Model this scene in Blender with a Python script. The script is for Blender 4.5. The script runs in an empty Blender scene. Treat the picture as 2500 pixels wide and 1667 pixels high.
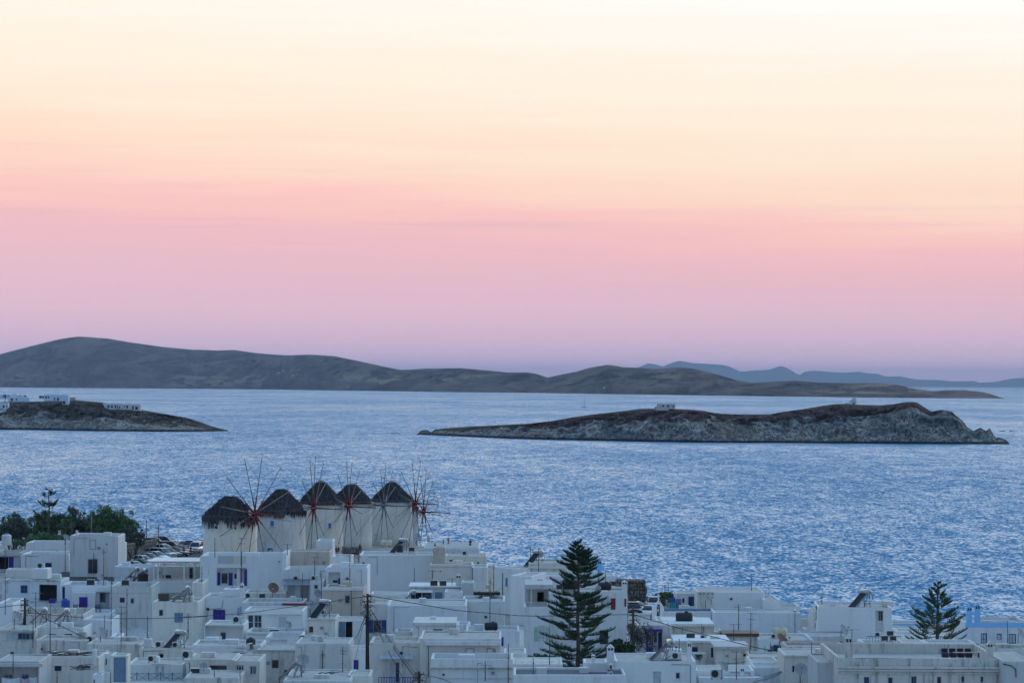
import bpy, bmesh, math, random
from mathutils import Vector, Matrix, noise
random.seed(7)
C = bpy.context.scene.collection
S = bpy.context.scene
R = math.radians
# ------------------------------------------------------------------ camera
CAMZ = 40.0
FPX = 6733.0                       # focal length in pixels of a 2500 px wide picture
PITCH = math.atan(0.01507)
ROLL = R(0.25)
fwd = Vector((0, math.cos(PITCH), math.sin(PITCH)))
up0 = Vector((0, -math.sin(PITCH), math.cos(PITCH)))
rt0 = Vector((1, 0, 0))
RT = rt0*math.cos(ROLL) + up0*math.sin(ROLL)
UP = up0*math.cos(ROLL) - rt0*math.sin(ROLL)
CAM = Vector((0, 0, CAMZ))
cam = bpy.data.cameras.new('camera')
cam.sensor_width = 36.0
cam.lens = FPX/2500*36
cam.clip_start = 1.0
cam.clip_end = 120000
co = bpy.data.objects.new('camera', cam)
C.objects.link(co)
m = Matrix((RT, UP, -fwd)).transposed().to_4x4()
m.translation = CAM
co.matrix_world = m
S.camera = co
# ------------------------------------------------------------------ sky
W = bpy.data.worlds.new('World')
S.world = W
W.use_nodes = True
SUN_AZ, SUN_EL = R(28), R(3.0)     # afterglow of the set sun, right of the view
def world():
    nt = W.node_tree
    n = nt.nodes; L = nt.links
    n.clear()
    def N(t, **k):
        o = n.new(t)
        for a, b in k.items(): setattr(o, a, b)
        return o
    def M(op, a, b=None, c=None, clamp=False):
        o = N('ShaderNodeMath', operation=op, use_clamp=clamp)
        for i, v in enumerate((a, b, c)):
            if v is None: continue
            if isinstance(v, (int, float)): o.inputs[i].default_value = v
            else: L.new(v, o.inputs[i])
        return o.outputs[0]
    def mixc(f, a, b):
        o = N('ShaderNodeMix', data_type='RGBA')
        for k, v in ((0, f), (6, a), (7, b)):
            if isinstance(v, (int, float)): o.inputs[k].default_value = v
            elif isinstance(v, tuple): o.inputs[k].default_value = v
            else: L.new(v, o.inputs[k])
        return o.outputs[2]
    out = N('ShaderNodeOutputWorld')
    bg = N('ShaderNodeBackground'); bg.inputs[1].default_value = 1.0
    L.new(bg.outputs[0], out.inputs[0])
    tc = N('ShaderNodeTexCoord')
    sp = N('ShaderNodeSeparateXYZ'); L.new(tc.outputs['Generated'], sp.inputs[0])
    X, Y, Z = sp.outputs
    el = M('MULTIPLY', M('ARCSINE', Z), 57.29578)            # degrees
    # faint streaks of thin cloud and the tilt of the colour bands towards the sun
    mp = N('ShaderNodeMapping'); mp.inputs['Scale'].default_value = (5.0, 5.0, 120.0)
    mp.inputs['Rotation'].default_value = (0, R(-1.5), 0)
    L.new(tc.outputs['Generated'], mp.inputs[0])
    ns = N('ShaderNodeTexNoise'); ns.inputs['Scale'].default_value = 1.3
    ns.inputs['Detail'].default_value = 4; ns.inputs['Roughness'].default_value = 0.55
    L.new(mp.outputs[0], ns.inputs['Vector'])
    wob = M('MULTIPLY', M('SUBTRACT', ns.outputs[0], 0.5), 1.6)
    near = N('ShaderNodeMapRange', interpolation_type='SMOOTHSTEP')
    near.inputs[1].default_value = .3; near.inputs[2].default_value = 4.0
    L.new(el, near.inputs[0])
    t = M('ADD', el, M('MULTIPLY', M('ADD', M('MULTIPLY', X, 3.6), wob), near.outputs[0]))
    tt = M('DIVIDE', t, 90.0, clamp=True)
    def ramp(stops, fac):
        r = N('ShaderNodeValToRGB')
        cr = r.color_ramp
        cr.interpolation = 'LINEAR'
        while len(cr.elements) < len(stops): cr.elements.new(0.5)
        for e, (p, c) in zip(cr.elements, stops):
            e.position = p/90.0
            e.color = (c[0], c[1], c[2], 1)
        L.new(fac, r.inputs[0])
        return r.outputs[0]
    def s(r, g, b):
        f = lambda v: ((v/255+0.055)/1.055)**2.4 if v > 10 else v/255/12.92
        return (f(r), f(g), f(b))
    # the colours of the sky as seen, with what the low haze in front of it takes and adds undone
    HZ, TOP, INS = 2.4e-5, 380.0, (.15, .245, .45)
    def through(e, c):
        T = math.exp(-HZ*min(68000, TOP/max(math.sin(R(max(e, .05))), 1e-3)))
        return tuple(max(.0, (v-(1-T)*i)/T) for v, i in zip(c, INS))
    west = ramp([(p, through(p, c)) for p, c in
((0, s(150,155,196)), (.47, s(171,166,201)), (.85, s(194,176,205)), (1.2, s(212,184,207)), (1.7, s(220,187,206)),
                 (2.2, s(228,187,202)), (2.9, s(238,190,199)), (3.3, s(246,197,196)), (3.64, s(251,205,198)), (3.95, s(254,216,202)), (4.5, s(254,223,205)), (4.8, s(254,229,209)),
                 (5.4, s(254,236,217)), (6.2, s(255,242,224)), (6.8, s(255,244,230)), (7.6, s(255,249,240)), (8.5, (1.03,1.01,.98)), (12.5, (.98,1.03,1.08)),
                 (20, (.82,1.10,1.36)), (30, (.64,1.0,1.36)), (45, (.44,.78,1.16)), (90, (.26,.44,.80)))], tt)
    # a few thin mauve streaks of cloud where the peach turns pink
    mp2 = N('ShaderNodeMapping'); mp2.inputs['Scale'].default_value = (4.0, 4.0, 210.0); mp2.inputs['Rotation'].default_value = (0, R(-.8), 0)
    L.new(tc.outputs['Generated'], mp2.inputs[0])
    n2 = N('ShaderNodeTexNoise'); n2.inputs['Scale'].default_value = 1.6; n2.inputs['Detail'].default_value = 5; n2.inputs['Roughness'].default_value = .6
    L.new(mp2.outputs[0], n2.inputs['Vector'])
    def rg(v, a, b):
        o = N('ShaderNodeMapRange', interpolation_type='SMOOTHSTEP'); o.inputs[1].default_value = a; o.inputs[2].default_value = b
        L.new(v, o.inputs[0]); return o.outputs[0]
    stk = M('MULTIPLY', M('MULTIPLY', rg(n2.outputs[0], .54, .72), M('MULTIPLY', rg(t, 1.6, 3.2), rg(t, 5.0, 4.0))), .22)
    west = mixc(stk, west, (.68, .48, .54, 1))
    et = M('DIVIDE', el, 90.0, clamp=True)
    east = ramp([(0, (.145,.225,.365)), (5, (.185,.265,.405)), (11, (.24,.31,.44)), (20, (.24,.36,.54)),
                 (35, (.195,.345,.58)), (60, (.185,.335,.60)), (90, (.22,.385,.70))], et)
    # how far a direction points towards the glow in the west
    gl = M('ADD', M('MULTIPLY', X, math.sin(SUN_AZ)), M('MULTIPLY', Y, math.cos(SUN_AZ)))
    wf = N('ShaderNodeMapRange', interpolation_type='SMOOTHSTEP')
    wf.inputs[1].default_value = -0.25; wf.inputs[2].default_value = 0.78
    L.new(gl, wf.inputs[0])
    both = mixc(wf.outputs[0], east, west)
    sky = N('ShaderNodeTexSky')
    sky.sky_type = 'NISHITA'; sky.sun_disc = False
    sky.sun_elevation = SUN_EL; sky.sun_rotation = SUN_AZ
    sky.air_density = 1.0; sky.dust_density = 1.0; sky.ozone_density = 2.0
    nsc = N('ShaderNodeVectorMath', operation='SCALE'); nsc.inputs[3].default_value = 0.12
    L.new(sky.outputs[0], nsc.inputs[0])
    ad = N('ShaderNodeVectorMath', operation='ADD')
    hi = N('ShaderNodeMapRange', interpolation_type='SMOOTHSTEP')      # the clear air overhead is the sky texture's
    hi.inputs[1].default_value = 12; hi.inputs[2].default_value = 40
    L.new(el, hi.inputs[0])
    k2 = N('ShaderNodeVectorMath', operation='SCALE')
    L.new(nsc.outputs[0], k2.inputs[0]); L.new(hi.outputs[0], k2.inputs[3])
    L.new(both, ad.inputs[0]); L.new(k2.outputs[0], ad.inputs[1])
    L.new(ad.outputs[0], bg.inputs[0])
world()
sun = bpy.data.lights.new('sun', 'SUN')
sun.energy = 0.35
sun.angle = R(25)
sun.color = (1.0, .80, .72)
so = bpy.data.objects.new('sun', sun)
C.objects.link(so)
sd = Vector((math.sin(SUN_AZ)*math.cos(SUN_EL+R(4)), math.cos(SUN_AZ)*math.cos(SUN_EL+R(4)), math.sin(SUN_EL+R(4))))
so.rotation_euler = sd.to_track_quat('Z', 'Y').to_euler()
S.view_settings.view_transform = 'Standard'
S.view_settings.look = 'None'
S.view_settings.exposure = 0.0
S.view_settings.gamma = 1.0
S.view_settings.use_curve_mapping = False
S.cycles.use_denoising = True
S.cycles.max_bounces = 6
S.cycles.volume_bounces = 0
S.cycles.caustics_reflective = False
S.cycles.caustics_refractive = False
S.cycles.sample_clamp_indirect = 4.0

# ------------------------------------------------------------------ helpers
def ray(px, py):
    return fwd + RT*((px-1250.0)/FPX) + UP*((833.5-py)/FPX)
def at(px, py, D):
    r = ray(px, py)
    return CAM + r*(D/r.y)
def at_z(px, py, z):
    r = ray(px, py)
    return CAM + r*((z-CAMZ)/r.z)
CROPS = {'A': (0, 1160, 4.704), 'B': (0, 1400, 4.704), 'C': (450, 1090, 3.36), 'D': (450, 1350, 4.947),
         'E': (850, 1350, 4.947), 'F': (1200, 1300, 4.272), 'G': (1550, 1390, 4.704), 'H': (2000, 1390, 4.704),
         'S': (0, 0, 1.0)}
def px(crop, X, Y):
    a, b, k = CROPS[crop]
    return a + X/k, b + Y/k
def P(crop, X, Y, D):
    return at(*px(crop, X, Y), D)

def lin(r, g, b):
    f = lambda v: ((v/255+0.055)/1.055)**2.4 if v > 10 else v/255/12.92
    return (f(r), f(g), f(b))
MATS = {}
class NT:
    """small wrapper to write node trees"""
    def __init__(self, name):
        self.m = bpy.data.materials.new(name); self.m.use_nodes = True
        self.t = self.m.node_tree; self.n = self.t.nodes; self.L = self.t.links
        self.n.clear()
        self.out = self.n.new('ShaderNodeOutputMaterial')
        self.b = self.n.new('ShaderNodeBsdfPrincipled')
        self.L.new(self.b.outputs[0], self.out.inputs[0])
    def N(self, t, **k):
        o = self.n.new(t)
        for a, b in k.items(): setattr(o, a, b)
        return o
    def put(self, sock, v):
        if isinstance(v, (int, float)): sock.default_value = v
        elif isinstance(v, tuple): sock.default_value = v if len(v) == len(sock.default_value) else (*v, 1)
        else: self.L.new(v, sock)
    def mix(self, f, a, b, mode='MIX'):
        o = self.N('ShaderNodeMix', data_type='RGBA', blend_type=mode)
        self.put(o.inputs[0], f); self.put(o.inputs[6], a); self.put(o.inputs[7], b)
        return o.outputs[2]
    def math(self, op, a, b=0.0, clamp=False):
        o = self.N('ShaderNodeMath', operation=op, use_clamp=clamp)
        self.put(o.inputs[0], a); self.put(o.inputs[1], b)
        return o.outputs[0]
    def rng(self, v, a, b, c=0.0, d=1.0, smooth=True):
        o = self.N('ShaderNodeMapRange', interpolation_type='SMOOTHSTEP' if smooth else 'LINEAR')
        self.put(o.inputs[0], v)
        for i, q in enumerate((a, b, c, d)): o.inputs[i+1].default_value = q
        return o.outputs[0]
    def coord(self, kind='Object', scale=(1,1,1), rot=(0,0,0), loc=(0,0,0)):
        tc = self.N('ShaderNodeTexCoord')
        mp = self.N('ShaderNodeMapping')
        mp.inputs['Scale'].default_value = scale; mp.inputs['Rotation'].default_value = rot; mp.inputs['Location'].default_value = loc
        self.L.new(tc.outputs[kind], mp.inputs[0])
        return mp.outputs[0]
    def world(self, scale=(1,1,1), rot=(0,0,0), loc=(0,0,0)):
        g = self.N('ShaderNodeNewGeometry')
        mp = self.N('ShaderNodeMapping')
        mp.inputs['Scale'].default_value = scale; mp.inputs['Rotation'].default_value = rot; mp.inputs['Location'].default_value = loc
        self.L.new(g.outputs['Position'], mp.inputs[0])
        return mp.outputs[0]
    def noise(self, vec, scale, detail=3, rough=0.5, dist=0.0):
        o = self.N('ShaderNodeTexNoise')
        o.inputs['Scale'].default_value = scale; o.inputs['Detail'].default_value = detail
        o.inputs['Roughness'].default_value = rough; o.inputs['Distortion'].default_value = dist
        self.L.new(vec, o.inputs['Vector'])
        return o.outputs[0]
    def bump(self, h, strength, dist=0.05):
        o = self.N('ShaderNodeBump')
        o.inputs['Strength'].default_value = strength; o.inputs['Distance'].default_value = dist
        self.L.new(h, o.inputs['Height'])
        self.L.new(o.outputs[0], self.b.inputs['Normal'])
    def done(self, color=None, rough=None, metal=None, spec=None):
        if color is not None: self.put(self.b.inputs['Base Color'], color)
        if rough is not None: self.put(self.b.inputs['Roughness'], rough)
        if metal is not None: self.put(self.b.inputs['Metallic'], metal)
        if spec is not None: self.put(self.b.inputs['Specular IOR Level'], spec)
        return self.m

def mat(name, color, rough=0.6, metal=0.0, var=0.15, scale=3.0, bump=0.0):
    """paint, metal, cloth and so on: one colour with a little wear"""
    if name in MATS: return MATS[name]
    k = NT(name)
    v = k.world()
    n = k.noise(v, scale, 4, 0.6)
    c0 = tuple(c*(1-var) for c in color); c1 = tuple(min(1, c*(1+var)) for c in color)
    c = k.mix(k.rng(n, .3, .7), c0, c1)
    if bump: k.bump(n, bump, 0.03)
    MATS[name] = k.done(c, rough, metal)
    return MATS[name]

def plaster(name, base, dirt, amount=0.5, streak=0.5):
    if name in MATS: return MATS[name]
    k = NT(name)
    v = k.world()
    n1 = k.noise(v, 0.35, 5, 0.6)
    n2 = k.noise(k.world(scale=(1.6, 1.6, .22)), 1.0, 5, 0.65)
    n3 = k.noise(v, 4.0, 4, 0.65)
    c = k.mix(k.math('MULTIPLY', k.rng(n1, .42, .72), amount), base, tuple(b*.86 for b in base))
    c = k.mix(k.math('MULTIPLY', k.rng(n2, .49, .70), streak), c, dirt)
    c = k.mix(k.math('MULTIPLY', k.rng(n3, .57, .72), amount*.9), c, tuple(d*.8 for d in dirt))
    k.bump(k.math('ADD', k.math('MULTIPLY', n3, .5), k.noise(v, 1.2, 3)), 0.35, 0.06)
    MATS[name] = k.done(c, 0.85, spec=.25)
    return MATS[name]

def new_obj(name, bm, mats, parent=None, smooth=False, loc=None):
    me = bpy.data.meshes.new(name)
    bm.normal_update()
    bm.to_mesh(me); bm.free()
    if not isinstance(mats, (list, tuple)): mats = [mats]
    for q in mats: me.materials.append(q)
    if smooth:
        for p in me.polygons: p.use_smooth = True
    o = bpy.data.objects.new(name, me)
    C.objects.link(o)
    if parent is not None: o.parent = parent
    if loc is not None: o.location = loc
    return o
def from_data(name, verts, faces, mats, parent=None, smooth=False, midx=None, loc=None):
    me = bpy.data.meshes.new(name)
    me.from_pydata(verts, [], faces)
    if not isinstance(mats, (list, tuple)): mats = [mats]
    for q in mats: me.materials.append(q)
    if midx is not None: me.polygons.foreach_set('material_index', midx)
    if smooth: me.polygons.foreach_set('use_smooth', [True]*len(me.polygons))
    me.update()
    o = bpy.data.objects.new(name, me)
    C.objects.link(o)
    if parent is not None: o.parent = parent
    if loc is not None: o.location = loc
    return o
def tag(o, label=None, cat=None, group=None, kind=None):
    if label: o['label'] = label
    if cat: o['category'] = cat
    if group: o['group'] = group
    if kind: o['kind'] = kind
    return o
def thing(name, label, cat, loc=(0,0,0), rz=0.0, group=None):
    o = bpy.data.objects.new(name, None)
    C.objects.link(o)
    o.location = loc; o.rotation_euler = (0, 0, rz)
    o.empty_display_size = 0.5
    return tag(o, label, cat, group)
def dup(root, loc, rz=None, label=None, group=None, scale=None):
    r = root.copy(); C.objects.link(r); r.location = loc
    if rz is not None: r.rotation_euler = (0, 0, rz)
    if scale is not None: r.scale = scale if isinstance(scale, tuple) else (scale,)*3
    if label: r['label'] = label
    if group: r['group'] = group
    for ch in list(root.children):
        c = ch.copy(); C.objects.link(c); c.parent = r
        for g in ch.children:
            d = g.copy(); C.objects.link(d); d.parent = c
    return r
def bx(bm, x0, x1, y0, y1, z0, z1, mi=0, M=None):
    vs = [Vector((x, y, z)) for z in (z0, z1) for (x, y) in ((x0, y0), (x1, y0), (x1, y1), (x0, y1))]
    if M is not None: vs = [M @ v for v in vs]
    v = [bm.verts.new(q) for q in vs]
    for idx in ((0,3,2,1), (4,5,6,7), (0,1,5,4), (1,2,6,5), (2,3,7,6), (3,0,4,7)):
        f = bm.faces.new([v[i] for i in idx]); f.material_index = mi
    return v
def tube(bm, a, b, r0, r1=None, n=6, mi=0, caps=True, smooth=True):
    a = Vector(a); b = Vector(b)
    if r1 is None: r1 = r0
    d = (b-a)
    if d.length < 1e-6: return
    d.normalize()
    u = d.orthogonal().normalized(); w = d.cross(u)
    ra = [bm.verts.new(a + (u*math.cos(2*math.pi*i/n) + w*math.sin(2*math.pi*i/n))*r0) for i in range(n)]
    rb = [bm.verts.new(b + (u*math.cos(2*math.pi*i/n) + w*math.sin(2*math.pi*i/n))*r1) for i in range(n)]
    for i in range(n):
        f = bm.faces.new((ra[i], ra[(i+1) % n], rb[(i+1) % n], rb[i])); f.material_index = mi; f.smooth = smooth
    if caps:
        f = bm.faces.new(ra[::-1]); f.material_index = mi
        f = bm.faces.new(rb); f.material_index = mi
def lathe(bm, prof, n=20, mi=0, M=None, cap=True):
    """prof: list of (r, z) revolved about local z"""
    rings = []
    for r, z in prof:
        ring = []
        for i in range(n):
            v = Vector((r*math.cos(2*math.pi*i/n), r*math.sin(2*math.pi*i/n), z))
            ring.append(bm.verts.new(M @ v if M is not None else v))
        rings.append(ring)
    for a, b in zip(rings, rings[1:]):
        for i in range(n):
            f = bm.faces.new((a[i], a[(i+1) % n], b[(i+1) % n], b[i])); f.material_index = mi; f.smooth = True
    if cap:
        f = bm.faces.new(rings[0][::-1]); f.material_index = mi
        f = bm.faces.new(rings[-1]); f.material_index = mi
def bevel(o, w=.03, seg=2, ang=40):
    b = o.modifiers.new('bevel', 'BEVEL')
    b.width = w; b.segments = seg; b.limit_method = 'ANGLE'; b.angle_limit = R(ang)
    b.use_clamp_overlap = True
    return o
def interp(pts, x):
    if x <= pts[0][0]: return pts[0][1]
    for (a, b), (c, d) in zip(pts, pts[1:]):
        if x <= c:
            return b + (d-b)*(x-a)/(c-a)
    return pts[-1][1]
def sstep(a, b, x):
    t = max(0.0, min(1.0, (x-a)/(b-a)))
    return t*t*(3-2*t)
def fbm(x, y, z, o=4):
    return noise.fractal(Vector((x, y, z)), 0.9, 2.1, o, noise_basis='PERLIN_ORIGINAL')
# ------------------------------------------------------------------ sea, far land
def sea_mat():
    k = NT('sea_water')
    # slopes of the wind waves: three wave sizes, longer across the view than along it
    def slopes(scale, rot, amp, detail):
        o = k.N('ShaderNodeTexNoise')
        o.inputs['Scale'].default_value = 1.0; o.inputs['Detail'].default_value = detail; o.inputs['Roughness'].default_value = .6
        k.L.new(k.world(scale=scale, rot=(0, 0, R(rot))), o.inputs['Vector'])
        v = k.N('ShaderNodeVectorMath', operation='SUBTRACT'); k.L.new(o.outputs['Color'], v.inputs[0]); v.inputs[1].default_value = (.5, .5, .5)
        w = k.N('ShaderNodeVectorMath', operation='SCALE'); k.L.new(v.outputs[0], w.inputs[0]); w.inputs[3].default_value = amp
        return w.outputs[0]
    def add(a, b):
        v = k.N('ShaderNodeVectorMath', operation='ADD'); k.L.new(a, v.inputs[0])
        if isinstance(b, tuple): v.inputs[1].default_value = b
        else: k.L.new(b, v.inputs[1])
        return v.outputs[0]
    s1 = slopes((1.5, .60, .3), 5, 1.7, 3)
    s2 = slopes((.50, .20, .1), -4, .95, 3)
    s3 = slopes((.09, .034, .02), 3, .45, 3)
    s4 = slopes((.010, .0030, .004), -2, .15, 4)
    s = add(add(s1, s2), add(s3, s4))
    # from this low angle one sees only the wave faces turned this way
    sx = k.N('ShaderNodeSeparateXYZ'); k.L.new(s, sx.inputs[0])
    cb = k.N('ShaderNodeCombineXYZ'); cb.inputs[2].default_value = 1.0
    k.L.new(k.math('MULTIPLY', sx.outputs[0], .7), cb.inputs[0])
    gust = k.noise(k.world(scale=(.0030, .0012, .002), rot=(0, 0, R(12))), 1.0, 4, .6)
    tilt = k.math('ADD', k.math('MULTIPLY', sx.outputs[1], 1.15), k.rng(gust, .3, .7, .21, .35))
    k.L.new(k.math('MULTIPLY', k.math('MAXIMUM', tilt, .075), -1.0), cb.inputs[1])
    nv = cb.outputs[0]
    nn = k.N('ShaderNodeVectorMath', operation='NORMALIZE'); k.L.new(nv, nn.inputs[0])
    k.L.new(nn.outputs[0], k.b.inputs['Normal'])
    k.b.inputs['IOR'].default_value = 1.333
    return k.done((.042, .225, .405), .06)
def sea():
    vs = [(-45000, 40, 0), (45000, 40, 0), (45000, 70000, 0), (-45000, 70000, 0)]
    o = from_data('sea', vs, [(0, 1, 2, 3)], sea_mat())
    tag(o, kind='structure')
sea()

def rock_mat(name, rock_a, rock_b, scrub_a, scrub_b, sc=1.0, cut=(.55, .80), wet=(.02, .025, .03), wet_h=2.0):
    k = NT(name)
    g = k.N('ShaderNodeNewGeometry')
    sp = k.N('ShaderNodeSeparateXYZ'); k.L.new(g.outputs['Normal'], sp.inputs[0])
    ps = k.N('ShaderNodeSeparateXYZ'); k.L.new(g.outputs['Position'], ps.inputs[0])
    v = k.world(scale=(.09*sc, .09*sc, .16*sc), rot=(0, R(25), 0))
    n1 = k.noise(v, 1.0, 8, 0.72, 2.2)
    n2 = k.noise(k.world(), .5*sc, 6, 0.7)
    n3 = k.noise(k.world(), .06*sc, 4, 0.6)
    rk = k.mix(k.rng(n1, .34, .66), rock_a, rock_b)
    rk = k.mix(k.rng(n2, .55, .8), rk, tuple(c*.35 for c in rock_a))
    crk = k.noise(k.world(scale=(.16*sc, .16*sc, .10*sc), rot=(0, R(-30), R(20))), 1.0, 6, .6, 1.4)
    cr2 = k.math('ABSOLUTE', k.math('SUBTRACT', crk, .5))
    rk = k.mix(k.rng(cr2, .03, .0), rk, tuple(q*.22 for q in rock_a))
    rk = k.mix(k.math('MULTIPLY', k.rng(n3, .45, .7), .5), rk, (rock_a[0]*.8, rock_a[1]*1.0, rock_a[2]*1.15))
    n4 = k.noise(k.world(scale=(.022*sc, .022*sc, .05*sc)), 1.0, 4, .6, .8)
    rk = k.mix(k.math('MULTIPLY', k.rng(n4, .52, .64), .65), rk, (.34, .25, .175))
    rk = k.mix(k.math('MULTIPLY', k.rng(n4, .47, .36), .7), rk, (.13, .15, .165))
    sb = k.mix(k.rng(n2, .35, .7), scrub_a, scrub_b)
    # thin soil and scrub lie above the cliffs; outcrops break through
    ab = k.N('ShaderNodeAttribute'); ab.attribute_name = 'soil'
    so_ = k.math('ADD', ab.outputs['Fac'], k.math('MULTIPLY', k.math('SUBTRACT', n3, .5), 2.6))
    so_ = k.math('ADD', so_, k.math('MULTIPLY', k.math('SUBTRACT', n2, .5), .5))
    msk = k.math('MULTIPLY', k.rng(so_, -.04, .16), k.rng(n1, .74, .60))
    c = k.mix(msk, rk, sb)
    wl = k.math('ADD', ps.outputs[2], k.math('MULTIPLY', n2, wet_h*1.6))
    c = k.mix(k.rng(wl, wet_h*1.2, wet_h*2.0), wet, c)
    k.bump(k.math('ADD', k.math('ADD', n1, n2), k.math('MULTIPLY', k.rng(cr2, .0, .04), .6)), .9, 2.0/sc)
    return k.done(c, .95, spec=.1)

def island(name, sky_pts, water_pts, front, back, material, cliff=.5, cl_t=.22, nx=400, nf=30, nb=14, amp=2.0, nsc=.03, flip=0.0, z0=-1.5, cliff_pts=None):
    """a height field with real depth: waterline, cliff, crest and back slope"""
    x0, x1 = sky_pts[0][0], sky_pts[-1][0]
    verts = []; faces = []; zone = []
    nt = nf + nb + 1
    for i in range(nx+1):
        p = x0 + (x1-x0)*i/nx
        yw = interp(water_pts, p)
        Dw = at_z(p, yw, 0).y
        ys = interp(sky_pts, p)
        hh_px = max(0.0, yw-ys)
        fr = front*min(1.0, hh_px/12.0+.12)
        bk = back*min(1.0, hh_px/12.0+.12)
        Dc = Dw+fr
        top = at(p, ys, Dc)
        zc = max(top.z, .15)
        cf = interp(cliff_pts, p) if cliff_pts else cliff
        for j in range(nt):
            if j <= nf:
                t = j/nf
                if t < cl_t: q = cf*sstep(0, 1, (t/cl_t)**.8)
                else: q = cf + (1-cf)*(1-(1-(t-cl_t)/(1-cl_t))**1.5)
                D = Dw + fr*t
                k = math.sin(math.pi*min(1, t*1.0))*.9+.1*(1-t)
            else:
                t = (j-nf)/nb
                q = (1-t)**1.3
                D = Dc + bk*t
                k = .6*t
            z = zc*q
            x = (p-1250)/FPX*D
            w = fbm(x*nsc, D*nsc, 3.7, 5)
            w2 = noise.ridged_multi_fractal(Vector((x*nsc*1.7+z*nsc*.9, D*nsc*1.7, z*nsc*2+flip)), .9, 2.2, 4, 1.0, 2.0) - 1.0
            e = min(1.0, zc/(amp*2.5))
            w3 = noise.ridged_multi_fractal(Vector((x*nsc*.42+z*nsc*.5, D*nsc*.3, flip+5)), .9, 2.1, 3, 1.0, 2.0) - 1.0
            dz = amp*e*k*(w*.9 + w2*.35 + w3*.25)
            dD = -amp*e*k*(1.6*w2+2.4*w3)*(1.0 if j <= nf else .3)
            zz = z+dz*(1 if j > 0 else 0)
            if j == 0: zz = z0; dD = amp*1.5*w
            if j == nt-1: zz = z0
            lim = zc*1.0 if j <= nf else zc
            if j == nf: zz = zc
            elif j < nf:
                Dn = D+dD
                sight = CAMZ + (zc-CAMZ)*Dn/Dc
                zz = min(zz, sight-.02*zc*(1-j/nf))
            verts.append(((p-1250)/FPX*(D+dD), D+dD, zz)); zone.append((q-cf)/(1-cf) if j <= nf else 1.0)
    for i in range(nx):
        for j in range(nt-1):
            a = i*nt+j
            faces.append((a, a+nt, a+nt+1, a+1))
    o = from_data(name, verts, faces, material, smooth=True)
    at_ = o.data.attributes.new('soil', 'FLOAT', 'POINT'); at_.data.foreach_set('value', zone)
    return tag(o, kind='structure')

# far blue mountains and the long brown island
def far_mat(name, c0, c1, field, sc):
    k = NT(name)
    n1 = k.noise(k.world(scale=(.0030*sc, .0018*sc, .010*sc)), 1.0, 8, .7, 1.2)
    n2 = k.noise(k.world(scale=(.011*sc, .004*sc, .02*sc)), 1.0, 4, .6)
    c = k.mix(k.rng(n1, .42, .60), c0, c1)
    c = k.mix(k.math('MULTIPLY', k.rng(n2, .5, .75), .5), c, tuple(q*.55 for q in c0))
    if field:
        g = k.N('ShaderNodeNewGeometry')
        ps = k.N('ShaderNodeSeparateXYZ'); k.L.new(g.outputs['Position'], ps.inputs[0])
        vo = k.N('ShaderNodeTexVoronoi', feature='F1', distance='CHEBYCHEV')
        vo.inputs['Scale'].default_value = 1.0
        k.L.new(k.world(scale=(.017, .0060, .055)), vo.inputs['Vector'])
        sc_ = k.N('ShaderNodeSeparateXYZ'); k.L.new(vo.outputs['Color'], sc_.inputs[0])
        low = k.rng(ps.outputs[2], 95, 62)
        low2 = k.rng(ps.outputs[2], 8, 16)
        big = k.rng(k.noise(k.world(scale=(.0011, .0005, .0)), 1.0, 2), .47, .55)
        msk = k.math('MULTIPLY', k.math('MULTIPLY', low, low2), k.math('MULTIPLY', k.rng(sc_.outputs[0], .55, .62), big))
        c = k.mix(msk, c, field)
    k.bump(k.math('ADD', n1, k.math('MULTIPLY', n2, .4)), 1.0, 60/sc)
    return k.done(c, .95, spec=.05)
mB = far_mat('far_mountain_ground', (.09, .09, .08), (.12, .115, .10), None, .6)
island('mountains', [(1480,950),(1540,905),(1560,896),(1583,886.5),(1612,892),(1617,895),(1640,885.5),(1660,880.2),(1690,886),(1725,888),(1765,890.5),(1785,896),(1803,905),(1815,907),(1845,903.5),(1875,903),(1900,895),(1909,893.5),(1920,897),(1940,909),(1953,915),(1965,907),(1988,904.5),(2030,908),(2060,909.5),(2098,907),(2120,911.5),(2140,912),(2165,919),(2198,918),(2240,926.5),(2290,927),(2330,931),(2380,929.5),(2388,934),(2430,932),(2470,923.5),(2500,922),(2560,918),(2660,930),(2760,950)],
       [(1480,941.5),(2760,946.5)], 2600, 2500, mB, cliff=.25, cl_t=.3, nx=500, nf=24, nb=8, amp=30, nsc=.0011)
mR = far_mat('island_ground', (.10, .062, .050), (.225, .155, .12), (.36, .24, .15), 1.0)
RIN_SKY = [(-900,943),(-760,930),(-560,905),(-380,893),(-240,890),(-90,880),(0,864.5),(40,854),(95,840),(140,829),(165,824.5),(190,821.5),(215,822.5),(265,826.5),(320,836),(400,847),(470,853.5),(490,853.5),(530,855.5),(572,854),(620,861),(662,865),(700,867),(760,865.5),(815,869),(870,880),(930,893),(975,902.5),(1005,902),(1040,899.5),(1125,898.5),(1190,904),(1240,909),(1290,909),(1310,912.5),(1338,921.5),(1370,914),(1410,906.5),(1435,899),(1455,895),(1482,890.5),(1500,892),(1520,896),(1565,898),(1600,900),(1625,899),(1660,896),(1680,897.5),(1715,904),(1755,915),(1800,928),(1835,933.5),(1885,931.5),(1940,929),(2000,933.5),(2060,935),(2140,934.5),(2190,939),(2240,949),(2275,954.5),(2310,952),(2355,951.5),(2405,957.5),(2432,966),(2452,972.5)]
RIN_W = [(-900,943.5),(-90,944.5),(0,945),(250,947.2),(600,949.5),(900,954),(1150,957.5),(1300,959),(1600,963.5),(1900,967.5),(2100,970),(2300,972),(2452,973)]
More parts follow.
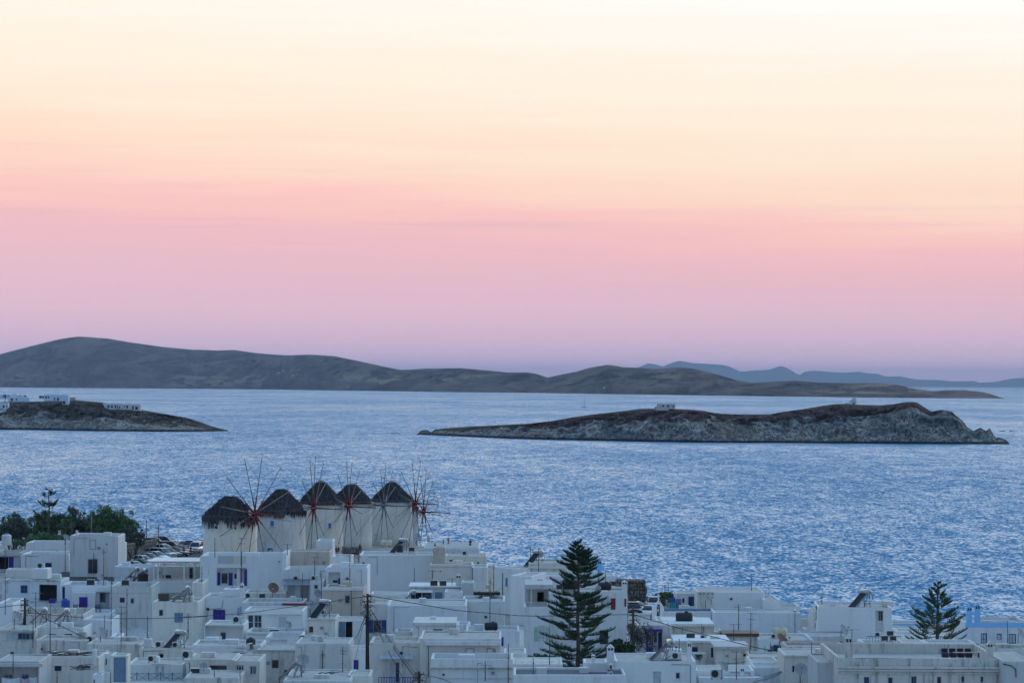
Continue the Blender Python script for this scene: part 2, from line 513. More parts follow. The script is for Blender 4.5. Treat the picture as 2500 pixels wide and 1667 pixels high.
island('island', RIN_SKY, RIN_W, 900, 1200, mR, cliff=.28, cl_t=.12, nx=900, nf=36, nb=10, amp=26, nsc=.0042)

# the bare rocky islet with its cliffs
mK = rock_mat('islet_rock', (.20, .175, .16), (.68, .62, .54), (.115, .066, .056), (.19, .12, .10), cut=(.70, .90))
ISL_SKY = [(1018,1061),(1024,1056),(1027,1051.5),(1034,1049.5),(1044,1049),(1050,1053),(1054,1055),(1062,1048),(1090,1045),(1150,1041),(1220,1037.5),(1290,1034),(1350,1027),(1404,1017.5),(1450,1011),(1520,1003.5),(1560,998),(1620,997),(1680,999),(1715,1002),(1740,1007),(1760,1009.5),(1800,1011),(1880,1011),(1910,1005.5),(1970,997),(2010,990),(2040,986),(2065,985.5),(2090,987.5),(2150,989),(2185,985.5),(2205,982),(2225,980.5),(2240,982),(2252,990.5),(2272,1003),(2277,1004),(2300,1000),(2325,1004.5),(2335,1015),(2350,1026),(2362,1042),(2377,1051.5),(2394,1043.5),(2408,1052),(2417,1044.5),(2424,1057),(2432,1070),(2440,1067),(2452,1072),(2460,1078),(2464,1083)]
ISL_W = [(1018,1061),(1060,1062.5),(1120,1065.5),(1200,1069),(1300,1072.5),(1450,1075.5),(1600,1078.5),(1740,1080.5),(1900,1081),(2200,1083),(2464,1084.5)]
island('islet', ISL_SKY, ISL_W, 85, 90, mK, nx=820, nf=72, nb=14, amp=4.6, nsc=.045, cl_t=.30,
       cliff_pts=[(1018,.8),(1100,.75),(1200,.7),(1300,.66),(1400,.6),(1550,.60),(1700,.72),(1800,.7),(1900,.6),(2050,.6),(2150,.66),(2220,.85),(2464,.9)])
mHd = rock_mat('headland_rock', (.24, .21, .18), (.66, .59, .49), (.075, .060, .050), (.17, .14, .11), cut=(.72, .92))
HD_SKY = [(-620,1046),(-560,1036),(-470,1016),(-360,998),(-240,986),(-120,981),(0,981),(60,980.5),(130,978.5),(180,976),(250,982),(300,989),(345,1000),(380,1006),(420,1013),(455,1019),(485,1028),(510,1037),(530,1045),(548,1049.5),(558,1051.5)]
HD_W = [(-620,1046.5),(-120,1048.5),(0,1048.5),(120,1050),(250,1052.5),(350,1053.3),(460,1054),(558,1052.5)]
island('headland', HD_SKY, HD_W, 120, 120, mHd, nx=700, nf=60, nb=12, amp=5.0, nsc=.04, cliff=.42, cl_t=.2, flip=9.0)

def rocks():
    spec = [(948,1056.5,4),(958,1057.8,7),(968,1058,8),(975,1058.6,4),(991,1062.5,4),(2447,1053,8),(2470,1053.3,8),(2482,1053.8,5),(330,1055.5,4),(352,1056,5)]
    for i, (x, y, w) in enumerate(spec):
        p = at_z(x, y, 0)
        s = w/FPX*p.y/2
        bm = bmesh.new()
        bmesh.ops.create_icosphere(bm, subdivisions=3, radius=1.0)
        for v in bm.verts:
            n = fbm(v.co.x*1.3+i*5, v.co.y*1.3, v.co.z*1.3, 4)
            v.co *= (1+.45*n)
            v.co.x *= s*1.7; v.co.y *= s*1.3; v.co.z *= s*.55
        o = new_obj('sea_rock', bm, mK, smooth=True, loc=(p.x, p.y, -.15))
        lab = ['leftmost low rock awash left of the rocky islet', 'long low rock, widest of those left of the islet', 'low rock touching the long one left of the islet', 'small rock ending the low chain left of the islet', 'lone dot of rock nearest the islet left tip',
               'left rock of the low reef right of the islet', 'middle rock of the low reef right of the islet', 'right end rock of the low reef beyond the islet', 'left of two tiny rocks at the foot of the headland', 'right of two tiny rocks at the foot of the headland'][i]
        tag(o, lab, 'rock', 'rocks awash left of the islet' if 900 < x < 1000 else 'rocks right of the islet' if x > 2000 else 'rocks under the headland')
rocks()
# ------------------------------------------------------------------ the ground of the town
def shore(x):
    return interp([(-90, 494), (-60, 490), (-30, 500), (-17, 503), (-12, 484), (-4, 470), (4, 432), (14, 408), (28, 394), (42, 368), (90, 360)], x)
def ground(x, y):
    z = interp([(-60, 36), (0, 34.5), (60, 26.5), (130, 13.5), (180, 9.2), (330, 9.3), (430, 9.0), (600, 9.0)], y)
    if y > 300:
        y0 = interp([(-60, 330), (-36, 334), (-29, 402), (0, 402)], x)
        hill = sstep(y0, y0+18, y)*sstep(2, -12, x)*(3.4 - 1.2*sstep(430, 480, y))
        z += hill
    s = shore(x)
    z = z + (-7-z)*sstep(s-10, s+14, y)
    return z
def town_ground():
    xs = [-140+2.5*i for i in range(113)]
    ys = [-60+10*i for i in range(24)] + [180+3.0*i for i in range(136)]
    vs = []; fs = []
    for y in ys:
        for x in xs:
            vs.append((x, y, ground(x, y)+.12*fbm(x*.2, y*.2, 1.0, 3)))
    n = len(xs)
    for j in range(len(ys)-1):
        for i in range(n-1):
            a = j*n+i
            fs.append((a, a+1, a+n+1, a+n))
    k = NT('town_earth')
    n1 = k.noise(k.world(), .25, 5, .6); n2 = k.noise(k.world(), 2.5, 4, .6)
    g = k.N('ShaderNodeNewGeometry'); ps = k.N('ShaderNodeSeparateXYZ'); k.L.new(g.outputs['Position'], ps.inputs[0])
    c = k.mix(k.rng(n1, .35, .65), (.30, .275, .245), (.42, .40, .37))
    c = k.mix(k.math('MULTIPLY', k.rng(ps.outputs[1], 352, 340), k.rng(ps.outputs[1], 170, 200)), c, (.60, .59, .56))   # whitewashed lanes
    c = k.mix(k.rng(n2, .5, .75), c, (.20, .18, .15))
    k.bump(n2, .5, .08)
    o = from_data('ground', vs, fs, k.done(c, .95, spec=.1), smooth=True)
    tag(o, kind='structure')
town_ground()

# ------------------------------------------------------------------ materials of the houses
PL = {
 'white': plaster('whitewash', (.79, .79, .77), (.44, .40, .34), .5, .36),
 'clean': plaster('whitewash_fresh', (.84, .84, .83), (.56, .53, .48), .28, .2),
 'warm':  plaster('whitewash_cream', (.76, .72, .65), (.40, .34, .27), .5, .5),
 'old':   plaster('whitewash_old', (.70, .67, .61), (.22, .19, .16), .95, .8),
 'beige': plaster('bare_plaster', (.62, .54, .45), (.36, .29, .23), .7, .5),
 'grey':  plaster('grey_render', (.58, .58, .57), (.33, .31, .28), .5, .4),
 'blue':  plaster('pale_blue_wash', (.27, .58, .92), (.30, .50, .68), .3, .15),
}
PL['cool'] = plaster('whitewash_cool', (.74, .77, .79), (.42, .41, .38), .45, .35)
PL['ivory'] = plaster('whitewash_ivory', (.82, .77, .69), (.46, .39, .31), .45, .4)
PL['faded'] = plaster('whitewash_faded', (.70, .69, .66), (.34, .31, .27), .65, .55)
PL['mill'] = plaster('mill_limewash', (.80, .73, .62), (.50, .42, .33), .3, .3)
ROOFM = plaster('roof_screed', (.52, .50, .46), (.24, .21, .18), .9, .6)
COL = {
 'blue': mat('deep_blue_paint', (.030, .045, .30), .45, var=.2), 'purple': mat('violet_blue_paint', (.040, .020, .27), .45, var=.2),
 'navy': mat('navy_paint', (.012, .016, .06), .45), 'sky': mat('mid_blue_paint', (.05, .17, .42), .45),
 'bluegrey': mat('blue_grey_paint', (.16, .25, .36), .5), 'pale': mat('pale_grey_paint', (.52, .57, .62), .5),
 'white': mat('white_paint', (.78, .78, .77), .45, var=.06), 'red': mat('dark_red_paint', (.24, .022, .018), .5),
 'green': mat('pale_green_paint', (.42, .56, .44), .5), 'brown': mat('brown_wood', (.10, .055, .035), .6),
 'dark': mat('dark_paint', (.02, .021, .025), .5), 'grey': mat('grey_metal', (.30, .31, .33), .4, .5),
 'tan': mat('tan_wood', (.38, .29, .20), .7),
}
def glass_mat():
    k = NT('window_glass')
    n = k.noise(k.world(), .6, 2)
    c = k.mix(k.rng(n, .4, .6), (.010, .014, .02), (.035, .045, .06))
    return k.done(c, .08, spec=.5)
GLASS = glass_mat()
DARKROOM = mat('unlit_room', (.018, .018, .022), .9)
CURTAIN = mat('net_curtain', (.50, .53, .56), .8)

def grid_wall(bm, us, zs, y, inside, flip=False):
    """vertical sheet at local y with cells left out where inside() says so"""
    vv = {}
    def V(u, z):
        if (u, z) not in vv: vv[(u, z)] = bm.verts.new((u, y, z))
        return vv[(u, z)]
    for i in range(len(us)-1):
        for j in range(len(zs)-1):
            if inside((us[i]+us[i+1])/2, (zs[j]+zs[j+1])/2): continue
            q = [V(us[i], zs[j]), V(us[i+1], zs[j]), V(us[i+1], zs[j+1]), V(us[i], zs[j+1])]
            bm.faces.new(q[::-1] if flip else q)

class House:
    def __init__(s, crop, x0, ytop, x1, D, label, tone='white', dep=7.0, yaw=0.0, par=.35, rim=.25, feats=(), zb=None, name='house', cat='house', soft=.20, roof=None, group=None, top_tone=None):
        s.crop = crop
        pa = P(crop, x0, ytop, D)
        c, sn = math.cos(R(yaw)), math.sin(R(yaw))
        s.o = Vector((pa.x, pa.y, 0)); s.ux = Vector((c, sn, 0)); s.uy = Vector((-sn, c, 0))
        u1, _ = s.uv(x1, ytop)
        s.w = u1; s.zt = pa.z; s.yaw = yaw
        mid = s.o + s.ux*u1/2
        s.zb = (ground(mid.x, mid.y+1)-.6) if zb is None else zb
        s.D = D; s.dep = dep; s.par = par
        s.e = thing(name, label, cat, (s.o.x, s.o.y, s.zb), R(yaw), group)
        if tone in ('clean', 'white'):      # no two owners mix their limewash alike
            tone = random.Random(label).choice((tone, tone, 'white', 'cool', 'ivory', 'faded' if tone == 'white' else 'clean'))
        s.tone = PL[tone]
        s.build(feats, rim, soft, roof)
    def uv(s, X, Y, d=0.0):
        """facade coordinates (u, z) of a point of the picture, on the plane d behind the facade"""
        p = px(s.crop, X, Y); r = ray(*p)
        q0 = s.o + s.uy*d
        t = (q0-CAM).dot(s.uy)/r.dot(s.uy)
        p = CAM + r*t
        return (p-s.o).dot(s.ux), p.z
    def rect(s, X0, Y0, X1, Y1, d=0.0):
        u0, z1 = s.uv(X0, Y0, d); u1, z0 = s.uv(X1, Y1, d)
        return u0, u1, z0, z1
    def build(s, feats, rim, soft, roof):
        holes = []
        for f in feats:
            if f[0] in ('w', 'd', 'o', 'n', 'g'):
                d = f[6] if f[0] == 'n' and len(f) > 6 else (.9 if f[0] == 'o' else .14)
                u0, u1, z0, z1 = s.rect(*f[1:5])
                u0 = max(u0, .12); u1 = min(u1, s.w-.12); z1 = min(z1, s.zt-.12); z0 = max(z0, s.zb+.05)
                if u1-u0 > .1 and z1-z0 > .1: holes.append((u0, u1, z0, z1, d, f))
        bm = bmesh.new()
        us = sorted({0.0, s.w, *[h[0] for h in holes], *[h[1] for h in holes]})
        zs = sorted({s.zb, s.zt, *[h[2] for h in holes], *[h[3] for h in holes]})
        ins = lambda u, z: any(h[0] < u < h[1] and h[2] < z < h[3] for h in holes)
        grid_wall(bm, us, zs, 0.0, ins)
        dp = s.dep
        def quad(*ps): bm.faces.new([bm.verts.new(p) for p in ps])
        zb, zt, w = s.zb, s.zt, s.w
        quad((w,0,zb),(w,dp,zb),(w,dp,zt),(w,0,zt)); quad((0,dp,zb),(0,0,zb),(0,0,zt),(0,dp,zt)); quad((w,dp,zb),(0,dp,zb),(0,dp,zt),(w,dp,zt))
        r = min(rim, w/4, dp/4); zr = zt-s.par
        quad((0,0,zt),(w,0,zt),(w-r,r,zt),(r,r,zt)); quad((w,0,zt),(w,dp,zt),(w-r,dp-r,zt),(w-r,r,zt))
        quad((w,dp,zt),(0,dp,zt),(r,dp-r,zt),(w-r,dp-r,zt)); quad((0,dp,zt),(0,0,zt),(r,r,zt),(r,dp-r,zt))
        quad((r,r,zt),(w-r,r,zt),(w-r,r,zr),(r,r,zr)); quad((w-r,r,zt),(w-r,dp-r,zt),(w-r,dp-r,zr),(w-r,r,zr))
        quad((w-r,dp-r,zt),(r,dp-r,zt),(r,dp-r,zr),(w-r,dp-r,zr)); quad((r,dp-r,zt),(r,r,zt),(r,r,zr),(r,dp-r,zr))
        for (u0,u1,z0,z1,d,f) in holes:
            quad((u0,0,z0),(u1,0,z0),(u1,d,z0),(u0,d,z0)); quad((u1,0,z1),(u0,0,z1),(u0,d,z1),(u1,d,z1))
            quad((u0,0,z1),(u0,0,z0),(u0,d,z0),(u0,d,z1)); quad((u1,0,z0),(u1,0,z1),(u1,d,z1),(u1,d,z0))
            if f[0] in ('o', 'n'):
                quad((u0,d,z0),(u1,d,z0),(u1,d,z1),(u0,d,z1))
        bmesh.ops.remove_doubles(bm, verts=bm.verts, dist=.0005)
        bmesh.ops.translate(bm, verts=bm.verts, vec=(0,0,-zb))
        # hand-laid masonry: nothing is quite straight
        for v in bm.verts:
            wv = Vector((v.co.x*.3+s.o.x, v.co.y*.3+s.o.y, v.co.z*.4))
            if v.co.z > .2:
                v.co.z += .09*noise.noise(wv); v.co.x += .05*noise.noise(wv*1.3+Vector((9, 0, 0)))*(v.co.z/6)
        body = new_obj('wall', bm, s.tone, s.e)
        bevel(body, soft, 3, 50)
        s.body = body
        bm = bmesh.new()
        bm.faces.new([bm.verts.new(p) for p in ((r-.02,r-.02,0),(w-r+.02,r-.02,0),(w-r+.02,dp-r+.02,0),(r-.02,dp-r+.02,0))])
        s.zr = zr
        new_obj('roof', bm, ROOFM if roof is None else roof, s.e, loc=(0, 0, zr-zb+.003))
        for h in holes: s.feature(h)
        for f in feats:
            if f[0] not in ('w', 'd', 'o', 'n', 'g'): getattr(s, 'f_'+f[0])(*f[1:])
        s.extras(holes)
    def extras(s, holes):
        # the cables, vents and roof humps that every house has
        rn = random.Random(int(s.o.x*977)+int(s.zt*131))
        w = s.w; zt = s.zt
        free = lambda u, z, m=.35: all(not (h[0]-m < u < h[1]+m and h[2]-m < z < h[3]+m) for h in holes)
        if s.D > 250 and w > 3:
            if rn.random() < .75:
                u = rn.choice((rn.uniform(.3, .8), w-rn.uniform(.3, .8), rn.uniform(.3, w-.3)))
                z1 = zt-rn.uniform(.15, .4); z0 = z1-rn.uniform(1.2, 3.0)
                if free(u, (z0+z1)/2, .5):
                    bm = bmesh.new(); tube(bm, (u, -.03, z0), (u, -.03, z1), .022, n=5)
                    u2 = max(.2, min(w-.2, u+rn.uniform(-2.5, 2.5)))
                    tube(bm, (u, -.03, z1), (u2, -.03, z1+rn.uniform(-.1, .1)), .02, n=5)
                    s.sub('pipe', bm, COL[rn.choice(('dark', 'grey', 'white'))])
            for _ in range(rn.choice((0, 1, 1, 2))):
                u = rn.uniform(.5, w-.5); z = zt-rn.uniform(.7, 2.2)
                if free(u, z):
                    q = rn.uniform(.09, .2)
                    bm = bmesh.new(); bx(bm, u-q, u+q, -.10, .02, z-q*.8, z+q*.8)
                    s.sub('vent', bm, COL[rn.choice(('dark', 'grey', 'grey', 'brown'))], bev=.01)
            if s.dep >= 6 and w > 4.5:
                for _ in range(rn.choice((0, 1, 1, 2))):
                    x = rn.uniform(.6, w-1.8); y = rn.uniform(1.6, s.dep-1.6); ww = rn.uniform(.5, 1.6); hh = rn.uniform(.35, .85)
                    bm = bmesh.new(); bx(bm, x, x+ww, y, y+rn.uniform(.5, 1.2), s.zr-.05, s.zr+s.par+hh*.6)
                    s.sub('roof_hump', bm, s.tone, bev=.08)
    def sub(s, name, bm, m, parent=None, bev=0.0):
        o = new_obj(name, bm, m, parent or s.e)
        o.location = (0, 0, 0) if parent else (0, 0, -s.zb)
        if bev: bevel(o, bev, 2)
        return o
    def feature(s, h):
        u0, u1, z0, z1, d, f = h
        k = f[0]
        if k == 'w':       # glazed window: frame with bars, panes behind
            col = f[5]; nx, ny = (f[6], f[7]) if len(f) > 7 else (2, 1)
            s.window(u0, u1, z0, z1, .10, COL[col], nx, ny, f[8] if len(f) > 8 else GLASS)
        elif k == 'd':
            s.door(u0, u1, z0, z1, .10, COL[f[5]])
        elif k == 'g':     # plain glass
            bm = bmesh.new(); bx(bm, u0-.01, u1+.01, .1, .13, z0-.01, z1+.01)
            s.sub('pane', bm, f[5] if len(f) > 5 else GLASS)
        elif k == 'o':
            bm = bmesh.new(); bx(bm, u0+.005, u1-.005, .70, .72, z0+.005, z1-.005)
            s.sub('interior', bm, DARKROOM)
            bm = bmesh.new(); fw = .05
            for a in ((u0, u0+fw), (u1-fw, u1)): bx(bm, a[0], a[1], .05, .10, z0, z1)
            bx(bm, u0+fw, u1-fw, .05, .10, z1-fw, z1)
            s.sub('frame', bm, COL[f[5] if len(f) > 5 else 'dark'])
    def window(s, u0, u1, z0, z1, y, m, nx, ny, glass=GLASS):
        fw = min(.09, (u1-u0)*.14)
        bm = bmesh.new()
        bx(bm, u0, u0+fw, y-.03, y+.03, z0, z1); bx(bm, u1-fw, u1, y-.03, y+.03, z0, z1)
        bx(bm, u0+fw, u1-fw, y-.03, y+.03, z0, z0+fw); bx(bm, u0+fw, u1-fw, y-.03, y+.03, z1-fw, z1)
        b = fw*.6
        xs = [u0+fw+(u1-u0-2*fw)*i/nx for i in range(nx+1)]
        zz = [z0+fw+(z1-z0-2*fw)*j/ny for j in range(ny+1)]
        for x in xs[1:-1]: bx(bm, x-b/2, x+b/2, y-.022, y+.02, z0+fw, z1-fw)
        for j in range(1, ny):
            for i in range(nx):
                bx(bm, xs[i]+(b/2 if i else 0), xs[i+1]-(b/2 if i < nx-1 else 0), y-.018, y+.018, zz[j]-b/2, zz[j]+b/2)
        fr = s.sub('window', bm, m)
        bm = bmesh.new(); bx(bm, u0+fw*.5, u1-fw*.5, y+.001, y+.012, z0+fw*.5, z1-fw*.5)
        s.sub('pane', bm, glass, fr)
        bm = bmesh.new(); bx(bm, u0-.05, u1+.05, -.07, .05, z0-.06, z0-.004)
        s.sub('sill', bm, s.tone, fr)
        return fr
    def door(s, u0, u1, z0, z1, y, m):
        bm = bmesh.new(); bx(bm, u0, u1, y-.01, y+.03, z0, z1)
        n = 2 if u1-u0 > .8 else 1
        for i in range(n):
            a = u0+(u1-u0)*i/n+.05; b = u0+(u1-u0)*(i+1)/n-.05
            for q0, q1 in ((.06, .45), (.50, .94)):
                bx(bm, a, b, y-.03, y-.008, z0+(z1-z0)*q0, z0+(z1-z0)*q1)
        o = s.sub('door', bm, m)
        bm = bmesh.new(); bx(bm, u1-.16, u1-.12, y-.07, y-.031, z0+(z1-z0)*.44, z0+(z1-z0)*.5)
        s.sub('handle', bm, COL['grey'], o)
    # ---- things that sit on the facade
    def f_s(s, X0, Y0, X1, Y1, col):                    # one shutter leaf
        u0, u1, z0, z1 = s.rect(X0, Y0, X1, Y1)
        bm = bmesh.new(); bx(bm, u0, u1, -.06, -.012, z0, z1)
        n = max(3, int((z1-z0)/.25))
        for i in range(n):
            bx(bm, u0+.07, u1-.07, -.075, -.058, z0+.06+(z1-z0-.12)*i/n, z0+.02+(z1-z0-.12)*(i+.72)/n+.04)
        s.sub('shutter', bm, COL[col])
    def f_wp(s, X0, Y0, X1, Y1, col, nx=2, ny=1, d=0.0, glass=GLASS):   # window standing proud of a plane d behind the facade
        u0, u1, z0, z1 = s.rect(X0, Y0, X1, Y1, d)
        fr = s.window(u0, u1, z0, z1, d-.035, COL[col], nx, ny, glass)
    def f_dp(s, X0, Y0, X1, Y1, col, d=0.0):
        u0, u1, z0, z1 = s.rect(X0, Y0, X1, Y1, d)
        s.door(u0, u1, z0, z1, d-.035, COL[col])
    def f_sp(s, X0, Y0, X1, Y1, col, d=0.0):
        u0, u1, z0, z1 = s.rect(X0, Y0, X1, Y1, d)
        bm = bmesh.new(); bx(bm, u0, u1, d-.07, d-.015, z0, z1)
        s.sub('shutter', bm, COL[col])
    def f_box(s, X0, Y0, X1, Y1, d0, d1, tone, name='block', bev=.06):     # masonry block from d0 (negative: in front) to d1
        u0, u1, z0, z1 = s.rect(X0, Y0, X1, Y1, d0)
        bm = bmesh.new(); bx(bm, u0, u1, d0, d1, z0, z1)
        s.sub(name, bm, PL.get(tone) or COL[tone], bev=bev)
    def f_ledge(s, Y0, Y1, out=.22, tone=None, X0=None, X1=None, name='cornice'):
        _, z1 = s.uv(0 if X0 is None else X0, Y0); _, z0 = s.uv(0 if X0 is None else X0, Y1)
        a = -out if X0 is None else s.uv(X0, Y0)[0]; b = s.w+out if X1 is None else s.uv(X1, Y0)[0]
        bm = bmesh.new(); bx(bm, a, b, -out, .05, z0, z1)
        s.sub(name, bm, PL[tone] if tone in PL else (COL[tone] if tone else s.tone), bev=.03)
    def f_hatch(s, X0, Y0, X1, Y1):
        u0, u1, z0, z1 = s.rect(X0, Y0, X1, Y1)
        bm = bmesh.new(); t = .045
        bx(bm, u0, u0+t, -.03, .01, z0, z1); bx(bm, u1-t, u1, -.03, .01, z0, z1); bx(bm, u0+t, u1-t, -.03, .01, z0, z0+t); bx(bm, u0+t, u1-t, -.03, .01, z1-t, z1)
        o = s.sub('hatch', bm, COL['dark'])
        bm = bmesh.new(); bx(bm, u0+t, u1-t, -.02, .01, z0+t, z1-t)
        s.sub('panel', bm, COL['white'], o)
    def f_pipe(s, pts, r=.035, col='dark', d=-.04):      # cable or pipe along the wall
        bm = bmesh.new()
        q = [s.uv(X, Y) for X, Y in pts]
        for a, b in zip(q, q[1:]): tube(bm, (a[0], d, a[1]), (b[0], d, b[1]), r, n=5)
        s.sub('pipe', bm, COL[col])
    def f_chim(s, X, Y0, Y1, wpx, style='cap', d=.6):   # chimney standing on the parapet or roof
        u, z0 = s.uv(X, Y1, d); _, z1 = s.uv(X, Y0, d)
        ua, _ = s.uv(X-wpx/2, Y1, d); ub, _ = s.uv(X+wpx/2, Y1, d)
        h = (ub-ua)/2; H = z1-z0
        bm = bmesh.new()
        def b(x0, x1, y0, y1, q0, q1): bx(bm, x0, x1, y0, y1, q0, q1)
        if style == 'pipe':
            tube(bm, (u, d, z0-.3), (u, d, z1), h, h, 10)
        elif style == 'slab':
            b(u-h, u+h, d-h, d+h, z0-.3, z1)
        else:
            hb = z0 + H*.66
            b(u-h, u+h, d-h, d+h, z0-.3, hb)
            q = h*.28
            for sx in (-1, 1):
                for sy in (-1, 1):
                    b(u+sx*h-(q if sx > 0 else 0), u+sx*h+(q if sx < 0 else 0), d+sy*h-(q if sy > 0 else 0), d+sy*h+(q if sy < 0 else 0), hb, z0+H*.80)
            b(u-h*.12, u+h*.12, d-h, d+h, hb, z0+H*.80)
            zc = z0+H*.80
            k = [bm.verts.new((u+a*h*1.12, d+c*h*1.12, zc)) for a, c in ((-1,-1),(1,-1),(1,1),(-1,1))]
            if style == 'gable':
                e = [bm.verts.new((u, d-h*1.12, z1)), bm.verts.new((u, d+h*1.12, z1))]
                bm.faces.new((k[0], k[1], e[0])); bm.faces.new((k[1], k[2], e[1], e[0])); bm.faces.new((k[2], k[3], e[1])); bm.faces.new((k[3], k[0], e[0], e[1]))
            else:
                e = bm.verts.new((u, d, z1))
                for i in range(4): bm.faces.new((k[i], k[(i+1) % 4], e))
            bm.faces.new(k[::-1])
            bm2 = bmesh.new(); bx(bm2, u-h*.75, u+h*.75, d-h*.5, d+h*.5, hb, zc)
            s.sub('flue', bm2, COL['dark'])
        s.sub('chimney', bm, s.tone, bev=.02)
    def f_chimc(s, X, Y0, Y1, wpx, style, d, tone):
        t = s.tone; s.tone = PL[tone]; s.f_chim(X, Y0, Y1, wpx, style, d); s.tone = t
    def f_awning(s, X0, Y0, X1, Y1, col, out=1.1, n=5):
        u0, z1 = s.uv(X0, Y0); u1, _ = s.uv(X1, Y0); _, z0 = s.uv(X0, Y1)
        for i in range(n):
            a = u0+(u1-u0)*i/n; b = u0+(u1-u0)*(i+1)/n
            bm = bmesh.new()
            for q0, q1 in ((0.0, .05),):
                v = [bm.verts.new(p) for p in ((a+.01,-.01,z1),(b-.01,-.01,z1),(b-.01,-out,z0),(a+.01,-out,z0),(a+.01,-.01,z1-.05),(b-.01,-.01,z1-.05),(b-.01,-out,z0-.05),(a+.01,-out,z0-.05))]
                for ix in ((3,2,1,0),(4,5,6,7),(0,1,5,4),(1,2,6,5),(2,3,7,6),(3,0,4,7)): bm.faces.new([v[j] for j in ix])
            s.sub('awning_panel', bm, COL[col])
    def f_rail(s, X0, Y0, X1, Y1, col, d=-1.0, style='bars', n=14):   # railing standing d in front of the facade
        u0, u1, z0, z1 = s.rect(X0, Y0, X1, Y1, d)
        t = .035
        bm = bmesh.new()
        bx(bm, u0, u1, d-t, d+t, z1-.06, z1); bx(bm, u0, u1, d-t, d+t, z0+.06, z0+.12)
        o = s.sub('railing', bm, COL[col])
        k = max(1, n)
        for i in range(k+1):
            u = u0+(u1-u0)*i/k
            bm = bmesh.new()
            th = .055 if style == 'cross' else .03
            bx(bm, u-th, u+th, d-th*.7, d+th*.7, z0, z1-.062 if style != 'cross' else z1+.12)
            s.sub('post' if style == 'cross' else 'baluster', bm, COL[col], o)
            if style == 'cross' and i < k:
                ub = u0+(u1-u0)*(i+1)/k
                for za, zc in ((z0+.13, z1-.07), (z1-.07, z0+.13)):
                    bm = bmesh.new(); tube(bm, (u+th, d, za), (ub-th, d, zc), .026, n=5)
                    s.sub('brace', bm, COL[col], o)
    def f_slab(s, X0, Y0, X1, Y1, d0, d1, tone, name='roof_slab'):
        u0, z1 = s.uv(X0, Y0, d0); u1, _ = s.uv(X1, Y0, d0); _, z0 = s.uv(X0, Y1, d0)
        bm = bmesh.new(); bx(bm, u0, u1, d0, d1, z0, z1)
        s.sub(name, bm, PL.get(tone) or COL[tone], bev=.02)
    def f_post(s, X, Y0, Y1, d, r=.07, col='white'):
        u, z1 = s.uv(X, Y0, d); _, z0 = s.uv(X, Y1, d)
        bm = bmesh.new(); bx(bm, u-r, u+r, d-r, d+r, z0, z1)
        s.sub('post', bm, COL[col])
    def f_arch(s, X0, Y0, X1, Y1, d=-.01):               # blind arch moulding
        u0, u1, z0, z1 = s.rect(X0, Y0, X1, Y1)
        c = (u0+u1)/2; rr = (u1-u0)/2; bm = bmesh.new()
        pr = None
        for i in range(13):
            a = math.pi*i/12; p = (c-rr*math.cos(a), d, z0+(z1-z0)*math.sin(a))
            if pr: tube(bm, pr, p, .06, n=5)
            pr = p
        s.sub('arch_moulding', bm, s.tone)
    def f_vault(s, X0, Y0, X1, Y1, tone=None):           # half barrel along the facade's depth on the roof
        u0, u1, z0, z1 = s.rect(X0, Y0, X1, Y1)
        c = (u0+u1)/2; rr = (u1-u0)/2; bm = bmesh.new(); n = 14
        a = [bm.verts.new((c-rr*math.cos(math.pi*i/n), .0, z0+(z1-z0)*math.sin(math.pi*i/n))) for i in range(n+1)]
        b = [bm.verts.new((v.co.x, s.dep, v.co.z)) for v in a]
        for i in range(n):
            f = bm.faces.new((a[i], b[i], b[i+1], a[i+1])); f.smooth = True
        bm.faces.new(a); bm.faces.new(b[::-1])
        s.sub('vault', bm, s.tone)
    def f_round(s, *a): pass
# ------------------------------------------------------------------ the houses, far ones first
HS = {}
def H(key, *a, **k):
    HS[key] = House(*a, **k)
# --- left of the mills
H('a1', 'A', -60, 885, 232, 398, 'flat-roofed house at the left edge with violet doors under its grey roof slab', tone='grey', dep=6,
  feats=[('o', -30, 935, 95, 1078, 'purple'), ('d', 100, 935, 156, 1062, 'purple'), ('ledge', 885, 925, .3, 'grey')])
H('a2', 'A', 300, 768, 806, 405, 'low white house with a sloping skylight left of the tall tower house', dep=6,
  feats=[('w', 683, 875, 725, 903, 'grey', 1, 1), ('wp', 450, 860, 642, 902, 'white', 1, 1, -.25)])
H('a2b', 'A', 240, 905, 790, 394, 'white house with a bare front wall below the skylight house', dep=8, tone='clean',
  feats=[('w', 502, 1005, 592, 1085, 'blue', 2, 1)])
H('a3', 'A', 805, 692, 1356, 384, 'tall plain white tower house with one pair of glazed doors', tone='white', dep=7, par=.3,
  feats=[('w', 1008, 962, 1120, 1130, 'grey', 2, 1), ('hatch', 1033, 740, 1100, 846), ('chim', 880, 630, 692, 22, 'slab', .4),
         ('ledge', 1190, 1200, .12, None, 1000, 1130, 'sill')] )
H('a3b', 'A', 1330, 785, 1402, 393, 'narrow white wing behind the right corner of the tall tower house', tone='clean', dep=5)
H('a7b', 'A', 1310, 1045, 1760, 372, 'white terrace wall below the parked cars with solar heaters in front', tone='white', dep=6, par=.8)
H('a7', 'A', 1745, 1045, 2300, 366, 'white terrace house with a slatted pergola on white posts', tone='warm', dep=7, par=.3,
  feats=[('w', 1870, 1140, 1968, 1203, 'bluegrey', 1, 1), ('w', 2172, 1062, 2216, 1205, 'bluegrey', 1, 2)])
H('a7c', 'A', 1736, 1208, 2236, 359, 'white parapet front below the pergola terrace', tone='clean', dep=4, par=.9)
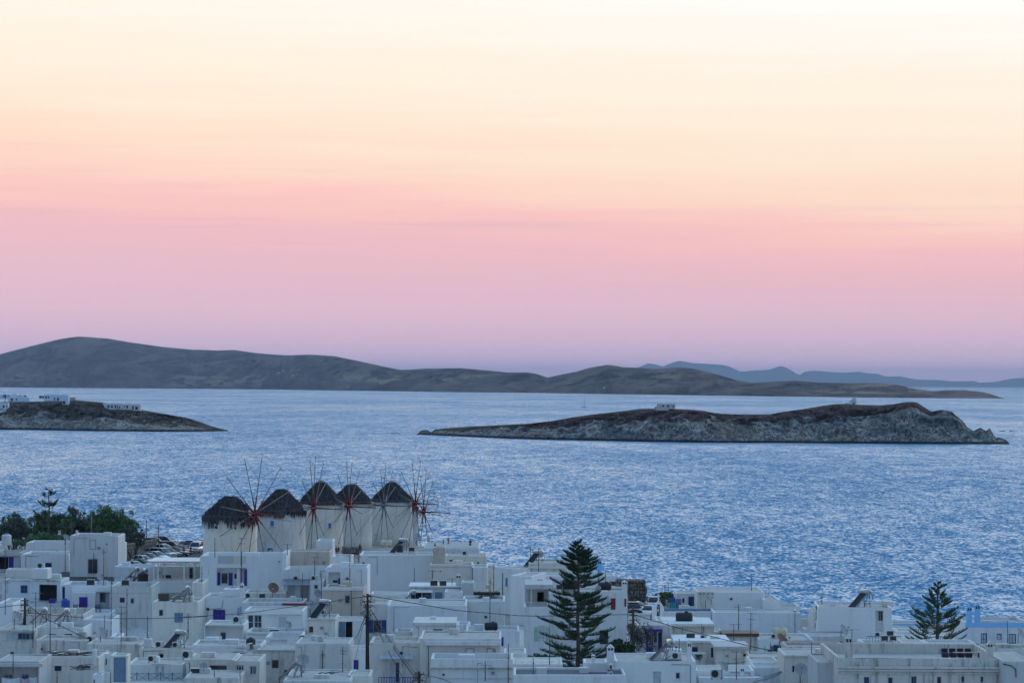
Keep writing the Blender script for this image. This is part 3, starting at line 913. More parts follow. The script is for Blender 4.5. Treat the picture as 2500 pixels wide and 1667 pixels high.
H('a4', 'A', 22, 1208, 694, 346, 'white house with a four-pane blue window and a wide dark opening', tone='white', dep=7, par=.1,
  feats=[('w', 236, 1260, 315, 1352, 'sky', 2, 2), ('o', 450, 1252, 654, 1500, 'bluegrey'), ('ledge', 1196, 1214, .1, 'old'),
         ('box', 385, 1072, 548, 1192, 1.5, 4.5, 'white')])
H('a4b', 'A', 60, 1076, 385, 351.5, 'low white roof wall with a sloping end above the four-pane blue window', tone='warm', dep=3, par=.3)
H('a5', 'B', 705, 128, 1292, 340, 'white terrace house with a violet door and a blue framed window', tone='white', dep=7,
  feats=[('o', 695+12, 150, 745, 300, 'sky'), ('n', 1140, 215, 1250, 438, .9, 1.0), ('box', 826, 214, 1090, 440, -1.3, -.002, 'white', 'porch', .05),
         ('dp', 910, 266, 1005, 394, 'purple', -1.3), ('wp', 1146, 217, 1211, 325, 'sky', 1, 1, .95),
         ('rail', 660, 385, 1255, 440, 'sky', -1.9, 'bars', 5), ('box', 820, 145, 1280, 210, -.35, -.003, 'clean', 'parapet')])
H('a5t', 'B', 655, 446, 1262, 332, 'white terrace front wall under the thin blue railing', tone='clean', dep=5, par=.7)
H('a6', 'B', 1268, 142, 1738, 338, 'white house with one small violet window and one small white framed window', tone='white', dep=8, par=.6,
  feats=[('w', 1375, 276, 1431, 334, 'purple', 1, 1), ('w', 1496, 282, 1541, 345, 'pale', 1, 1), ('ledge', 205, 213, .05)])
H('a8', 'B', 1742, 326, 2272, 322, 'white house with two blue-grey windows and junk on its low roof', tone='clean', dep=8, par=.25,
  feats=[('w', 1824, 415, 1872, 485, 'bluegrey', 1, 1), ('g', 2005, 448, 2100, 556), ('s', 2005, 448, 2052, 556, 'bluegrey'), ('s', 2055, 448, 2100, 556, 'bluegrey')])
H('a8r', 'B', 2205, 95, 2330, 336, 'narrow tall white wall strung with antenna masts', tone='clean', dep=6)
# --- front left
H('a4l', 'B', -40, 336, 150, 326, 'plain white wall at the left edge below the four-pane blue window', tone='clean', dep=8, par=.2)
H('b9', 'B', 938, 525, 1272, 306, 'plain white block with a rounded bluish top edge', tone='clean', dep=7, soft=.2)
H('b9s', 'B', 1262, 716, 1372, 301, 'white stair wall stepping down beside the plain white block', tone='clean', dep=4, soft=.15)
H('b10t', 'B', 140, 458, 958, 316, 'roof terrace wall behind two solar water heaters', tone='old', dep=9, par=.9)
H('b10', 'B', 400, 622, 962, 300, 'white house with two dark red vents in its top wall', tone='clean', dep=7,
  feats=[('o', 560, 686, 650, 756, 'red'), ('o', 738, 686, 830, 756, 'red')])
H('b11', 'B', -40, 640, 402, 297, 'weathered house with a strip of mismatched glazing below its roof', tone='old', dep=8, par=.1,
  feats=[('w', 70, 676, 200, 758, 'pale', 2, 1, CURTAIN), ('w', 203, 676, 402-4, 758, 'bluegrey', 4, 1), ('w', 116, 892, 160, 954, 'grey', 1, 1), ('ledge', 640, 662, .15, 'old')])
H('b12', 'B', 400, 762, 992, 292, 'crumbling white wall with peeling plaster', tone='old', dep=6, par=.2)
H('b13', 'B', 990, 800, 1622, 288, 'low old house with a rubble roof edge', tone='old', dep=7, par=.15)
H('b13b', 'B', 1600, 852, 2240, 284, 'white house with a small dark window opening and roof machinery', tone='warm', dep=6, par=.15,
  feats=[('o', 1826, 920, 1876, 982, 'grey')])
H('b14', 'B', 2200, 815, 3000, 281, 'low white house with a smooth front below the dark round water tank', tone='clean', dep=6, par=.25)
H('b15', 'B', 488, 958, 1132, 274, 'old white house with two blue windows and brushwood on its roof', tone='warm', dep=7, par=.05,
  feats=[('w', 626, 1052, 706, 1116, 'blue', 1, 1), ('w', 936, 1044, 1036, 1084, 'blue', 1, 1), ('ledge', 1042, 1052, .06), ('box', 1060, 870, 1100, 1060, -.3, .3, 'white', 'chimney', .04)])
H('b16', 'B', -60, 1002, 452, 266, 'blue-grey porch house under a thin roof slab at the lower left', tone='grey', dep=7, par=.1,
  feats=[('n', -20, 1064, 430, 1290, .5, 1.4), ('wp', 50, 1154, 150, 1196, 'grey', 2, 1, 1.35), ('wp', 250, 1154, 330, 1208, 'bluegrey', 2, 1, 1.35), ('ledge', 1024, 1062, .4, 'grey')])
H('b17', 'B', 1266, 934, 1462, 260, 'white stair head with a tall blue-grey panelled door', tone='clean', dep=2.4, par=.1, soft=.06,
  feats=[('d', 1304, 956, 1440, 1245, 'bluegrey'), ('ledge', 930, 948, .08)])
H('b18', 'B', 1450, 1040, 2098, 268, 'white barrel-topped house with a narrow double window', tone='clean', dep=7, par=.2, soft=.4,
  feats=[('w', 1786, 1056, 1826, 1196, 'white', 1, 1, CURTAIN), ('w', 1850, 1056, 1888, 1196, 'white', 1, 1, CURTAIN), ('ledge', 1026, 1040, .12, None, 1748, 1924, 'hood'),
         ('rail', 1300, 1140, 2116, 1250, 'bluegrey', -2.6, 'cross', 6)])
H('b18t', 'B', 1290, 1246, 2300, 263.5, 'white terrace edge under the crossed blue-grey railing', tone='white', dep=3.6, par=.0)
H('b19', 'B', 2090, 988, 2820, 271, 'white house with air conditioning units under its roof edge', tone='warm', dep=7, par=.1)
for i, (x, y) in enumerate(((1200, 922), (1160, 1122), (1062, 1160))):
    H('b20%d' % i, 'B', x-4, y, x+112, 262-2*i, ('upper', 'middle', 'lower')[i]+' of three small white stair niches with a dark arched opening', tone='clean', dep=2.0, par=.05, soft=.05,
      feats=[('o', x+6, y+55, x+28, y+128, 'grey')])
# --- centre, below the mills
H('c1', 'D', 192, 30, 1216, 347, 'wide white house with violet shutters in a recessed loggia', tone='clean', dep=8, par=.9, soft=.14,
  feats=[('n', 390, 182, 752, 396, .5, 1.1), ('wp', 440, 230, 532, 372, 'white', 1, 1, 1.05), ('sp', 396, 230, 436, 386, 'purple', 1.0), ('sp', 536, 236, 582, 388, 'purple', 1.0),
         ('wp', 606, 248, 630, 306, 'dark', 1, 1, 1.08), ('box', 634, 182, 672, 396, .3, 1.1, 'white', 'pier'), ('s', 724, 196, 756, 390, 'purple'),
         ('box', 404, 30, 596, 124, -.04, .1, 'grey', 'panel', .02), ('box', 602, 30, 744, 124, -.05, .1, 'warm', 'panel', .02)])
H('c1k', 'C', 800, 868, 838, 345.5, 'sloping white buttress at the right end of the loggia house', tone='clean', dep=6, par=.1)
H('c2b', 'C', 836, 856, 1196, 352, 'unpainted beige wall block in front of the middle windmill', tone='beige', dep=5, par=.2)
H('c2c', 'C', 1080, 770, 1216, 358, 'white wall with a hooked end standing left of the fourth windmill', tone='white', dep=5, par=.2)
H('c2', 'D', 1206, 196, 1716, 337, 'white house with a grey corrugated awning over its door', tone='clean', dep=7, par=.5,
  feats=[('w', 1246, 378, 1336, 500, 'pale', 1, 1, CURTAIN), ('d', 1402, 378, 1500, 600, 'grey'), ('awning', 1180, 308, 1528, 372, 'grey', 1.2, 5)])
H('c2r', 'D', 1522, 332, 1678, 333, 'small white annex with one square window beside the grey awning', tone='clean', dep=4, par=.1,
  feats=[('w', 1570, 380, 1612, 428, 'grey', 1, 1)])
H('c3', 'D', 1714, 168, 2210, 331, 'white corner house with a chamfered bright end and a shallow loggia', tone='clean', dep=7, par=.6, soft=.25,
  feats=[('n', 1742, 232, 1880, 380, .5, .9), ('sp', 1858, 300, 1880, 380, 'blue', .85), ('wp', 1795, 326, 1850, 352, 'dark', 1, 1, .85)])
H('c3b', 'C', 1206, 898, 1370, 345, 'low white terrace block below the seated visitors', tone='white', dep=5, par=.5)
H('c4', 'E', 130, 18, 1024, 396, 'huge blank white wall below the windmills', tone='clean', dep=9, par=.3)
H('c4b', 'C', 2036, 826, 2142, 393, 'beige plaster stack at the right end of the huge blank wall', tone='beige', dep=3, par=.1)
H('c5', 'E', 1166, 34, 1672, 404, 'low white house with one small dark window at the right end of the mill hill', tone='warm', dep=7, par=.15,
  feats=[('w', 1222, 84, 1282, 128, 'navy', 1, 1)])
H('c6', 'E', 988, 132, 1504, 391, 'long white wall with a thick rounded coping', tone='clean', dep=6, par=.4, feats=[('ledge', 130, 160, .12)])
H('c6b', 'E', 1496, 165, 1684, 389, 'white wall end with a blue downpipe at its corner', tone='white', dep=6, par=.2, feats=[('pipe', ((1500, 175), (1500, 352)), .07, 'sky')])
H('c7', 'E', 268, 486, 736, 360, 'low white garden wall in front of the huge blank wall', tone='clean', dep=4, par=.2,
  feats=[('o', 440, 436, 506, 478), ('box', 478, 512, 612, 600, -.3, -.003, 'warm', 'bench')])
H('c8', 'E', 736, 408, 1372, 334, 'white roof house with a shaded kitchen, grey-blue door and tall white chimney', tone='white', dep=6, par=.15,
  feats=[('o', 756, 462, 886, 566, 'grey'), ('w', 890, 458, 1010, 566, 'bluegrey', 2, 2), ('d', 1048, 470, 1138, 606, 'bluegrey'), ('awning', 742, 434, 1024, 462, 'white', .9, 4),
         ('chim', 1330, 236, 406, 62, 'cap', 1.0), ('slab', 728, 396, 1372, 412, -.25, 6.2, 'white')])
H('c8b', 'E', 1164, 462, 1378, 329, 'white block with a blind arch and a half-round moulding', tone='clean', dep=4, par=.1, feats=[('arch', 1212, 500, 1368, 590), ('o', 1216, 566, 1360, 584)])
H('c8c', 'E', 1366, 352, 1518, 331, 'tall grey-white box beside the dark roof terrace', tone='grey', dep=5, par=.1)
H('c9', 'E', 1376, 572, 1892, 322, 'plain white house facing the narrow alley', tone='white', dep=8, par=.3)
H('d1', 'D', 222, 528, 716, 330, 'white house with closed violet double shutters', tone='clean', dep=7, par=.3, soft=.15,
  feats=[('w', 352, 682, 488, 812, 'purple', 2, 1), ('sp', 354, 684, 420, 812, 'purple'), ('sp', 422, 684, 488, 812, 'purple'), ('box', 466, 432, 668, 526, .6, 2.6, 'clean', 'block'),
         ('chim', 694, 352, 528, 52, 'gable', .4), ('pipe', ((270, 800), (290, 680), (455, 660), (470, 560)), .02)])
H('d2t', 'D', 722, 470, 1216, 334, 'white roof terrace with air conditioners and a rusty dish', tone='warm', dep=5, par=.8)
H('d2m', 'D', 690, 590, 1434, 324, 'long white roof parapet under the red-brown beam', tone='white', dep=7, par=.4,
  feats=[('box', 1180, 604, 1560, 628, -.25, -.05, 'red', 'beam', .01)])
H('d2', 'D', 724, 692, 1436, 314, 'white house with a pair of large six-pane windows and pale shutters', tone='clean', dep=7, par=.2,
  feats=[('w', 764, 742, 838, 920, 'pale', 1, 2), ('w', 842, 742, 936, 920, 'pale', 2, 2), ('w', 1140, 768, 1226, 898, 'pale', 2, 1), ('sp', 1142, 770, 1182, 898, 'pale'), ('sp', 1184, 770, 1226, 898, 'pale'),
         ('box', 944, 722, 1412, 742, -.25, -.003, 'clean', 'coping', .03), ('ledge', 932, 944, .1)])
H('d3', 'D', 238, 858, 716, 303, 'white house with a recessed grey back wall and one dark window', tone='clean', dep=6, par=.2,
  feats=[('n', 244, 880, 702, 1082, .5, 1.3), ('wp', 440, 956, 498, 1042, 'dark', 2, 1, 1.25), ('post', 324, 882, 1082, .9, .03)])
H('d4', 'D', 740, 950, 1440, 300, 'low white wall between the six-pane window house and the bluish parapet', tone='white', dep=6, par=.5)
H('d12', 'D', 95, 1104, 724, 284, 'low white house with a smooth front and a tall grey flue', tone='clean', dep=6, par=.2, feats=[('chim', 438, 1000, 1104, 28, 'pipe', .3), ('pipe', ((438, 1100), (432, 1264)), .12, 'grey')])
H('d13', 'D', 968, 1012, 1404, 288, 'white roof terrace with a bright bluish parapet', tone='clean', dep=7, par=.9, feats=[('n', 1030, 1050, 1232, 1146, .5, .6)])
H('d5', 'D', 1478, 796, 1822, 302, 'stained white house with one narrow dark window', tone='warm', dep=7, par=.2, feats=[('w', 1508, 884, 1552, 954, 'dark', 1, 1), ('ledge', 780, 800, .15, 'old')])
H('d5u', 'D', 1676, 432, 2162, 322, 'tall beige-stained house left of the wired utility pole', tone='beige', dep=8, par=.2,
  feats=[('w', 1940, 508, 1998, 604, 'bluegrey', 1, 1), ('pipe', ((1884, 425), (2018, 440), (2018, 800)), .03), ('ledge', 402, 440, .12, 'white')])
H('d6', 'D', 1814, 812, 2164, 308, 'white entrance wall with a grey panel and a black doorway', tone='white', dep=6, par=.1,
  feats=[('d', 1826, 816, 1942, 1056, 'bluegrey'), ('o', 1948, 822, 2028, 1072, 'dark')])
H('d7', 'D', 1336, 1084, 1996, 274, 'big blank white house end with a rounded top corner', tone='white', dep=7, par=.15, soft=.5)
H('d8', 'D', 858, 1168, 1342, 278, 'old stained house with a brown wooden window', tone='old', dep=7, par=.1, feats=[('w', 1060, 1292, 1136, 1386, 'brown', 1, 1), ('o', 1206, 1408, 1280, 1470), ('ledge', 1156, 1176, .12, 'grey')])
H('d9', 'D', 588, 1300, 908, 264, 'white house with two barred windows at the bottom', tone='warm', dep=7, par=.1,
  feats=[('w', 622, 1350, 722, 1440, 'pale', 4, 1), ('w', 788, 1356, 872, 1466, 'pale', 3, 1)])
H('d10', 'D', 20, 1282, 592, 266, 'white house with a brown slatted shutter beside its window', tone='warm', dep=7, par=.1,
  feats=[('w', 308, 1352, 404, 1466, 'dark', 1, 1), ('s', 408, 1352, 508, 1466, 'brown')])
H('d11', 'D', -10, 1496, 660, 257, 'flat cream roof edge at the bottom of the picture', tone='old', dep=7, par=.12)
H('d11r', 'D', 1190, 1530, 2010, 258, 'flat roof cluttered with pumps at the bottom of the picture', tone='white', dep=10, par=.1)
H('d6b', 'E', -28, 1166, 226, 288, 'narrow white house with a violet door left of the utility pole', tone='clean', dep=6, par=.25, feats=[('d', 18, 1288, 122, 1454, 'purple')])
H('d6c', 'E', -10, 1470, 270, 262, 'small white roof block with a vent at the foot of the utility pole', tone='white', dep=5, par=.1)
# --- right of the wired pole
H('e5l', 'E', 166, 618, 474, 316, 'old white house with wide blue shutters behind the wires', tone='warm', dep=8, par=.2,
  feats=[('w', 300, 806, 404, 958, 'grey', 1, 1), ('s', 252, 804, 298, 958, 'blue'), ('s', 406, 804, 458, 958, 'blue'), ('ledge', 1000, 1012, .12)])
H('e5', 'E', 468, 622, 1424, 313, 'broad old white house with a mottled windowless wall', tone='white', dep=9, par=.15, feats=[('box', 470, 630, 510, 960, -.15, -.003, 'white', 'downpipe_cover', .05)])
H('e5s', 'E', 560, 940, 770, 306, 'ruined low wall with flaking plaster', tone='old', dep=4, par=.3)
H('e3', 'E', 788, 846, 1300, 300, 'white house with a bright blue double window', tone='clean', dep=7, par=.1,
  feats=[('w', 1026, 918, 1136, 1020, 'sky', 2, 2), ('d', 770+22, 896, 786+22, 1016, 'blue'), ('slab', 780, 836, 1300, 870, -.3, 7.2, 'warm')])
H('e3b', 'E', 1306, 852, 1470, 297, 'white wall with two leaning buttresses', tone='white', dep=4, par=.4, feats=[('box', 1306, 856, 1346, 1010, -.6, -.002, 'clean', 'buttress', .12), ('box', 1426, 860, 1468, 1010, -.6, -.002, 'clean', 'buttress', .12)])
H('e9', 'E', 1416, 938, 2068, 288, 'white rounded house with a blue door beside the alley steps', tone='clean', dep=7, par=.3, soft=.3, feats=[('o', 1768, 1014, 1842, 1118, 'blue'), ('s', 1844, 1012, 1876, 1118, 'purple')])
H('e2', 'E', 262, 1078, 862, 272, 'white house with a scalloped awning over a glazed balcony door', tone='warm', dep=7, par=.3, soft=.25,
  feats=[('w', 502, 1316, 560, 1560, 'pale', 1, 2, CURTAIN), ('w', 572, 1316, 618, 1560, 'bluegrey', 1, 2), ('awning', 384, 1216, 792, 1262, 'pale', .7, 9), ('rail', 370, 1492, 784, 1590, 'blue', -1.0, 'bars', 13)])
H('e4a', 'E', 866, 1026, 1846, 270, 'grand old white house, topmost storey with a moulded roof edge', tone='warm', dep=8, par=.1, soft=.05,
  feats=[('slab', 930, 1062, 1846, 1112, -.35, 8.1, 'white', 'cornice'), ('hatch', 1420, 1148, 1522, 1264), ('hatch', 1676, 1148, 1778, 1264), ('pipe', ((968, 1500), (968, 1100), (1010, 1066)), .03)])
H('e4b', 'E', 996, 1272, 1990, 263, 'balcony storey of the grand old house with a moulded band', tone='white', dep=6, par=.8, soft=.05,
  feats=[('slab', 986, 1366, 2004, 1382, -.3, .0, 'warm', 'moulding'), ('slab', 990, 1384, 2000, 1398, -.2, .0, 'old', 'moulding'), ('slab', 1100, 1506, 2000, 1514, -.08, .0, 'old', 'moulding')])
H('e10', 'E', 1876, 1204, 2152, 274, 'small white terrace house with a thin white railing on top', tone='clean', dep=5, par=.1, soft=.2, feats=[('rail', 1980, 1100, 2100, 1200, 'white', .4, 'bars', 4)])
# --- alley and the house behind the big pine
H('f1w', 'F', 30, 352, 205, 372, 'long white alley house with blue shutters seen end on', tone='clean', dep=8, yaw=-58, par=.1, feats=[('pipe', ((118, 420), (118, 690)), .05, 'navy'), ('s', 150, 470, 166, 560, 'sky')])
H('f1l', 'F', 196, 446, 420, 352, 'tall white house wall rising above the alley', tone='clean', dep=8, yaw=-14, par=.2)
H('f1', 'F', 386, 312, 1010, 370, 'white house with dentils under its roof edge and a solar heater on top', tone='warm', dep=8, par=.2,
  feats=[('slab', 380, 352, 760, 374, -.2, .0, 'white', 'cornice'), ('box', 240, 410, 390, 440, -.1, 2.0, 'grey')])
H('f1r', 'F', 520, 446, 1290, 360, 'long low white house behind the crown of the big pine', tone='clean', dep=7, par=.2, feats=[('chimc', 1126, 262, 440, 44, 'gable', 2.5, 'blue')])
H('f2', 'F', 600, 622, 1418, 312, 'large white house behind the pine with red shutters and a tall chimney', tone='white', dep=9, par=.3, soft=.2,
  feats=[('w', 1150, 682, 1242, 796, 'white', 2, 2, CURTAIN), ('s', 1146, 678, 1156, 800, 'red'), ('s', 1244, 682, 1292, 800, 'red'), ('w', 1128, 1016, 1218, 1160, 'dark', 2, 2), ('chim', 1386, 488, 622, 58, 'cap', .6),
         ('w', 1000, 700, 1080, 800, 'red', 2, 2), ('w', 820, 1010, 900, 1110, 'dark', 2, 2), ('s', 1386, 686, 1404, 768, 'red')])
H('f2l', 'F', 342, 770, 604, 309, 'white balcony front with a curved top and pale green shutters', tone='clean', dep=7, par=1.0, soft=.2,
  feats=[('w', 488, 978, 560, 1112, 'white', 2, 1, CURTAIN), ('s', 444, 980, 486, 1130, 'green'), ('s', 564, 980, 600, 1130, 'green')])
H('f2p', 'F', 350, 586, 604, 317, 'recessed balcony room with a dark doorway under a flat slab', tone='white', dep=5, par=.05,
  feats=[('o', 476, 620, 546, 776, 'dark'), ('slab', 348, 540, 640, 588, -3.0, 5.2, 'grey'), ('post', 414, 592, 780, -2.6, .06), ('post', 598, 592, 780, -2.6, .06), ('box', 520, 1224, 690, 1256, -4.6, -4.2, 'white', 'flower_box')])
H('g7', 'G', 20, 640, 426, 304, 'white chapel end wall behind a violet-blue timber porch', tone='warm', dep=7, par=.15, soft=.25,
  feats=[('w', 214, 700, 254, 840, 'bluegrey', 1, 2), ('d', 268, 716, 312, 960, 'navy'),
         ('slab', 112, 680, 318, 708, -1.5, -.02, 'purple', 'porch_roof'), ('post', 140, 708, 976, -1.4, .09, 'purple'), ('post', 204, 708, 880, -1.4, .06, 'purple'), ('post', 306, 708, 976, -1.4, .06, 'purple'),
         ('rail', 136, 872, 312, 978, 'purple', -1.4, 'bars', 9), ('sp', 136, 884, 206, 976, 'purple', -1.3)])
H('g5', 'G', 336, 628, 912, 308, 'flat-roofed white house with lights strung along its eaves', tone='warm', dep=8, par=.05,
  feats=[('slab', 330, 618, 914, 648, -.5, 8, 'white'), ('pipe', ((424, 700), (424, 660)), .02), ('pipe', ((545, 655), (545, 770)), .02), ('pipe', ((790, 655), (790, 720)), .03)])
H('g5b', 'G', 250, 575, 720, 321, 'white roof wall behind the black water tank', tone='white', dep=5, par=.3)
H('g1t', 'G', 333, 478, 908, 345, 'white terrace wall with washing hung above it', tone='clean', dep=8, par=.8, zb=7.5, feats=[('slab', 335, 446, 905, 478, .5, .7, 'bluegrey', 'wind_screen')])
H('g1', 'G', 484, 278, 724, 356, 'white terrace room with a blue framed doorway', tone='white', dep=7, par=.2, zb=6, feats=[('w', 614, 312, 710, 444, 'sky', 2, 1), ('ledge', 268, 284, .05)])
H('g2', 'G', 716, 250, 1492, 350, 'biggest flat-topped white house on the right shore', tone='clean', dep=9, par=.2, zb=6, feats=[('box', 716, 252, 904, 470, -.02, .3, 'warm', 'panel', .03)] + [('pipe', ((x, 270), (x, 280)), .12, 'dark') for x in (746, 794, 842, 889)])
H('g3', 'G', 1480, 346, 1668, 347, 'lower white block stepping down right of the biggest shore house', tone='clean', dep=8, par=.2, zb=6, feats=[('o', 1536, 470, 1556, 490, 'grey'), ('chim', 1552, 186, 344, 22, 'pipe', 2.0)])
H('g4b', 'G', 1652, 420, 1900, 350, 'white wall top with square holes near the shore', tone='white', dep=5, par=.3, zb=6, feats=[('o', 1714, 448, 1790, 502), ('o', 1796, 454, 1866, 522)])
H('g4', 'G', 905, 490, 1902, 340, 'long white lower wall of the shore houses', tone='clean', dep=6, par=.1, zb=7, soft=.06)
H('g4c', 'G', 1888, 560, 2050, 348, 'pale wall closing the gap to the sea', tone='grey', dep=4, par=.2, zb=5)
H('g4d', 'G', 1955, 690, 2058, 340, 'low white step wall in the gap to the sea', tone='white', dep=4, par=.2)
H('g6r', 'G', 1008, 762, 1422, 308, 'small house with a faded red-brown tiled shed roof', tone='warm', dep=6, par=.02, feats=[('slab', 1000, 730, 1428, 764, -.35, 3.6, 'brown')])
H('g6l', 'G', 905, 712, 1010, 311, 'white cube left of the red-brown shed roof', tone='clean', dep=4, par=.1)
H('g8', 'G', 1424, 800, 2056, 305, 'white rounded house with open bright blue shutters', tone='clean', dep=8, par=.25, soft=.35,
  feats=[('w', 1594, 866, 1664, 936, 'dark', 1, 1), ('s', 1560, 872, 1592, 940, 'sky'), ('s', 1666, 866, 1700, 990, 'sky'), ('s', 1484, 868, 1500, 980, 'green')])
H('g8u', 'G', 1940, 760, 2500, 322, 'broad flat roof in front of the big white cube', tone='grey', dep=7, par=.2)
H('g6', 'G', 440, 822, 1098, 298, 'white house with two violet windows behind the gable chimney', tone='warm', dep=7, par=.15,
  feats=[('w', 656, 886, 722, 950, 'purple', 1, 1), ('w', 464, 880, 488, 918, 'purple', 1, 1), ('slab', 446, 812, 1098, 836, -.2, 7, 'clean'), ('g', 874, 890, 912, 1008)])
H('g6w', 'G', 660, 960, 820, 294, 'pale grey shutter boards beside the potted plant', tone='grey', dep=2, par=.05)
H('g7b', 'G', 946, 892, 1322, 291, 'grey-topped square house with cables hung across its front', tone='warm', dep=6, par=.04, soft=.05,
  feats=[('slab', 910, 880, 1324, 912, -.3, 6.1, 'grey'), ('pipe', ((960, 1060), (1100, 1075), (1220, 1065), (1300, 1042)), .02)])
H('g9', 'G', -228, 1048, 704, 262, 'wide white house front with a blind and a small shuttered window', tone='clean', dep=8, par=.1, soft=.35,
  feats=[('g', 212, 1168, 300, 1303, CURTAIN), ('w', 466, 1176, 522, 1256, 'white', 1, 1), ('s', 526, 1178, 580, 1274, 'white'), ('ledge', 1160, 1168, .1, None, 204, 312, 'hood'), ('chim', 625, 795, 1048, 46, 'gable', 1.0),
         ('box', 360, 920, 544, 1032, 1.5, 3.5, 'clean')])
H('g10', 'G', 700, 1148, 1376, 264, 'low white rounded wall with a bell-shaped chimney', tone='clean', dep=5, par=.1, soft=.35, feats=[('chim', 1232, 1098, 1290, 50, 'cap', -.4), ('box', 735, 1236, 1480, 1320, -1.4, -.1, 'white')])
H('g11', 'G', 1322, 1046, 1650, 273, 'white cube room with a stepped upper wall', tone='clean', dep=5, par=.2, soft=.2)
H('g11b', 'G', 1366, 1116, 1732, 267, 'white cube room with cables leaving its right corner', tone='clean', dep=5, par=.2, soft=.2)
H('g11c', 'G', 1320, 990, 1720, 285, 'low old wall behind the white box rooms', tone='old', dep=5, par=.2)
H('g12', 'G', 1736, 878, 2420, 272, 'long cream wall with a stained sloping coping', tone='beige', dep=5, par=.3, feats=[('ledge', 872, 900, .1, 'old')])
H('g12b', 'G', 1718, 978, 2350, 262, 'cream house with two narrow windows beside the ornate roofed mansion', tone='warm', dep=7, par=.12,
  feats=[('g', 1806, 1100, 1830, 1174), ('ledge', 976, 992, .15, 'old'), ('w', 2010, 1112, 2040, 1230, 'pale', 1, 1)])
H('g12c', 'G', 2088, 1052, 2360, 256, 'grey-white box built against the cream house', tone='grey', dep=5, par=.1)
# --- lower right
H('h1s', 'G', 2046, 476, 2116, 336, 'narrow white side wing with a dish and a barred window', tone='white', dep=5, yaw=0, par=.1, zb=6, feats=[('w', 2070, 612, 2096, 668, 'grey', 2, 2)])
H('h1', 'H', -14, 430, 836, 331, 'big white cube house with a tall blue-grey door in a slot', tone='clean', dep=9, yaw=-3, par=.25, zb=6, soft=.06,
  feats=[('n', 648, 468, 736, 722, .5, .7), ('wp', 678, 474, 733, 586, 'grey', 2, 3, .66), ('box', 655, 712, 740, 722, -.3, .0, 'warm', 'step'), ('box', 738, 366, 856, 428, 4, 6.5, 'warm', 'stair_head')])
H('h2', 'H', 840, 614, 1290, 348, 'low bluish white wall between the cube house and the pine', tone='clean', dep=5, par=.3, zb=5, feats=[('box', 846, 616, 1284, 640, -.03, .0, 'blue', 'painted_band', .01)])
H('h2b', 'H', 900, 704, 1250, 341, 'lower bluish white terrace wall left of the pine', tone='clean', dep=5, par=.3, zb=5)
H('h3', 'H', 1678, 604, 2420, 318, 'white house with navy framed windows and two sky-blue chimneys', tone='white', dep=8, par=.3, soft=.12,
  feats=[('w', 1856, 728, 1926, 860, 'navy', 2, 2, CURTAIN), ('w', 2038, 736, 2094, 804, 'navy', 1, 1, CURTAIN), ('w', 2176, 736, 2260, 850, 'navy', 2, 1, CURTAIN),
         ('chimc', 1722, 398, 606, 58, 'gable', .7, 'blue'), ('chimc', 1816, 368, 606, 60, 'gable', 1.2, 'blue'), ('box', 1682, 606, 2400, 664, -.03, .0, 'blue', 'painted_band', .01), ('box', 1790, 584, 2160, 612, 1.5, 1.8, 'warm')])
H('h6', 'H', 1960, 905, 2480, 296, 'brownish flat roof terrace at the right edge', tone='old', dep=6, par=.3)
H('h7', 'H', 520, 850, 960, 288, 'white roof wall behind the grey metal railing', tone='clean', dep=6, par=.3)
H('h8', 'H', 955, 838, 1240, 262, 'white cube stair head on the mansion roof', tone='clean', dep=4, par=.1, soft=.1)
H('h8b', 'H', 1240, 838, 1800, 276, 'long low white roof wall in front of the right-hand pine', tone='white', dep=4, par=.2)
H('h9', 'H', 370, 872, 950, 266, 'cream terrace wall on the mansion roof', tone='beige', dep=4, par=.2)
H('h4', 'H', 215, 1014, 2100, 246, 'old mansion with a stained parapet and a moulded cornice over small windows', tone='old', dep=14, par=.9, soft=.05,
  feats=[('slab', 196, 1112, 2116, 1136, -.42, -.003, 'old', 'cornice'), ('slab', 210, 1140, 2104, 1166, -.28, -.003, 'warm', 'cornice'), ('slab', 218, 1170, 2098, 1192, -.14, -.003, 'old', 'cornice'),
         ('w', 512, 1228, 576, 1320, 'sky', 1, 1), ('w', 790, 1230, 842, 1320, 'bluegrey', 1, 1), ('w', 1056, 1224, 1120, 1320, 'bluegrey', 2, 1), ('w', 1350, 1224, 1406, 1320, 'pale', 1, 1), ('w', 1630, 1220, 1668, 1296, 'pale', 1, 1), ('w', 1852, 1222, 1890, 1296, 'pale', 1, 1),
         ('chim', 337, 735, 1014, 82, 'cap', 1.0), ('chim', 1958, 818, 1010, 74, 'gable', 2.0)])
H('h5', 'H', 2106, 1050, 2460, 244, 'grey side wall with a black cable at the lower right corner', tone='grey', dep=10, par=.1, feats=[('pipe', ((2106, 1080), (2200, 1100), (2256, 1140), (2260, 1230)), .04)])
H('h4l', 'H', -20, 1058, 216, 250, 'plain grey-white wall left of the mansion', tone='grey', dep=8, par=.1)
# --- bottom, in front of the pine
H('fb2', 'F', 208, 1366, 742, 266, 'low white house with a rubble-covered sloping roof', tone='warm', dep=7, par=.1, roof=PL['old'])
H('fb1', 'F', 228, 1474, 1402, 255, 'dark flat roof with a low white rim at the bottom centre', tone='white', dep=7, par=.3, roof=mat('tar_roof', (.10, .11, .12), .9))
H('fb3', 'F', 962, 1350, 1212, 260, 'small white curved wall with a capped chimney', tone='clean', dep=4, par=.1, soft=.5, feats=[('chim', 1062, 1262, 1352, 40, 'cap', .3), ('chim', 1240, 1160, 1350, 74, 'gable', -.2)])
H('fb4', 'F', 1200, 1330, 1300, 262, 'white stack wall carrying the tall gabled chimney', tone='white', dep=3, par=.05)
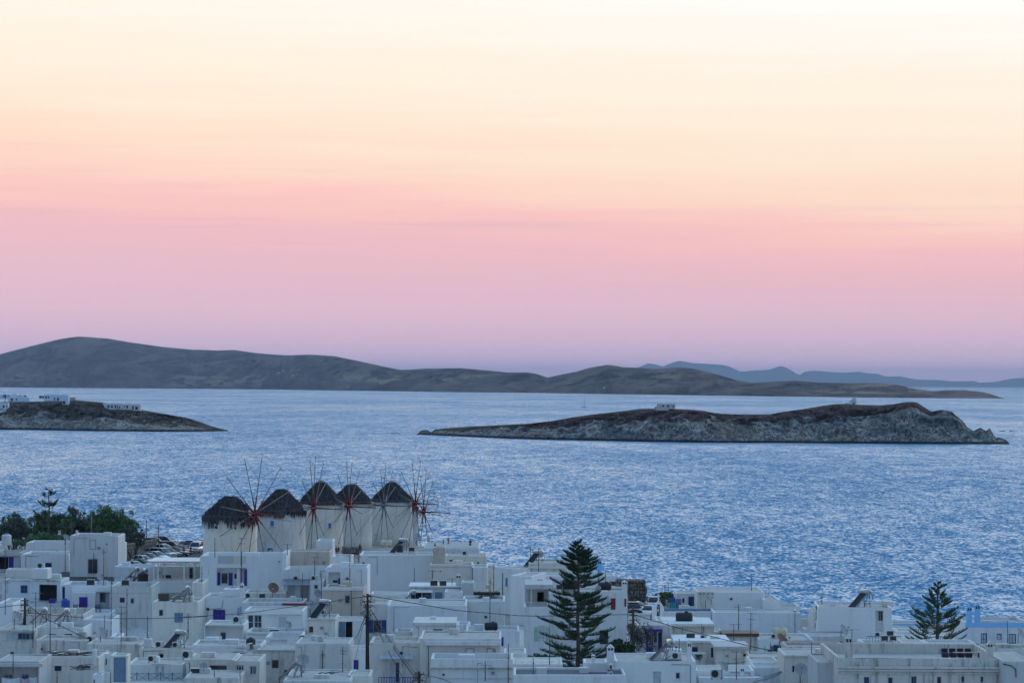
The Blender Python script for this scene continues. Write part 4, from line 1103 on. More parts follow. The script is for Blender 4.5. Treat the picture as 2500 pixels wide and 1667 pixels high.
# ------------------------------------------------------------------ things on the roofs
STEEL = mat('brushed_steel', (.46, .46, .46), .30, 1.0, var=.08, scale=6)
GALV = mat('galvanised_pipe', (.17, .17, .18), .6, .4)
RUST = mat('rusty_mast', (.13, .085, .07), .75, .2, var=.4, scale=8)
BLACKP = mat('black_plastic', (.02, .02, .025), .5)
CREAM = mat('ac_cream', (.62, .61, .57), .5, var=.08)
DISHM = mat('dish_grey', (.36, .37, .38), .6, var=.15)
DISHR = mat('dish_rusty', (.22, .13, .09), .8, .1, var=.4, scale=5)
COLLECT = mat('collector_glass', (.012, .018, .03), .6)
COLLECT.node_tree.nodes['Principled BSDF'].inputs['Specular IOR Level'].default_value = .15
ALU = mat('aluminium_frame', (.22, .23, .25), .5, .5)
PLASTW = mat('white_plastic_tank', (.66, .66, .64), .5, var=.08)
YEL = mat('yellowish_tank', (.62, .56, .38), .5)
BLUEB = mat('blue_barrel', (.03, .07, .33), .45)
WOODG = mat('grey_old_wood', (.12, .095, .08), .85, var=.4, scale=6)
TERRA = mat('terracotta', (.38, .15, .09), .8)

def heater_proto(wrap=False):
    t = thing('solar_water_heater', 'x', 'solar heater')
    bm = bmesh.new()
    prof = [(.02, -.66), (.20, -.655), (.285, -.62), (.30, -.58), (.30, .58), (.285, .62), (.20, .655), (.02, .66)]
    M = Matrix.Translation((0, 0, 1.5)) @ Matrix.Rotation(R(90), 4, 'X')
    lathe(bm, prof, 20, 0, M)
    tk = new_obj('tank', bm, STEEL, t)
    bm = bmesh.new(); lathe(bm, [(.0, .0), (.09, .0), (.09, .03), (.0, .03)], 12, 0, Matrix.Translation((0, -.655, 1.5)) @ Matrix.Rotation(R(90), 4, 'X'))
    new_obj('end_cap', bm, GALV, tk)
    # collector: a glazed frame sloping down on the sunny side
    M = Matrix.Translation((-.98, 0, .68)) @ Matrix.Rotation(R(-42), 4, 'Y')
    bm = bmesh.new()
    for y0, y1 in ((-.55, -.5), (.5, .55)): bx(bm, -1.05, 1.05, y0, y1, -.05, .05, 0, M)
    for x0, x1 in ((-1.05, -1.0), (1.0, 1.05)): bx(bm, x0, x1, -.5, .5, -.05, .05, 0, M)
    cl = new_obj('collector', bm, ALU, t)
    bm = bmesh.new(); bx(bm, -1.0, 1.0, -.5, .5, -.03, .03, 0, M)
    new_obj('glass', bm, COLLECT, cl)
    for y in (-.45, .45):
        bm = bmesh.new(); tube(bm, (.12, y, 1.22), (.18, y, 0), .035, n=5); tube(bm, (-.1, y, 1.22), (-.55, y, 0), .03, n=5)
        new_obj('leg', bm, GALV, t)
    bm = bmesh.new(); tube(bm, (.16, -.45, .35), (.16, .45, .35), .025, n=5); tube(bm, (.15, -.45, .5), (-.5, -.45, .12), .022, n=5)
    new_obj('brace', bm, GALV, t)
    bm = bmesh.new()
    pr = None
    for i in range(9):
        a = i/8*math.pi
        p = (.2+.25*math.sin(a), -.5, 1.4-.8*i/8)
        if pr: tube(bm, pr, p, .025, n=5)
        pr = p
    new_obj('hose', bm, BLACKP, t)
    return t
def dish_proto(name, m):
    t = thing('satellite_dish', 'x', 'satellite dish')
    # bowl tilted towards the sky, its axis along local -y
    M = Matrix.Translation((0, -.08, 1.0)) @ Matrix.Rotation(R(90-32), 4, 'X')
    bm = bmesh.new()
    prof = [(.5*i/8, .16*(i/8)**2) for i in range(1, 9)]
    lathe(bm, prof, 20, 0, M, cap=False)
    lathe(bm, [(p[0], p[1]-.015) for p in prof[::-1]], 20, 0, M, cap=False)
    lathe(bm, [(.5, .145), (.515, .15), (.515, .165), (.5, .165)], 20, 0, M, cap=False)
    new_obj('dish', bm, m, t, smooth=True)
    bm = bmesh.new()
    a = M @ Vector((0, -.48, .15)); b = M @ Vector((0, -.05, .62))
    tube(bm, a, b, .018, n=5); bx(bm, -.04, .04, -.06, .06, -.04, .04, 0, Matrix.Translation(b))
    new_obj('feed_arm', bm, GALV, t)
    bm = bmesh.new(); tube(bm, (0, .06, 0), (0, .06, 1.0), .035, n=6); bx(bm, -.16, .16, -.1, .22, 0, .03)
    new_obj('pole', bm, GALV, t)
    return t
def ac_proto():
    t = thing('air_conditioner', 'x', 'air conditioner')
    bm = bmesh.new(); bx(bm, -.43, .43, 0, .32, .1, .72)
    bevel(new_obj('casing', bm, CREAM, t), .03)
    bm = bmesh.new(); lathe(bm, [(.0, 0), (.25, 0), (.25, .02), (.0, .02)], 18, 0, Matrix.Translation((-.13, .0, .41)) @ Matrix.Rotation(R(90), 4, 'X'))
    fan = new_obj('fan', bm, BLACKP, t)
    bm = bmesh.new()
    for r in (.08, .16, .24):
        n = 14
        for i in range(n):
            a0 = 2*math.pi*i/n; a1 = 2*math.pi*(i+1)/n
            tube(bm, (-.13+r*math.cos(a0), -.03, .41+r*math.sin(a0)), (-.13+r*math.cos(a1), -.03, .41+r*math.sin(a1)), .007, n=4, caps=False)
    new_obj('fan_guard', bm, GALV, fan)
    for x in (-.33, .33):
        bm = bmesh.new(); bx(bm, x-.04, x+.04, .0, .32, 0, .098)
        new_obj('foot', bm, GALV, t)
    return t
def acb_proto():     # back of a unit: a dark ribbed coil
    t = thing('air_conditioner', 'x', 'air conditioner')
    bm = bmesh.new(); bx(bm, -.43, .43, 0, .32, .1, .72)
    bevel(new_obj('casing', bm, CREAM, t), .02)
    bm = bmesh.new(); bx(bm, -.40, .40, -.012, -.002, .13, .69)
    g = new_obj('coil', bm, BLACKP, t)
    bm = bmesh.new()
    for i in range(7): bx(bm, -.39, .39, -.024, -.014, .16+i*.08, .175+i*.08)
    new_obj('guard_bars', bm, GALV, g)
    for x in (-.33, .33):
        bm = bmesh.new(); bx(bm, x-.04, x+.04, .0, .32, 0, .098)
        new_obj('foot', bm, GALV, t)
    return t
def tank_v(m, lidm):
    t = thing('water_tank', 'x', 'water tank')
    bm = bmesh.new()
    prof = [(.05, 0), (.6, .0), (.63, .06)]
    for i in range(6):
        z = .12+i*.17; prof += [(.63, z), (.60, z+.05), (.63, z+.1)]
    prof += [(.62, 1.2), (.5, 1.36), (.2, 1.42), (.02, 1.43)]
    lathe(bm, prof, 22)
    b = new_obj('barrel', bm, m, t)
    bm = bmesh.new(); lathe(bm, [(.02, 1.42), (.24, 1.42), (.24, 1.53), (.02, 1.54)], 16)
    new_obj('lid', bm, lidm, t)
    bm = bmesh.new(); tube(bm, (.55, -.35, .2), (.85, -.5, .2), .03, n=5); tube(bm, (.85, -.5, .2), (.85, -.5, -.1), .03, n=5)
    new_obj('pipe', bm, GALV, t)
    return t
def tank_h(m):
    t = thing('water_tank', 'x', 'water tank')
    bm = bmesh.new()
    prof = [(.02, -.9), (.4, -.89), (.52, -.8), (.55, -.7)]
    for i in range(6):
        z = -.6+i*.22; prof += [(.55, z), (.53, z+.05), (.55, z+.1)]
    prof += [(.55, .72), (.52, .8), (.4, .89), (.02, .9)]
    lathe(bm, prof, 22, 0, Matrix.Translation((0, 0, .62)) @ Matrix.Rotation(R(90), 4, 'Y'))
    new_obj('barrel', bm, m, t)
    bm = bmesh.new(); lathe(bm, [(.02, 1.14), (.2, 1.14), (.2, 1.25), (.02, 1.26)], 14, 0, Matrix.Translation((.25, 0, 0)))
    new_obj('lid', bm, m, t)
    for x in (-.55, .55):
        bm = bmesh.new(); bx(bm, x-.06, x+.06, -.4, .4, 0, .16)
        new_obj('cradle', bm, GALV, t)
    return t
PROTO = {}
USED = set()
MAKERS = {'heater': heater_proto, 'dish': lambda: dish_proto('d', DISHM), 'dishr': lambda: dish_proto('d', DISHR), 'ac': ac_proto, 'acb': acb_proto,
          'tankw': lambda: tank_v(PLASTW, COL['sky']), 'tankk': lambda: tank_v(BLACKP, COL['sky']), 'tankh': lambda: tank_h(BLACKP), 'tanky': lambda: tank_h(YEL), 'tankb': lambda: tank_v(BLUEB, BLUEB)}
GROUPS = {'heater': 'solar water heaters on the roofs', 'dish': 'satellite dishes', 'dishr': 'satellite dishes', 'ac': 'air conditioners on roofs and walls', 'acb': 'air conditioners on roofs and walls',
          'tankw': 'roof water tanks', 'tankk': 'roof water tanks', 'tankh': 'roof water tanks', 'tanky': 'roof water tanks', 'tankb': 'roof water tanks'}
def put(kind, crop, X, Y, D, rz, sc, label):
    """X, Y: foot of the thing in the picture; D: its distance"""
    loc = P(crop, X, Y, D)
    if kind not in PROTO:
        t = MAKERS[kind](); t['group'] = GROUPS[kind]
        t.location = loc; t.rotation_euler = (0, 0, R(rz)); t.scale = (sc,)*3; t['label'] = label
        PROTO[kind] = t
    else:
        dup(PROTO[kind], loc, R(rz), label, GROUPS[kind], sc)
for a in (
 ('heater', 'A', 1575, 1205, 366, 12, 1.0, 'solar water heater on a tall stand, upper of the pair left of the pergola'),
 ('heater', 'A', 1668, 1215, 364.5, 20, .95, 'solar water heater just right of and below the upper one by the pergola'),
 ('heater', 'B', 2158, 322, 326, 10, 1.05, 'solar water heater standing alone on the low roof with junk'),
 ('heater', 'B', 512, 600, 308, 6, 1.15, 'smaller solar water heater right of the wooden pole at the lower left'),
 ('heater', 'B', 765, 620, 306, 10, 1.2, 'solar water heater with a round end cap on the left roof terrace'),
 ('heater', 'B', 2070, 850, 286, 42, 1.05, 'gleaming solar water heater above the white box of machinery'),
 ('heater', 'D', 1700, 770, 306, 48, 1.1, 'gleaming solar water heater left of the wired utility pole'),
 ('heater', 'D', 1390, 1525, 262, 8, 1.15, 'solar water heater in front of the rounded blank house end'),
 ('heater', 'E', 795, 612, 331, 6, .95, 'solar water heater by the shaded roof kitchen'),
 ('heater', 'F', 490, 345, 372.5, 40, 1.2, 'gleaming solar water heater against the sea left of the big pine'),
 ('heater', 'G', 402, 1035, 264, 8, 1.1, 'solar water heater in front of the violet-blue porch'),
 ('heater', 'H', 535, 432, 335, 30, 1.25, 'gleaming solar water heater on top of the big white cube'),
 ('heater', 'C', 1795, 865, 402, 40, 1.15, 'gleaming solar water heater in front of the fifth windmill'),
 ('tankw', 'A', 75, 800, 402, 0, 1.12, 'white ribbed water tank on the roof at the left edge'),
 ('tankk', 'A', 1640, 1255, 362, 0, 1.15, 'black round water tank below the solar heaters by the pergola'),
 ('tankk', 'D', 803, 1150, 284, 0, .78, 'black round water tank with a blue lid in the middle of the town'),
 ('tankb', 'B', 752, 405, 336, 0, .85, 'deep blue barrel tank beside the violet door terrace'),
 ('tankh', 'G', 565, 612, 311, 0, 1.05, 'long black water tank on the flat roof behind the violet-blue porch'),
 ('tankh', 'E', 1727, 935, 291, 0, .78, 'black water tank on the rounded house by the alley steps'),
 ('tankh', 'F', 820, 596, 316, 0, 1.05, 'big black tank on the roof behind the pine trunk'),
 ('tankh', 'F', 1180, 604, 316, 0, .85, 'smaller black tank on the roof right of the pine trunk'),
 ('tanky', 'G', 1665, 775, 310, -12, .9, 'yellowish water tank under the long shore wall'),
 ('tankk', 'C', 1768, 865, 399, 0, .75, 'black round tank on the huge blank wall in front of the fifth windmill'),
 ('tanky', 'C', 1655, 825, 399, 0, .9, 'pale tank on the huge blank wall right of the standing visitor'),
 ('tankw', 'B', 1700, 853, 286.5, 0, .75, 'pale glassy round tank left of the gleaming solar heater'),
 ('ac', 'A', 470, 1075, 349, 0, 1.1, 'air conditioner on the roof wall above the four-pane blue window'),
 ('acb', 'A', 1040, 1272, 342, 0, 1.15, 'air conditioner seen from behind below the tall tower house'),
 ('acb', 'A', 1440, 1272, 341, 0, 1.1, 'air conditioner seen from behind left of the black round tank'),
 ('ac', 'B', 1040, 800, 294, 0, 1.1, 'air conditioner on a shelf beside a dish at the lower left'),
 ('ac', 'B', 1830, 855, 285, 0, 1.0, 'air conditioner left of the slanted collector of the lower heater'),
 ('ac', 'B', 2020, 855, 284.6, 0, .9, 'air conditioner under the legs of the gleaming lower heater'),
 ('ac', 'B', 1745, 1020, 266, 0, .95, 'air conditioner with a dark fan beside the slanting panel'),
 ('ac', 'B', 2150, 985, 268, 0, 1.2, 'large cream air conditioner on the wall above the dark coil'),
 ('acb', 'B', 2240, 1172, 262, 0, 1.0, 'dark air conditioner coil right of the crossed railing'),
 ('ac', 'D', 780, 555, 331, 0, 1.05, 'air conditioner with a dark fan on the white roof terrace'),
 ('acb', 'D', 940, 555, 331, 30, .95, 'air conditioner turned aside left of the rusty dish'),
 ('ac', 'D', 640, 852, 300.5, 0, 1.15, 'air conditioner right of the closed violet shutters'),
 ('ac', 'D', 1570, 335, 332, 0, .9, 'air conditioner on the small annex by the grey awning'),
 ('ac', 'D', 355, 1085, 290, 0, .85, 'air conditioner in the recess of the grey-backed house'),
 ('acb', 'D', 1088, 1012, 295, 0, 1.15, 'brown-grilled air conditioner below the pale shutters'),
 ('ac', 'D', 1440, 1082, 285, 0, 1.15, 'air conditioner at the left end of the rounded blank house'),
 ('acb', 'D', 810, 1168, 277, 70, .95, 'air conditioner in front of the black tank with a blue lid'),
 ('acb', 'D', 130, 1475, 263, 0, 1.0, 'dark coil of an air conditioner left of the brown shutter'),
 ('ac', 'D', 1680, 740, 309, 0, .8, 'air conditioner under the gleaming heater by the utility pole'),
 ('ac', 'E', 860, 612, 329.5, 0, .8, 'small dark air conditioner below the shaded roof kitchen'),
 ('acb', 'E', 1035, 402, 334.5, 0, 1.05, 'white air conditioner on top of the shaded kitchen'),
 ('acb', 'E', 1145, 402, 334.5, 0, 1.0, 'red and black air conditioner beside the white one over the kitchen'),
 ('acb', 'F', 710, 598, 315.5, 0, .9, 'air conditioner on the roof left of the pine trunk'),
 ('acb', 'F', 1000, 555, 318, 0, .95, 'air conditioner on the roof just right of the pine trunk'),
 ('ac', 'F', 1250, 1435, 257.5, 62, .85, 'upper of two stacked air conditioners on the gabled chimney stack'),
 ('ac', 'F', 1250, 1515, 257.5, 62, .85, 'lower of two stacked air conditioners on the gabled chimney stack'),
 ('ac', 'F', 1930, 1330, 259, 0, 1.05, 'air conditioner on the roof beside the gable chimney with a blind below'),
 ('acb', 'G', 640, 810, 301, 0, 1.1, 'brown-grilled air conditioner under the string of lights'),
 ('ac', 'G', 790, 812, 301, 0, .85, 'air conditioner under the string of lights, right of the brown-grilled one'),
 ('ac', 'G', 940, 1262, 257, 0, 1.35, 'large white air conditioner in front of the bell-shaped chimney'),
 ('ac', 'G', 1600, 795, 309, 10, .8, 'air conditioner left of the yellowish tank'),
 ('acb', 'G', 2165, 818, 326, 40, 1.0, 'air conditioner at the foot of the big white cube'),
 ('ac', 'H', 680, 785, 296, 0, .9, 'grey air conditioner on the wall below the slot door'),
 ('acb', 'H', 752, 825, 284, 0, .85, 'left air conditioner of the three glowing orange by the slot door'),
 ('acb', 'H', 850, 822, 284.5, 0, .8, 'right air conditioner of the three glowing orange by the slot door'),
 ('acb', 'H', 815, 770, 285.5, 0, .85, 'top air conditioner of the three glowing orange by the slot door'),
 ('acb', 'C', 1865, 865, 399, 0, 1.0, 'white latticed air conditioner on the huge blank wall'),
 ('ac', 'C', 2305, 895, 402, 0, 1.0, 'air conditioner at the far right of the mill hill roof'),
 ('dish', 'A', 755, 790, 404, 40, .95, 'satellite dish on the skylight house beside the tower'),
 ('dish', 'A', 1130, 1272, 341.5, 55, 1.1, 'satellite dish right of the rear-facing air conditioner below the tower'),
 ('dish', 'B', 170, 632, 299, 62, 1.3, 'large satellite dish left of the wooden pole'),
 ('dish', 'B', 1160, 828, 292, 60, 1.3, 'satellite dish at the end of the slanting cable'),
 ('dish', 'D', 570, 530, 332, 55, .9, 'small pale dish behind the lantern-topped chimney'),
 ('dishr', 'D', 1065, 560, 332.5, 30, 1.35, 'large rusty dish on the white roof terrace'),
 ('dish', 'D', 1605, 590, 330, 30, 1.0, 'grey dish below the small annex window'),
 ('dish', 'D', 1525, 740, 307, 20, 1.05, 'grey dish behind the slanting collector by the utility pole'),
 ('dish', 'D', 230, 1475, 262, 10, .8, 'small dish right of the dark coil at the bottom'),
 ('dish', 'D', 1432, 1440, 260, 5, 1.15, 'dish behind the tangle of the lower solar heater'),
 ('dish', 'F', 1118, 650, 311, -30, .7, 'small dish on the house right of the pine trunk'),
 ('dish', 'G', 818, 478, 346, 55, 1.4, 'grey dish on the terrace beside the washing'),
 ('dishr', 'G', 1668, 1010, 283, 60, 1.65, 'big rust-edged dish in front of the bright blue shutters'),
 ('dish', 'G', 1005, 1240, 256, 50, 1.0, 'dish beside the large white air conditioner at the bottom'),
 ('dish', 'G', 2088, 575, 334, 58, 1.15, 'dish on the narrow side wing of the big cube'),
 ('dish', 'G', 1900, 1300, 252, 5, 1.2, 'dish in front of the cream house with narrow windows'),
 ('dish', 'G', 410, 900, 262.6, 5, .01, 'x') if False else ('dish', 'H', 258, 825, 322, 58, 1.35, 'dish standing at the foot of the big white cube'),
 ('dish', 'H', 2292, 868, 310, 58, 1.3, 'dish at the right edge in front of the navy framed windows'),
 ('dish', 'C', 1908, 805, 402, 25, 1.1, 'dish beside the heater in front of the fifth windmill'),
 ('dish', 'E', 815, 500, 330.5, 20, .01, 'x') if False else ('dish', 'D', 1240, 975, 297, 35, .95, 'dish above the bluish parapet terrace'),
): put(*a)

def antenna(crop, X, Yt, Yb, D, label, style='yagi', m=None, r=.05):
    a = P(crop, X, Yb, D); b = P(crop, X, Yt, D)
    h = b.z-a.z
    t = thing('tv_antenna', label, 'antenna', a, R(random.uniform(-60, 60)), 'rooftop antennas')
    bm = bmesh.new(); tube(bm, (0, 0, -.3), (0, 0, h), r, r*.7, 5)
    for i in range(int(h/.9)): tube(bm, (0, 0, .5+i*.9), (0, 0, .58+i*.9), r*1.5, n=5)
    new_obj('mast', bm, m or RUST, t)
    if style in ('yagi', 'two'):
        for zz, ln in ((h-.1, 1.5),)+(((h-.75, 1.0),) if style == 'two' else ()):
            bm = bmesh.new(); tube(bm, (-ln*.35, 0, zz), (ln*.65, 0, zz), .022, n=4)
            bo = new_obj('boom', bm, GALV, t)
            bm = bmesh.new()
            for i in range(6):
                x = -ln*.3+ln*.9*i/5; w = .36-.035*i
                tube(bm, (x, -w, zz+.02), (x, w, zz+.02), .010, n=4)
            new_obj('elements', bm, GALV, bo)
    elif style == 'fish':
        bm = bmesh.new(); tube(bm, (-.5, 0, h-.4), (.7, 0, h-.4), .022, n=4)
        bo = new_obj('boom', bm, GALV, t)
        bm = bmesh.new()
        for i in range(5):
            x = -.45+i*.28
            tube(bm, (x, -.05, h-.75), (x+.12, .05, h-.05), .012, n=4)
        new_obj('elements', bm, GALV, bo)
for a in (
 ('A', 748, 590, 780, 403, 'bent antenna mast behind the left side of the tower house', 'yagi'),
 ('A', 825, 540, 690, 390, 'antenna mast rising at the tower house left corner', 'fish'),
 ('A', 748, 780, 1100, 392, 'tall mast against the blank wall left of the tower', 'none'),
 ('A', 1190, 840, 1265, 342, 'antenna mast in front of the tower house, right of its doors', 'fish'),
 ('A', 1075, 885, 965, 383.5, 'short aerial above the tower house doors', 'none'),
 ('A', 1287, 1160, 1420, 341, 'antenna with a long boom below the tower right corner', 'yagi'),
 ('A', 58, 830, 1100, 396, 'dark mast in front of the violet doors at the left edge', 'none'),
 ('B', 60, 30, 440, 318, 'tall antenna at the left edge in front of the four-pane window house', 'two'),
 ('A', 2240, 1010, 1250, 357, 'left mast of the cluster beside the pergola', 'none'),
 ('A', 2312, 1040, 1330, 350, 'tallest mast of the cluster beside the pergola', 'yagi'),
 ('B', 1275, 60, 720, 304, 'long bare mast beside the bluish white block', 'none'),
 ('B', 1390, 370, 920, 290, 'long mast with a small head in the middle left', 'two'),
 ('B', 1455, 165, 790, 293, 'leaning mast right of the small violet window', 'none'),
 ('B', 1200, 470, 790, 302, 'thin mast in front of the bluish white block', 'none'),
 ('B', 575, 340, 910, 292, 'long leaning mast crossing the left roof terrace', 'none'),
 ('B', 408, 210, 620, 299, 'antenna mast right of the wooden pole with white cable bundles', 'two'),
 ('B', 378, 470, 820, 292, 'mast rising from the weathered glazed-strip house', 'none'),
 ('B', 150, 920, 1100, 265, 'thin mast on the porch house at the lower left', 'none'),
 ('B', 515, 900, 1110, 273, 'rusty mast at the left end of the brushwood roof', 'none'),
 ('B', 655, 1110, 1256, 262, 'short mast below the left blue window at the bottom', 'none'),
 ('B', 1692, 480, 760, 318, 'pale thin mast on the two-window house wall', 'none'),
 ('B', 2160, 445, 700, 318, 'thin mast at the right of the two-window house', 'fish'),
 ('D', 690, -20, 355, 345, 'rusty antenna mast in front of the loggia house', 'none'),
 ('C', 250, 745, 890, 346, 'mast on the roof below the left windmill', 'none'),
 ('C', 465, 745, 960, 345, 'antenna mast with a side arm below the left windmill wheel', 'two'),
 ('C', 845, 795, 870, 346, 'short antenna on the loggia house right corner', 'yagi'),
 ('C', 1070, 900, 1035, 337, 'antenna in front of the unpainted beige block', 'two'),
 ('D', 1655, 235, 560, 330, 'dark mast beside the small annex', 'none'),
 ('D', 1425, 235, 660, 326, 'rusty mast in front of the grey awning door', 'none'),
 ('D', 1998, 0, 385, 330, 'antenna in front of the chamfered corner house', 'fish'),
 ('D', 210, 155, 560, 340, 'dark mast at the left edge of the loggia house', 'none'),
 ('D', 45, 720, 1000, 300, 'thin mast left of the closed violet shutters', 'fish'),
 ('D', 1668, 1165, 1440, 272, 'leaning antenna on the rounded blank house', 'none'),
 ('D', 1912, 1125, 1510, 266, 'antenna mast near the right end of the rounded blank house', 'fish'),
 ('D', 362, 1400, 1568, 258, 'rusty mast in front of the brown shutter', 'none'),
 ('D', 672, 1370, 1568, 258, 'rusty mast in front of the barred windows', 'none'),
 ('D', 1148, 1475, 1568, 257, 'short mast left of the lower solar heater', 'none'),
 ('E', 800, 170, 370, 388, 'thin mast in front of the huge blank wall', 'none'),
 ('E', 1012, 210, 400, 336, 'antenna above the shaded roof kitchen', 'yagi'),
 ('E', 1255, 300, 400, 336, 'short antenna left of the tall white chimney', 'yagi'),
 ('E', 1712, 300, 930, 292, 'tall pale mast above the black tank by the alley', 'none'),
 ('E', 1758, 130, 430, 330, 'dark cluttered mast at the alley corner', 'yagi'),
 ('E', 1595, 950, 1045, 290, 'short mast above the grand old house roof', 'none'),
 ('E', 1932, 1090, 1568, 262, 'dark mast at the right end of the grand old house', 'none'),
 ('E', 1655, 1300, 1500, 261, 'antenna in front of the balcony storey', 'fish'),
 ('F', 405, 140, 290, 372, 'mast left of the gleaming heater against the sea', 'yagi'),
 ('F', 490, 165, 440, 366, 'mast crossing the gleaming heater by the pine', 'none'),
 ('F', 1118, 380, 610, 320, 'mast in front of the sky-blue chimney', 'none'),
 ('F', 1186, 390, 500, 350, 'thin mast right of the sky-blue chimney', 'none'),
 ('F', 605, 1000, 1340, 266, 'yellowish mast in front of the pale green shutters', 'none'),
 ('F', 435, 1310, 1520, 258, 'mast on the rubble-covered roof', 'none'),
 ('F', 1205, 1105, 1330, 262, 'mast left of the tall gabled chimney', 'none'),
 ('G', 345, 170, 440, 349, 'left mast of the two in front of the shore bush', 'yagi'),
 ('G', 382, 140, 440, 350, 'right mast of the two in front of the shore bush', 'none'),
 ('G', 1338, 70, 230, 354, 'mast on top of the biggest shore house', 'yagi'),
 ('G', 1190, 390, 705, 312, 'mast in front of the long shore wall, left one', 'fish'),
 ('G', 1330, 490, 880, 292, 'mast in front of the long shore wall, right one', 'two'),
 ('G', 1135, 620, 850, 302, 'antenna rising from the red-brown shed roof', 'two'),
 ('G', 1838, 470, 770, 336, 'leaning mast with a dark head at the end of the shore wall', 'yagi'),
 ('G', 770, 620, 780, 305, 'short mast on the string-light roof', 'none'),
 ('G', 882, 490, 615, 320, 'short mast right of the black tank', 'none'),
 ('G', 508, 790, 965, 262, 'short mast behind the air conditioner by the gable chimney', 'none'),
 ('G', 1165, 935, 1225, 262, 'antenna in front of the grey-topped square house', 'two'),
 ('G', 1318, 870, 1140, 288, 'dark mast at the grey-topped square house corner', 'none'),
 ('G', 1555, 835, 990, 300, 'dark mast left of the bright blue shutters', 'none'),
 ('G', 1745, 780, 870, 304, 'mast right of the bright blue shutters', 'none'),
 ('G', 2030, 825, 1025, 264, 'dark mast in front of the long cream wall', 'none'),
 ('G', 2148, 255, 410, 338, 'mast on the left end of the big cube', 'fish'),
 ('H', 2162, 590, 850, 313, 'mast in front of the navy framed windows', 'yagi'),
 ('H', 375, 680, 760, 300, 'small aerial on the ornate mansion chimney', 'yagi'),
 ('C', 2035, 1010, 1060, 388, 'small antenna on the long coping wall', 'yagi'),
 ('C', 1360, 930, 1042, 336, 'mast left of the chamfered corner house', 'fish'),
): antenna(*a)

# junk, furniture and small lots
def crate_lot(name, label, cat, crop, X0, Y0, X1, Y1, D, m, depth=.8):
    a = P(crop, X0, Y1, D); b = P(crop, X1, Y0, D)
    bm = bmesh.new()
    w = b.x-a.x; h = b.z-a.z; n = max(2, int(w/.3))
    bx(bm, 0, w, 0, depth, 0, h)
    for i in range(n): bx(bm, w*i/n+.02, w*(i+1)/n-.02, -.03, -.002, h*.06, h*.94)
    o = new_obj(name, bm, m, None, loc=a)
    bevel(o, .015)
    return tag(o, label, cat)
crate_lot('wooden_crate', 'brown wooden crate on the low roof with junk', 'crate', 'B', 1815, 228, 1940, 312, 327, WOODG)
crate_lot('wooden_crate', 'brown crate beside the red-grilled unit over the kitchen', 'crate', 'E', 1010, 572, 1075, 606, 331, COL['brown'])
def brush(label, crop, X0, X1, Y, D, h, n, seed, m=WOODG):
    """a pile of cut branches"""
    rnd = random.Random(seed)
    a = P(crop, X0, Y, D); b = P(crop, X1, Y, D)
    t = thing('branch_pile', label, 'brushwood', a)
    w = b.x-a.x
    for k in range(n):
        bm = bmesh.new()
        x = rnd.uniform(0, w*.8); l = rnd.uniform(.25, .55)*w
        z0 = rnd.uniform(.02, h*.7); y = rnd.uniform(0, .9)
        pr = Vector((x, y, z0))
        for i in range(4):
            q = pr + Vector((l/4, rnd.uniform(-.15, .15), rnd.uniform(-.12, .14)*h*1.6)); q.z = max(.02, q.z)
            tube(bm, pr, q, .035-.007*i, n=5); pr = q
        new_obj('branch', bm, m, t)
brush('long row of dry brushwood on the old roof with two blue windows', 'B', 500, 1075, 945, 276, .55, 30, 1)
brush('heap of dry branches between the two blue windows at the bottom', 'B', 800, 1020, 1106, 271, .6, 22, 2)
brush('tangle of cut sticks and junk beside the crate on the low roof', 'B', 1860, 2130, 310, 329, .7, 18, 3)
brush('dark planks and sticks stored on the dark roof terrace near the alley', 'E', 1520, 1830, 552, 329, 1.1, 26, 4, COL['dark'])
brush('scrap and pump parts in front of the rounded blank house', 'D', 1560, 1960, 1520, 264, .8, 20, 5, COL['dark'])
brush('loose sticks on the low parapet at the bottom centre', 'D', 520, 745, 1226, 275, .3, 10, 6)
brush('pile of rubble sticks on the rubble roof left of the pine', 'F', 330, 560, 1440, 263, .3, 12, 7)
def wall_box(label, crop, X0, Y0, X1, Y1, D, m, dep, name='roof_terrace_box', cat='storage box'):
    a = P(crop, X0, Y1, D); b = P(crop, X1, Y0, D)
    bm = bmesh.new(); bx(bm, 0, b.x-a.x, 0, dep, 0, b.z-a.z)
    o = new_obj(name, bm, m, None, loc=a); bevel(o, .03)
    return tag(o, label, cat)
wall_box('dark box standing in for the dark gap on the dark roof terrace', 'E', 1514, 468, 1836, 552, 331, COL['dark'], 2.0, 'dark_gap_box')  # added box: the darkness inside the gap is put into its colour
wall_box('small yellow box on top of the dark gap box', 'E', 1662, 378, 1722, 428, 331.5, YEL, .5, 'plastic_box')
wall_box('brown box between the black tanks right of the pine trunk', 'F', 1232, 508, 1296, 552, 317, COL['brown'], .8, 'wooden_box')
wall_box('small grey box on the shaded house left of the pine', 'F', 476, 486, 534, 536, 321, COL['grey'], .8, 'metal_box')
wall_box('violet cloth-covered shelter beside the wide dark opening', 'B', 560, 288, 632, 338, 343, COL['purple'], .5, 'cloth_cover', 'cover')
wall_box('blue chest on the violet door terrace', 'B', 1034, 390, 1098, 436, 337.2, COL['blue'], .6, 'garden_chest')
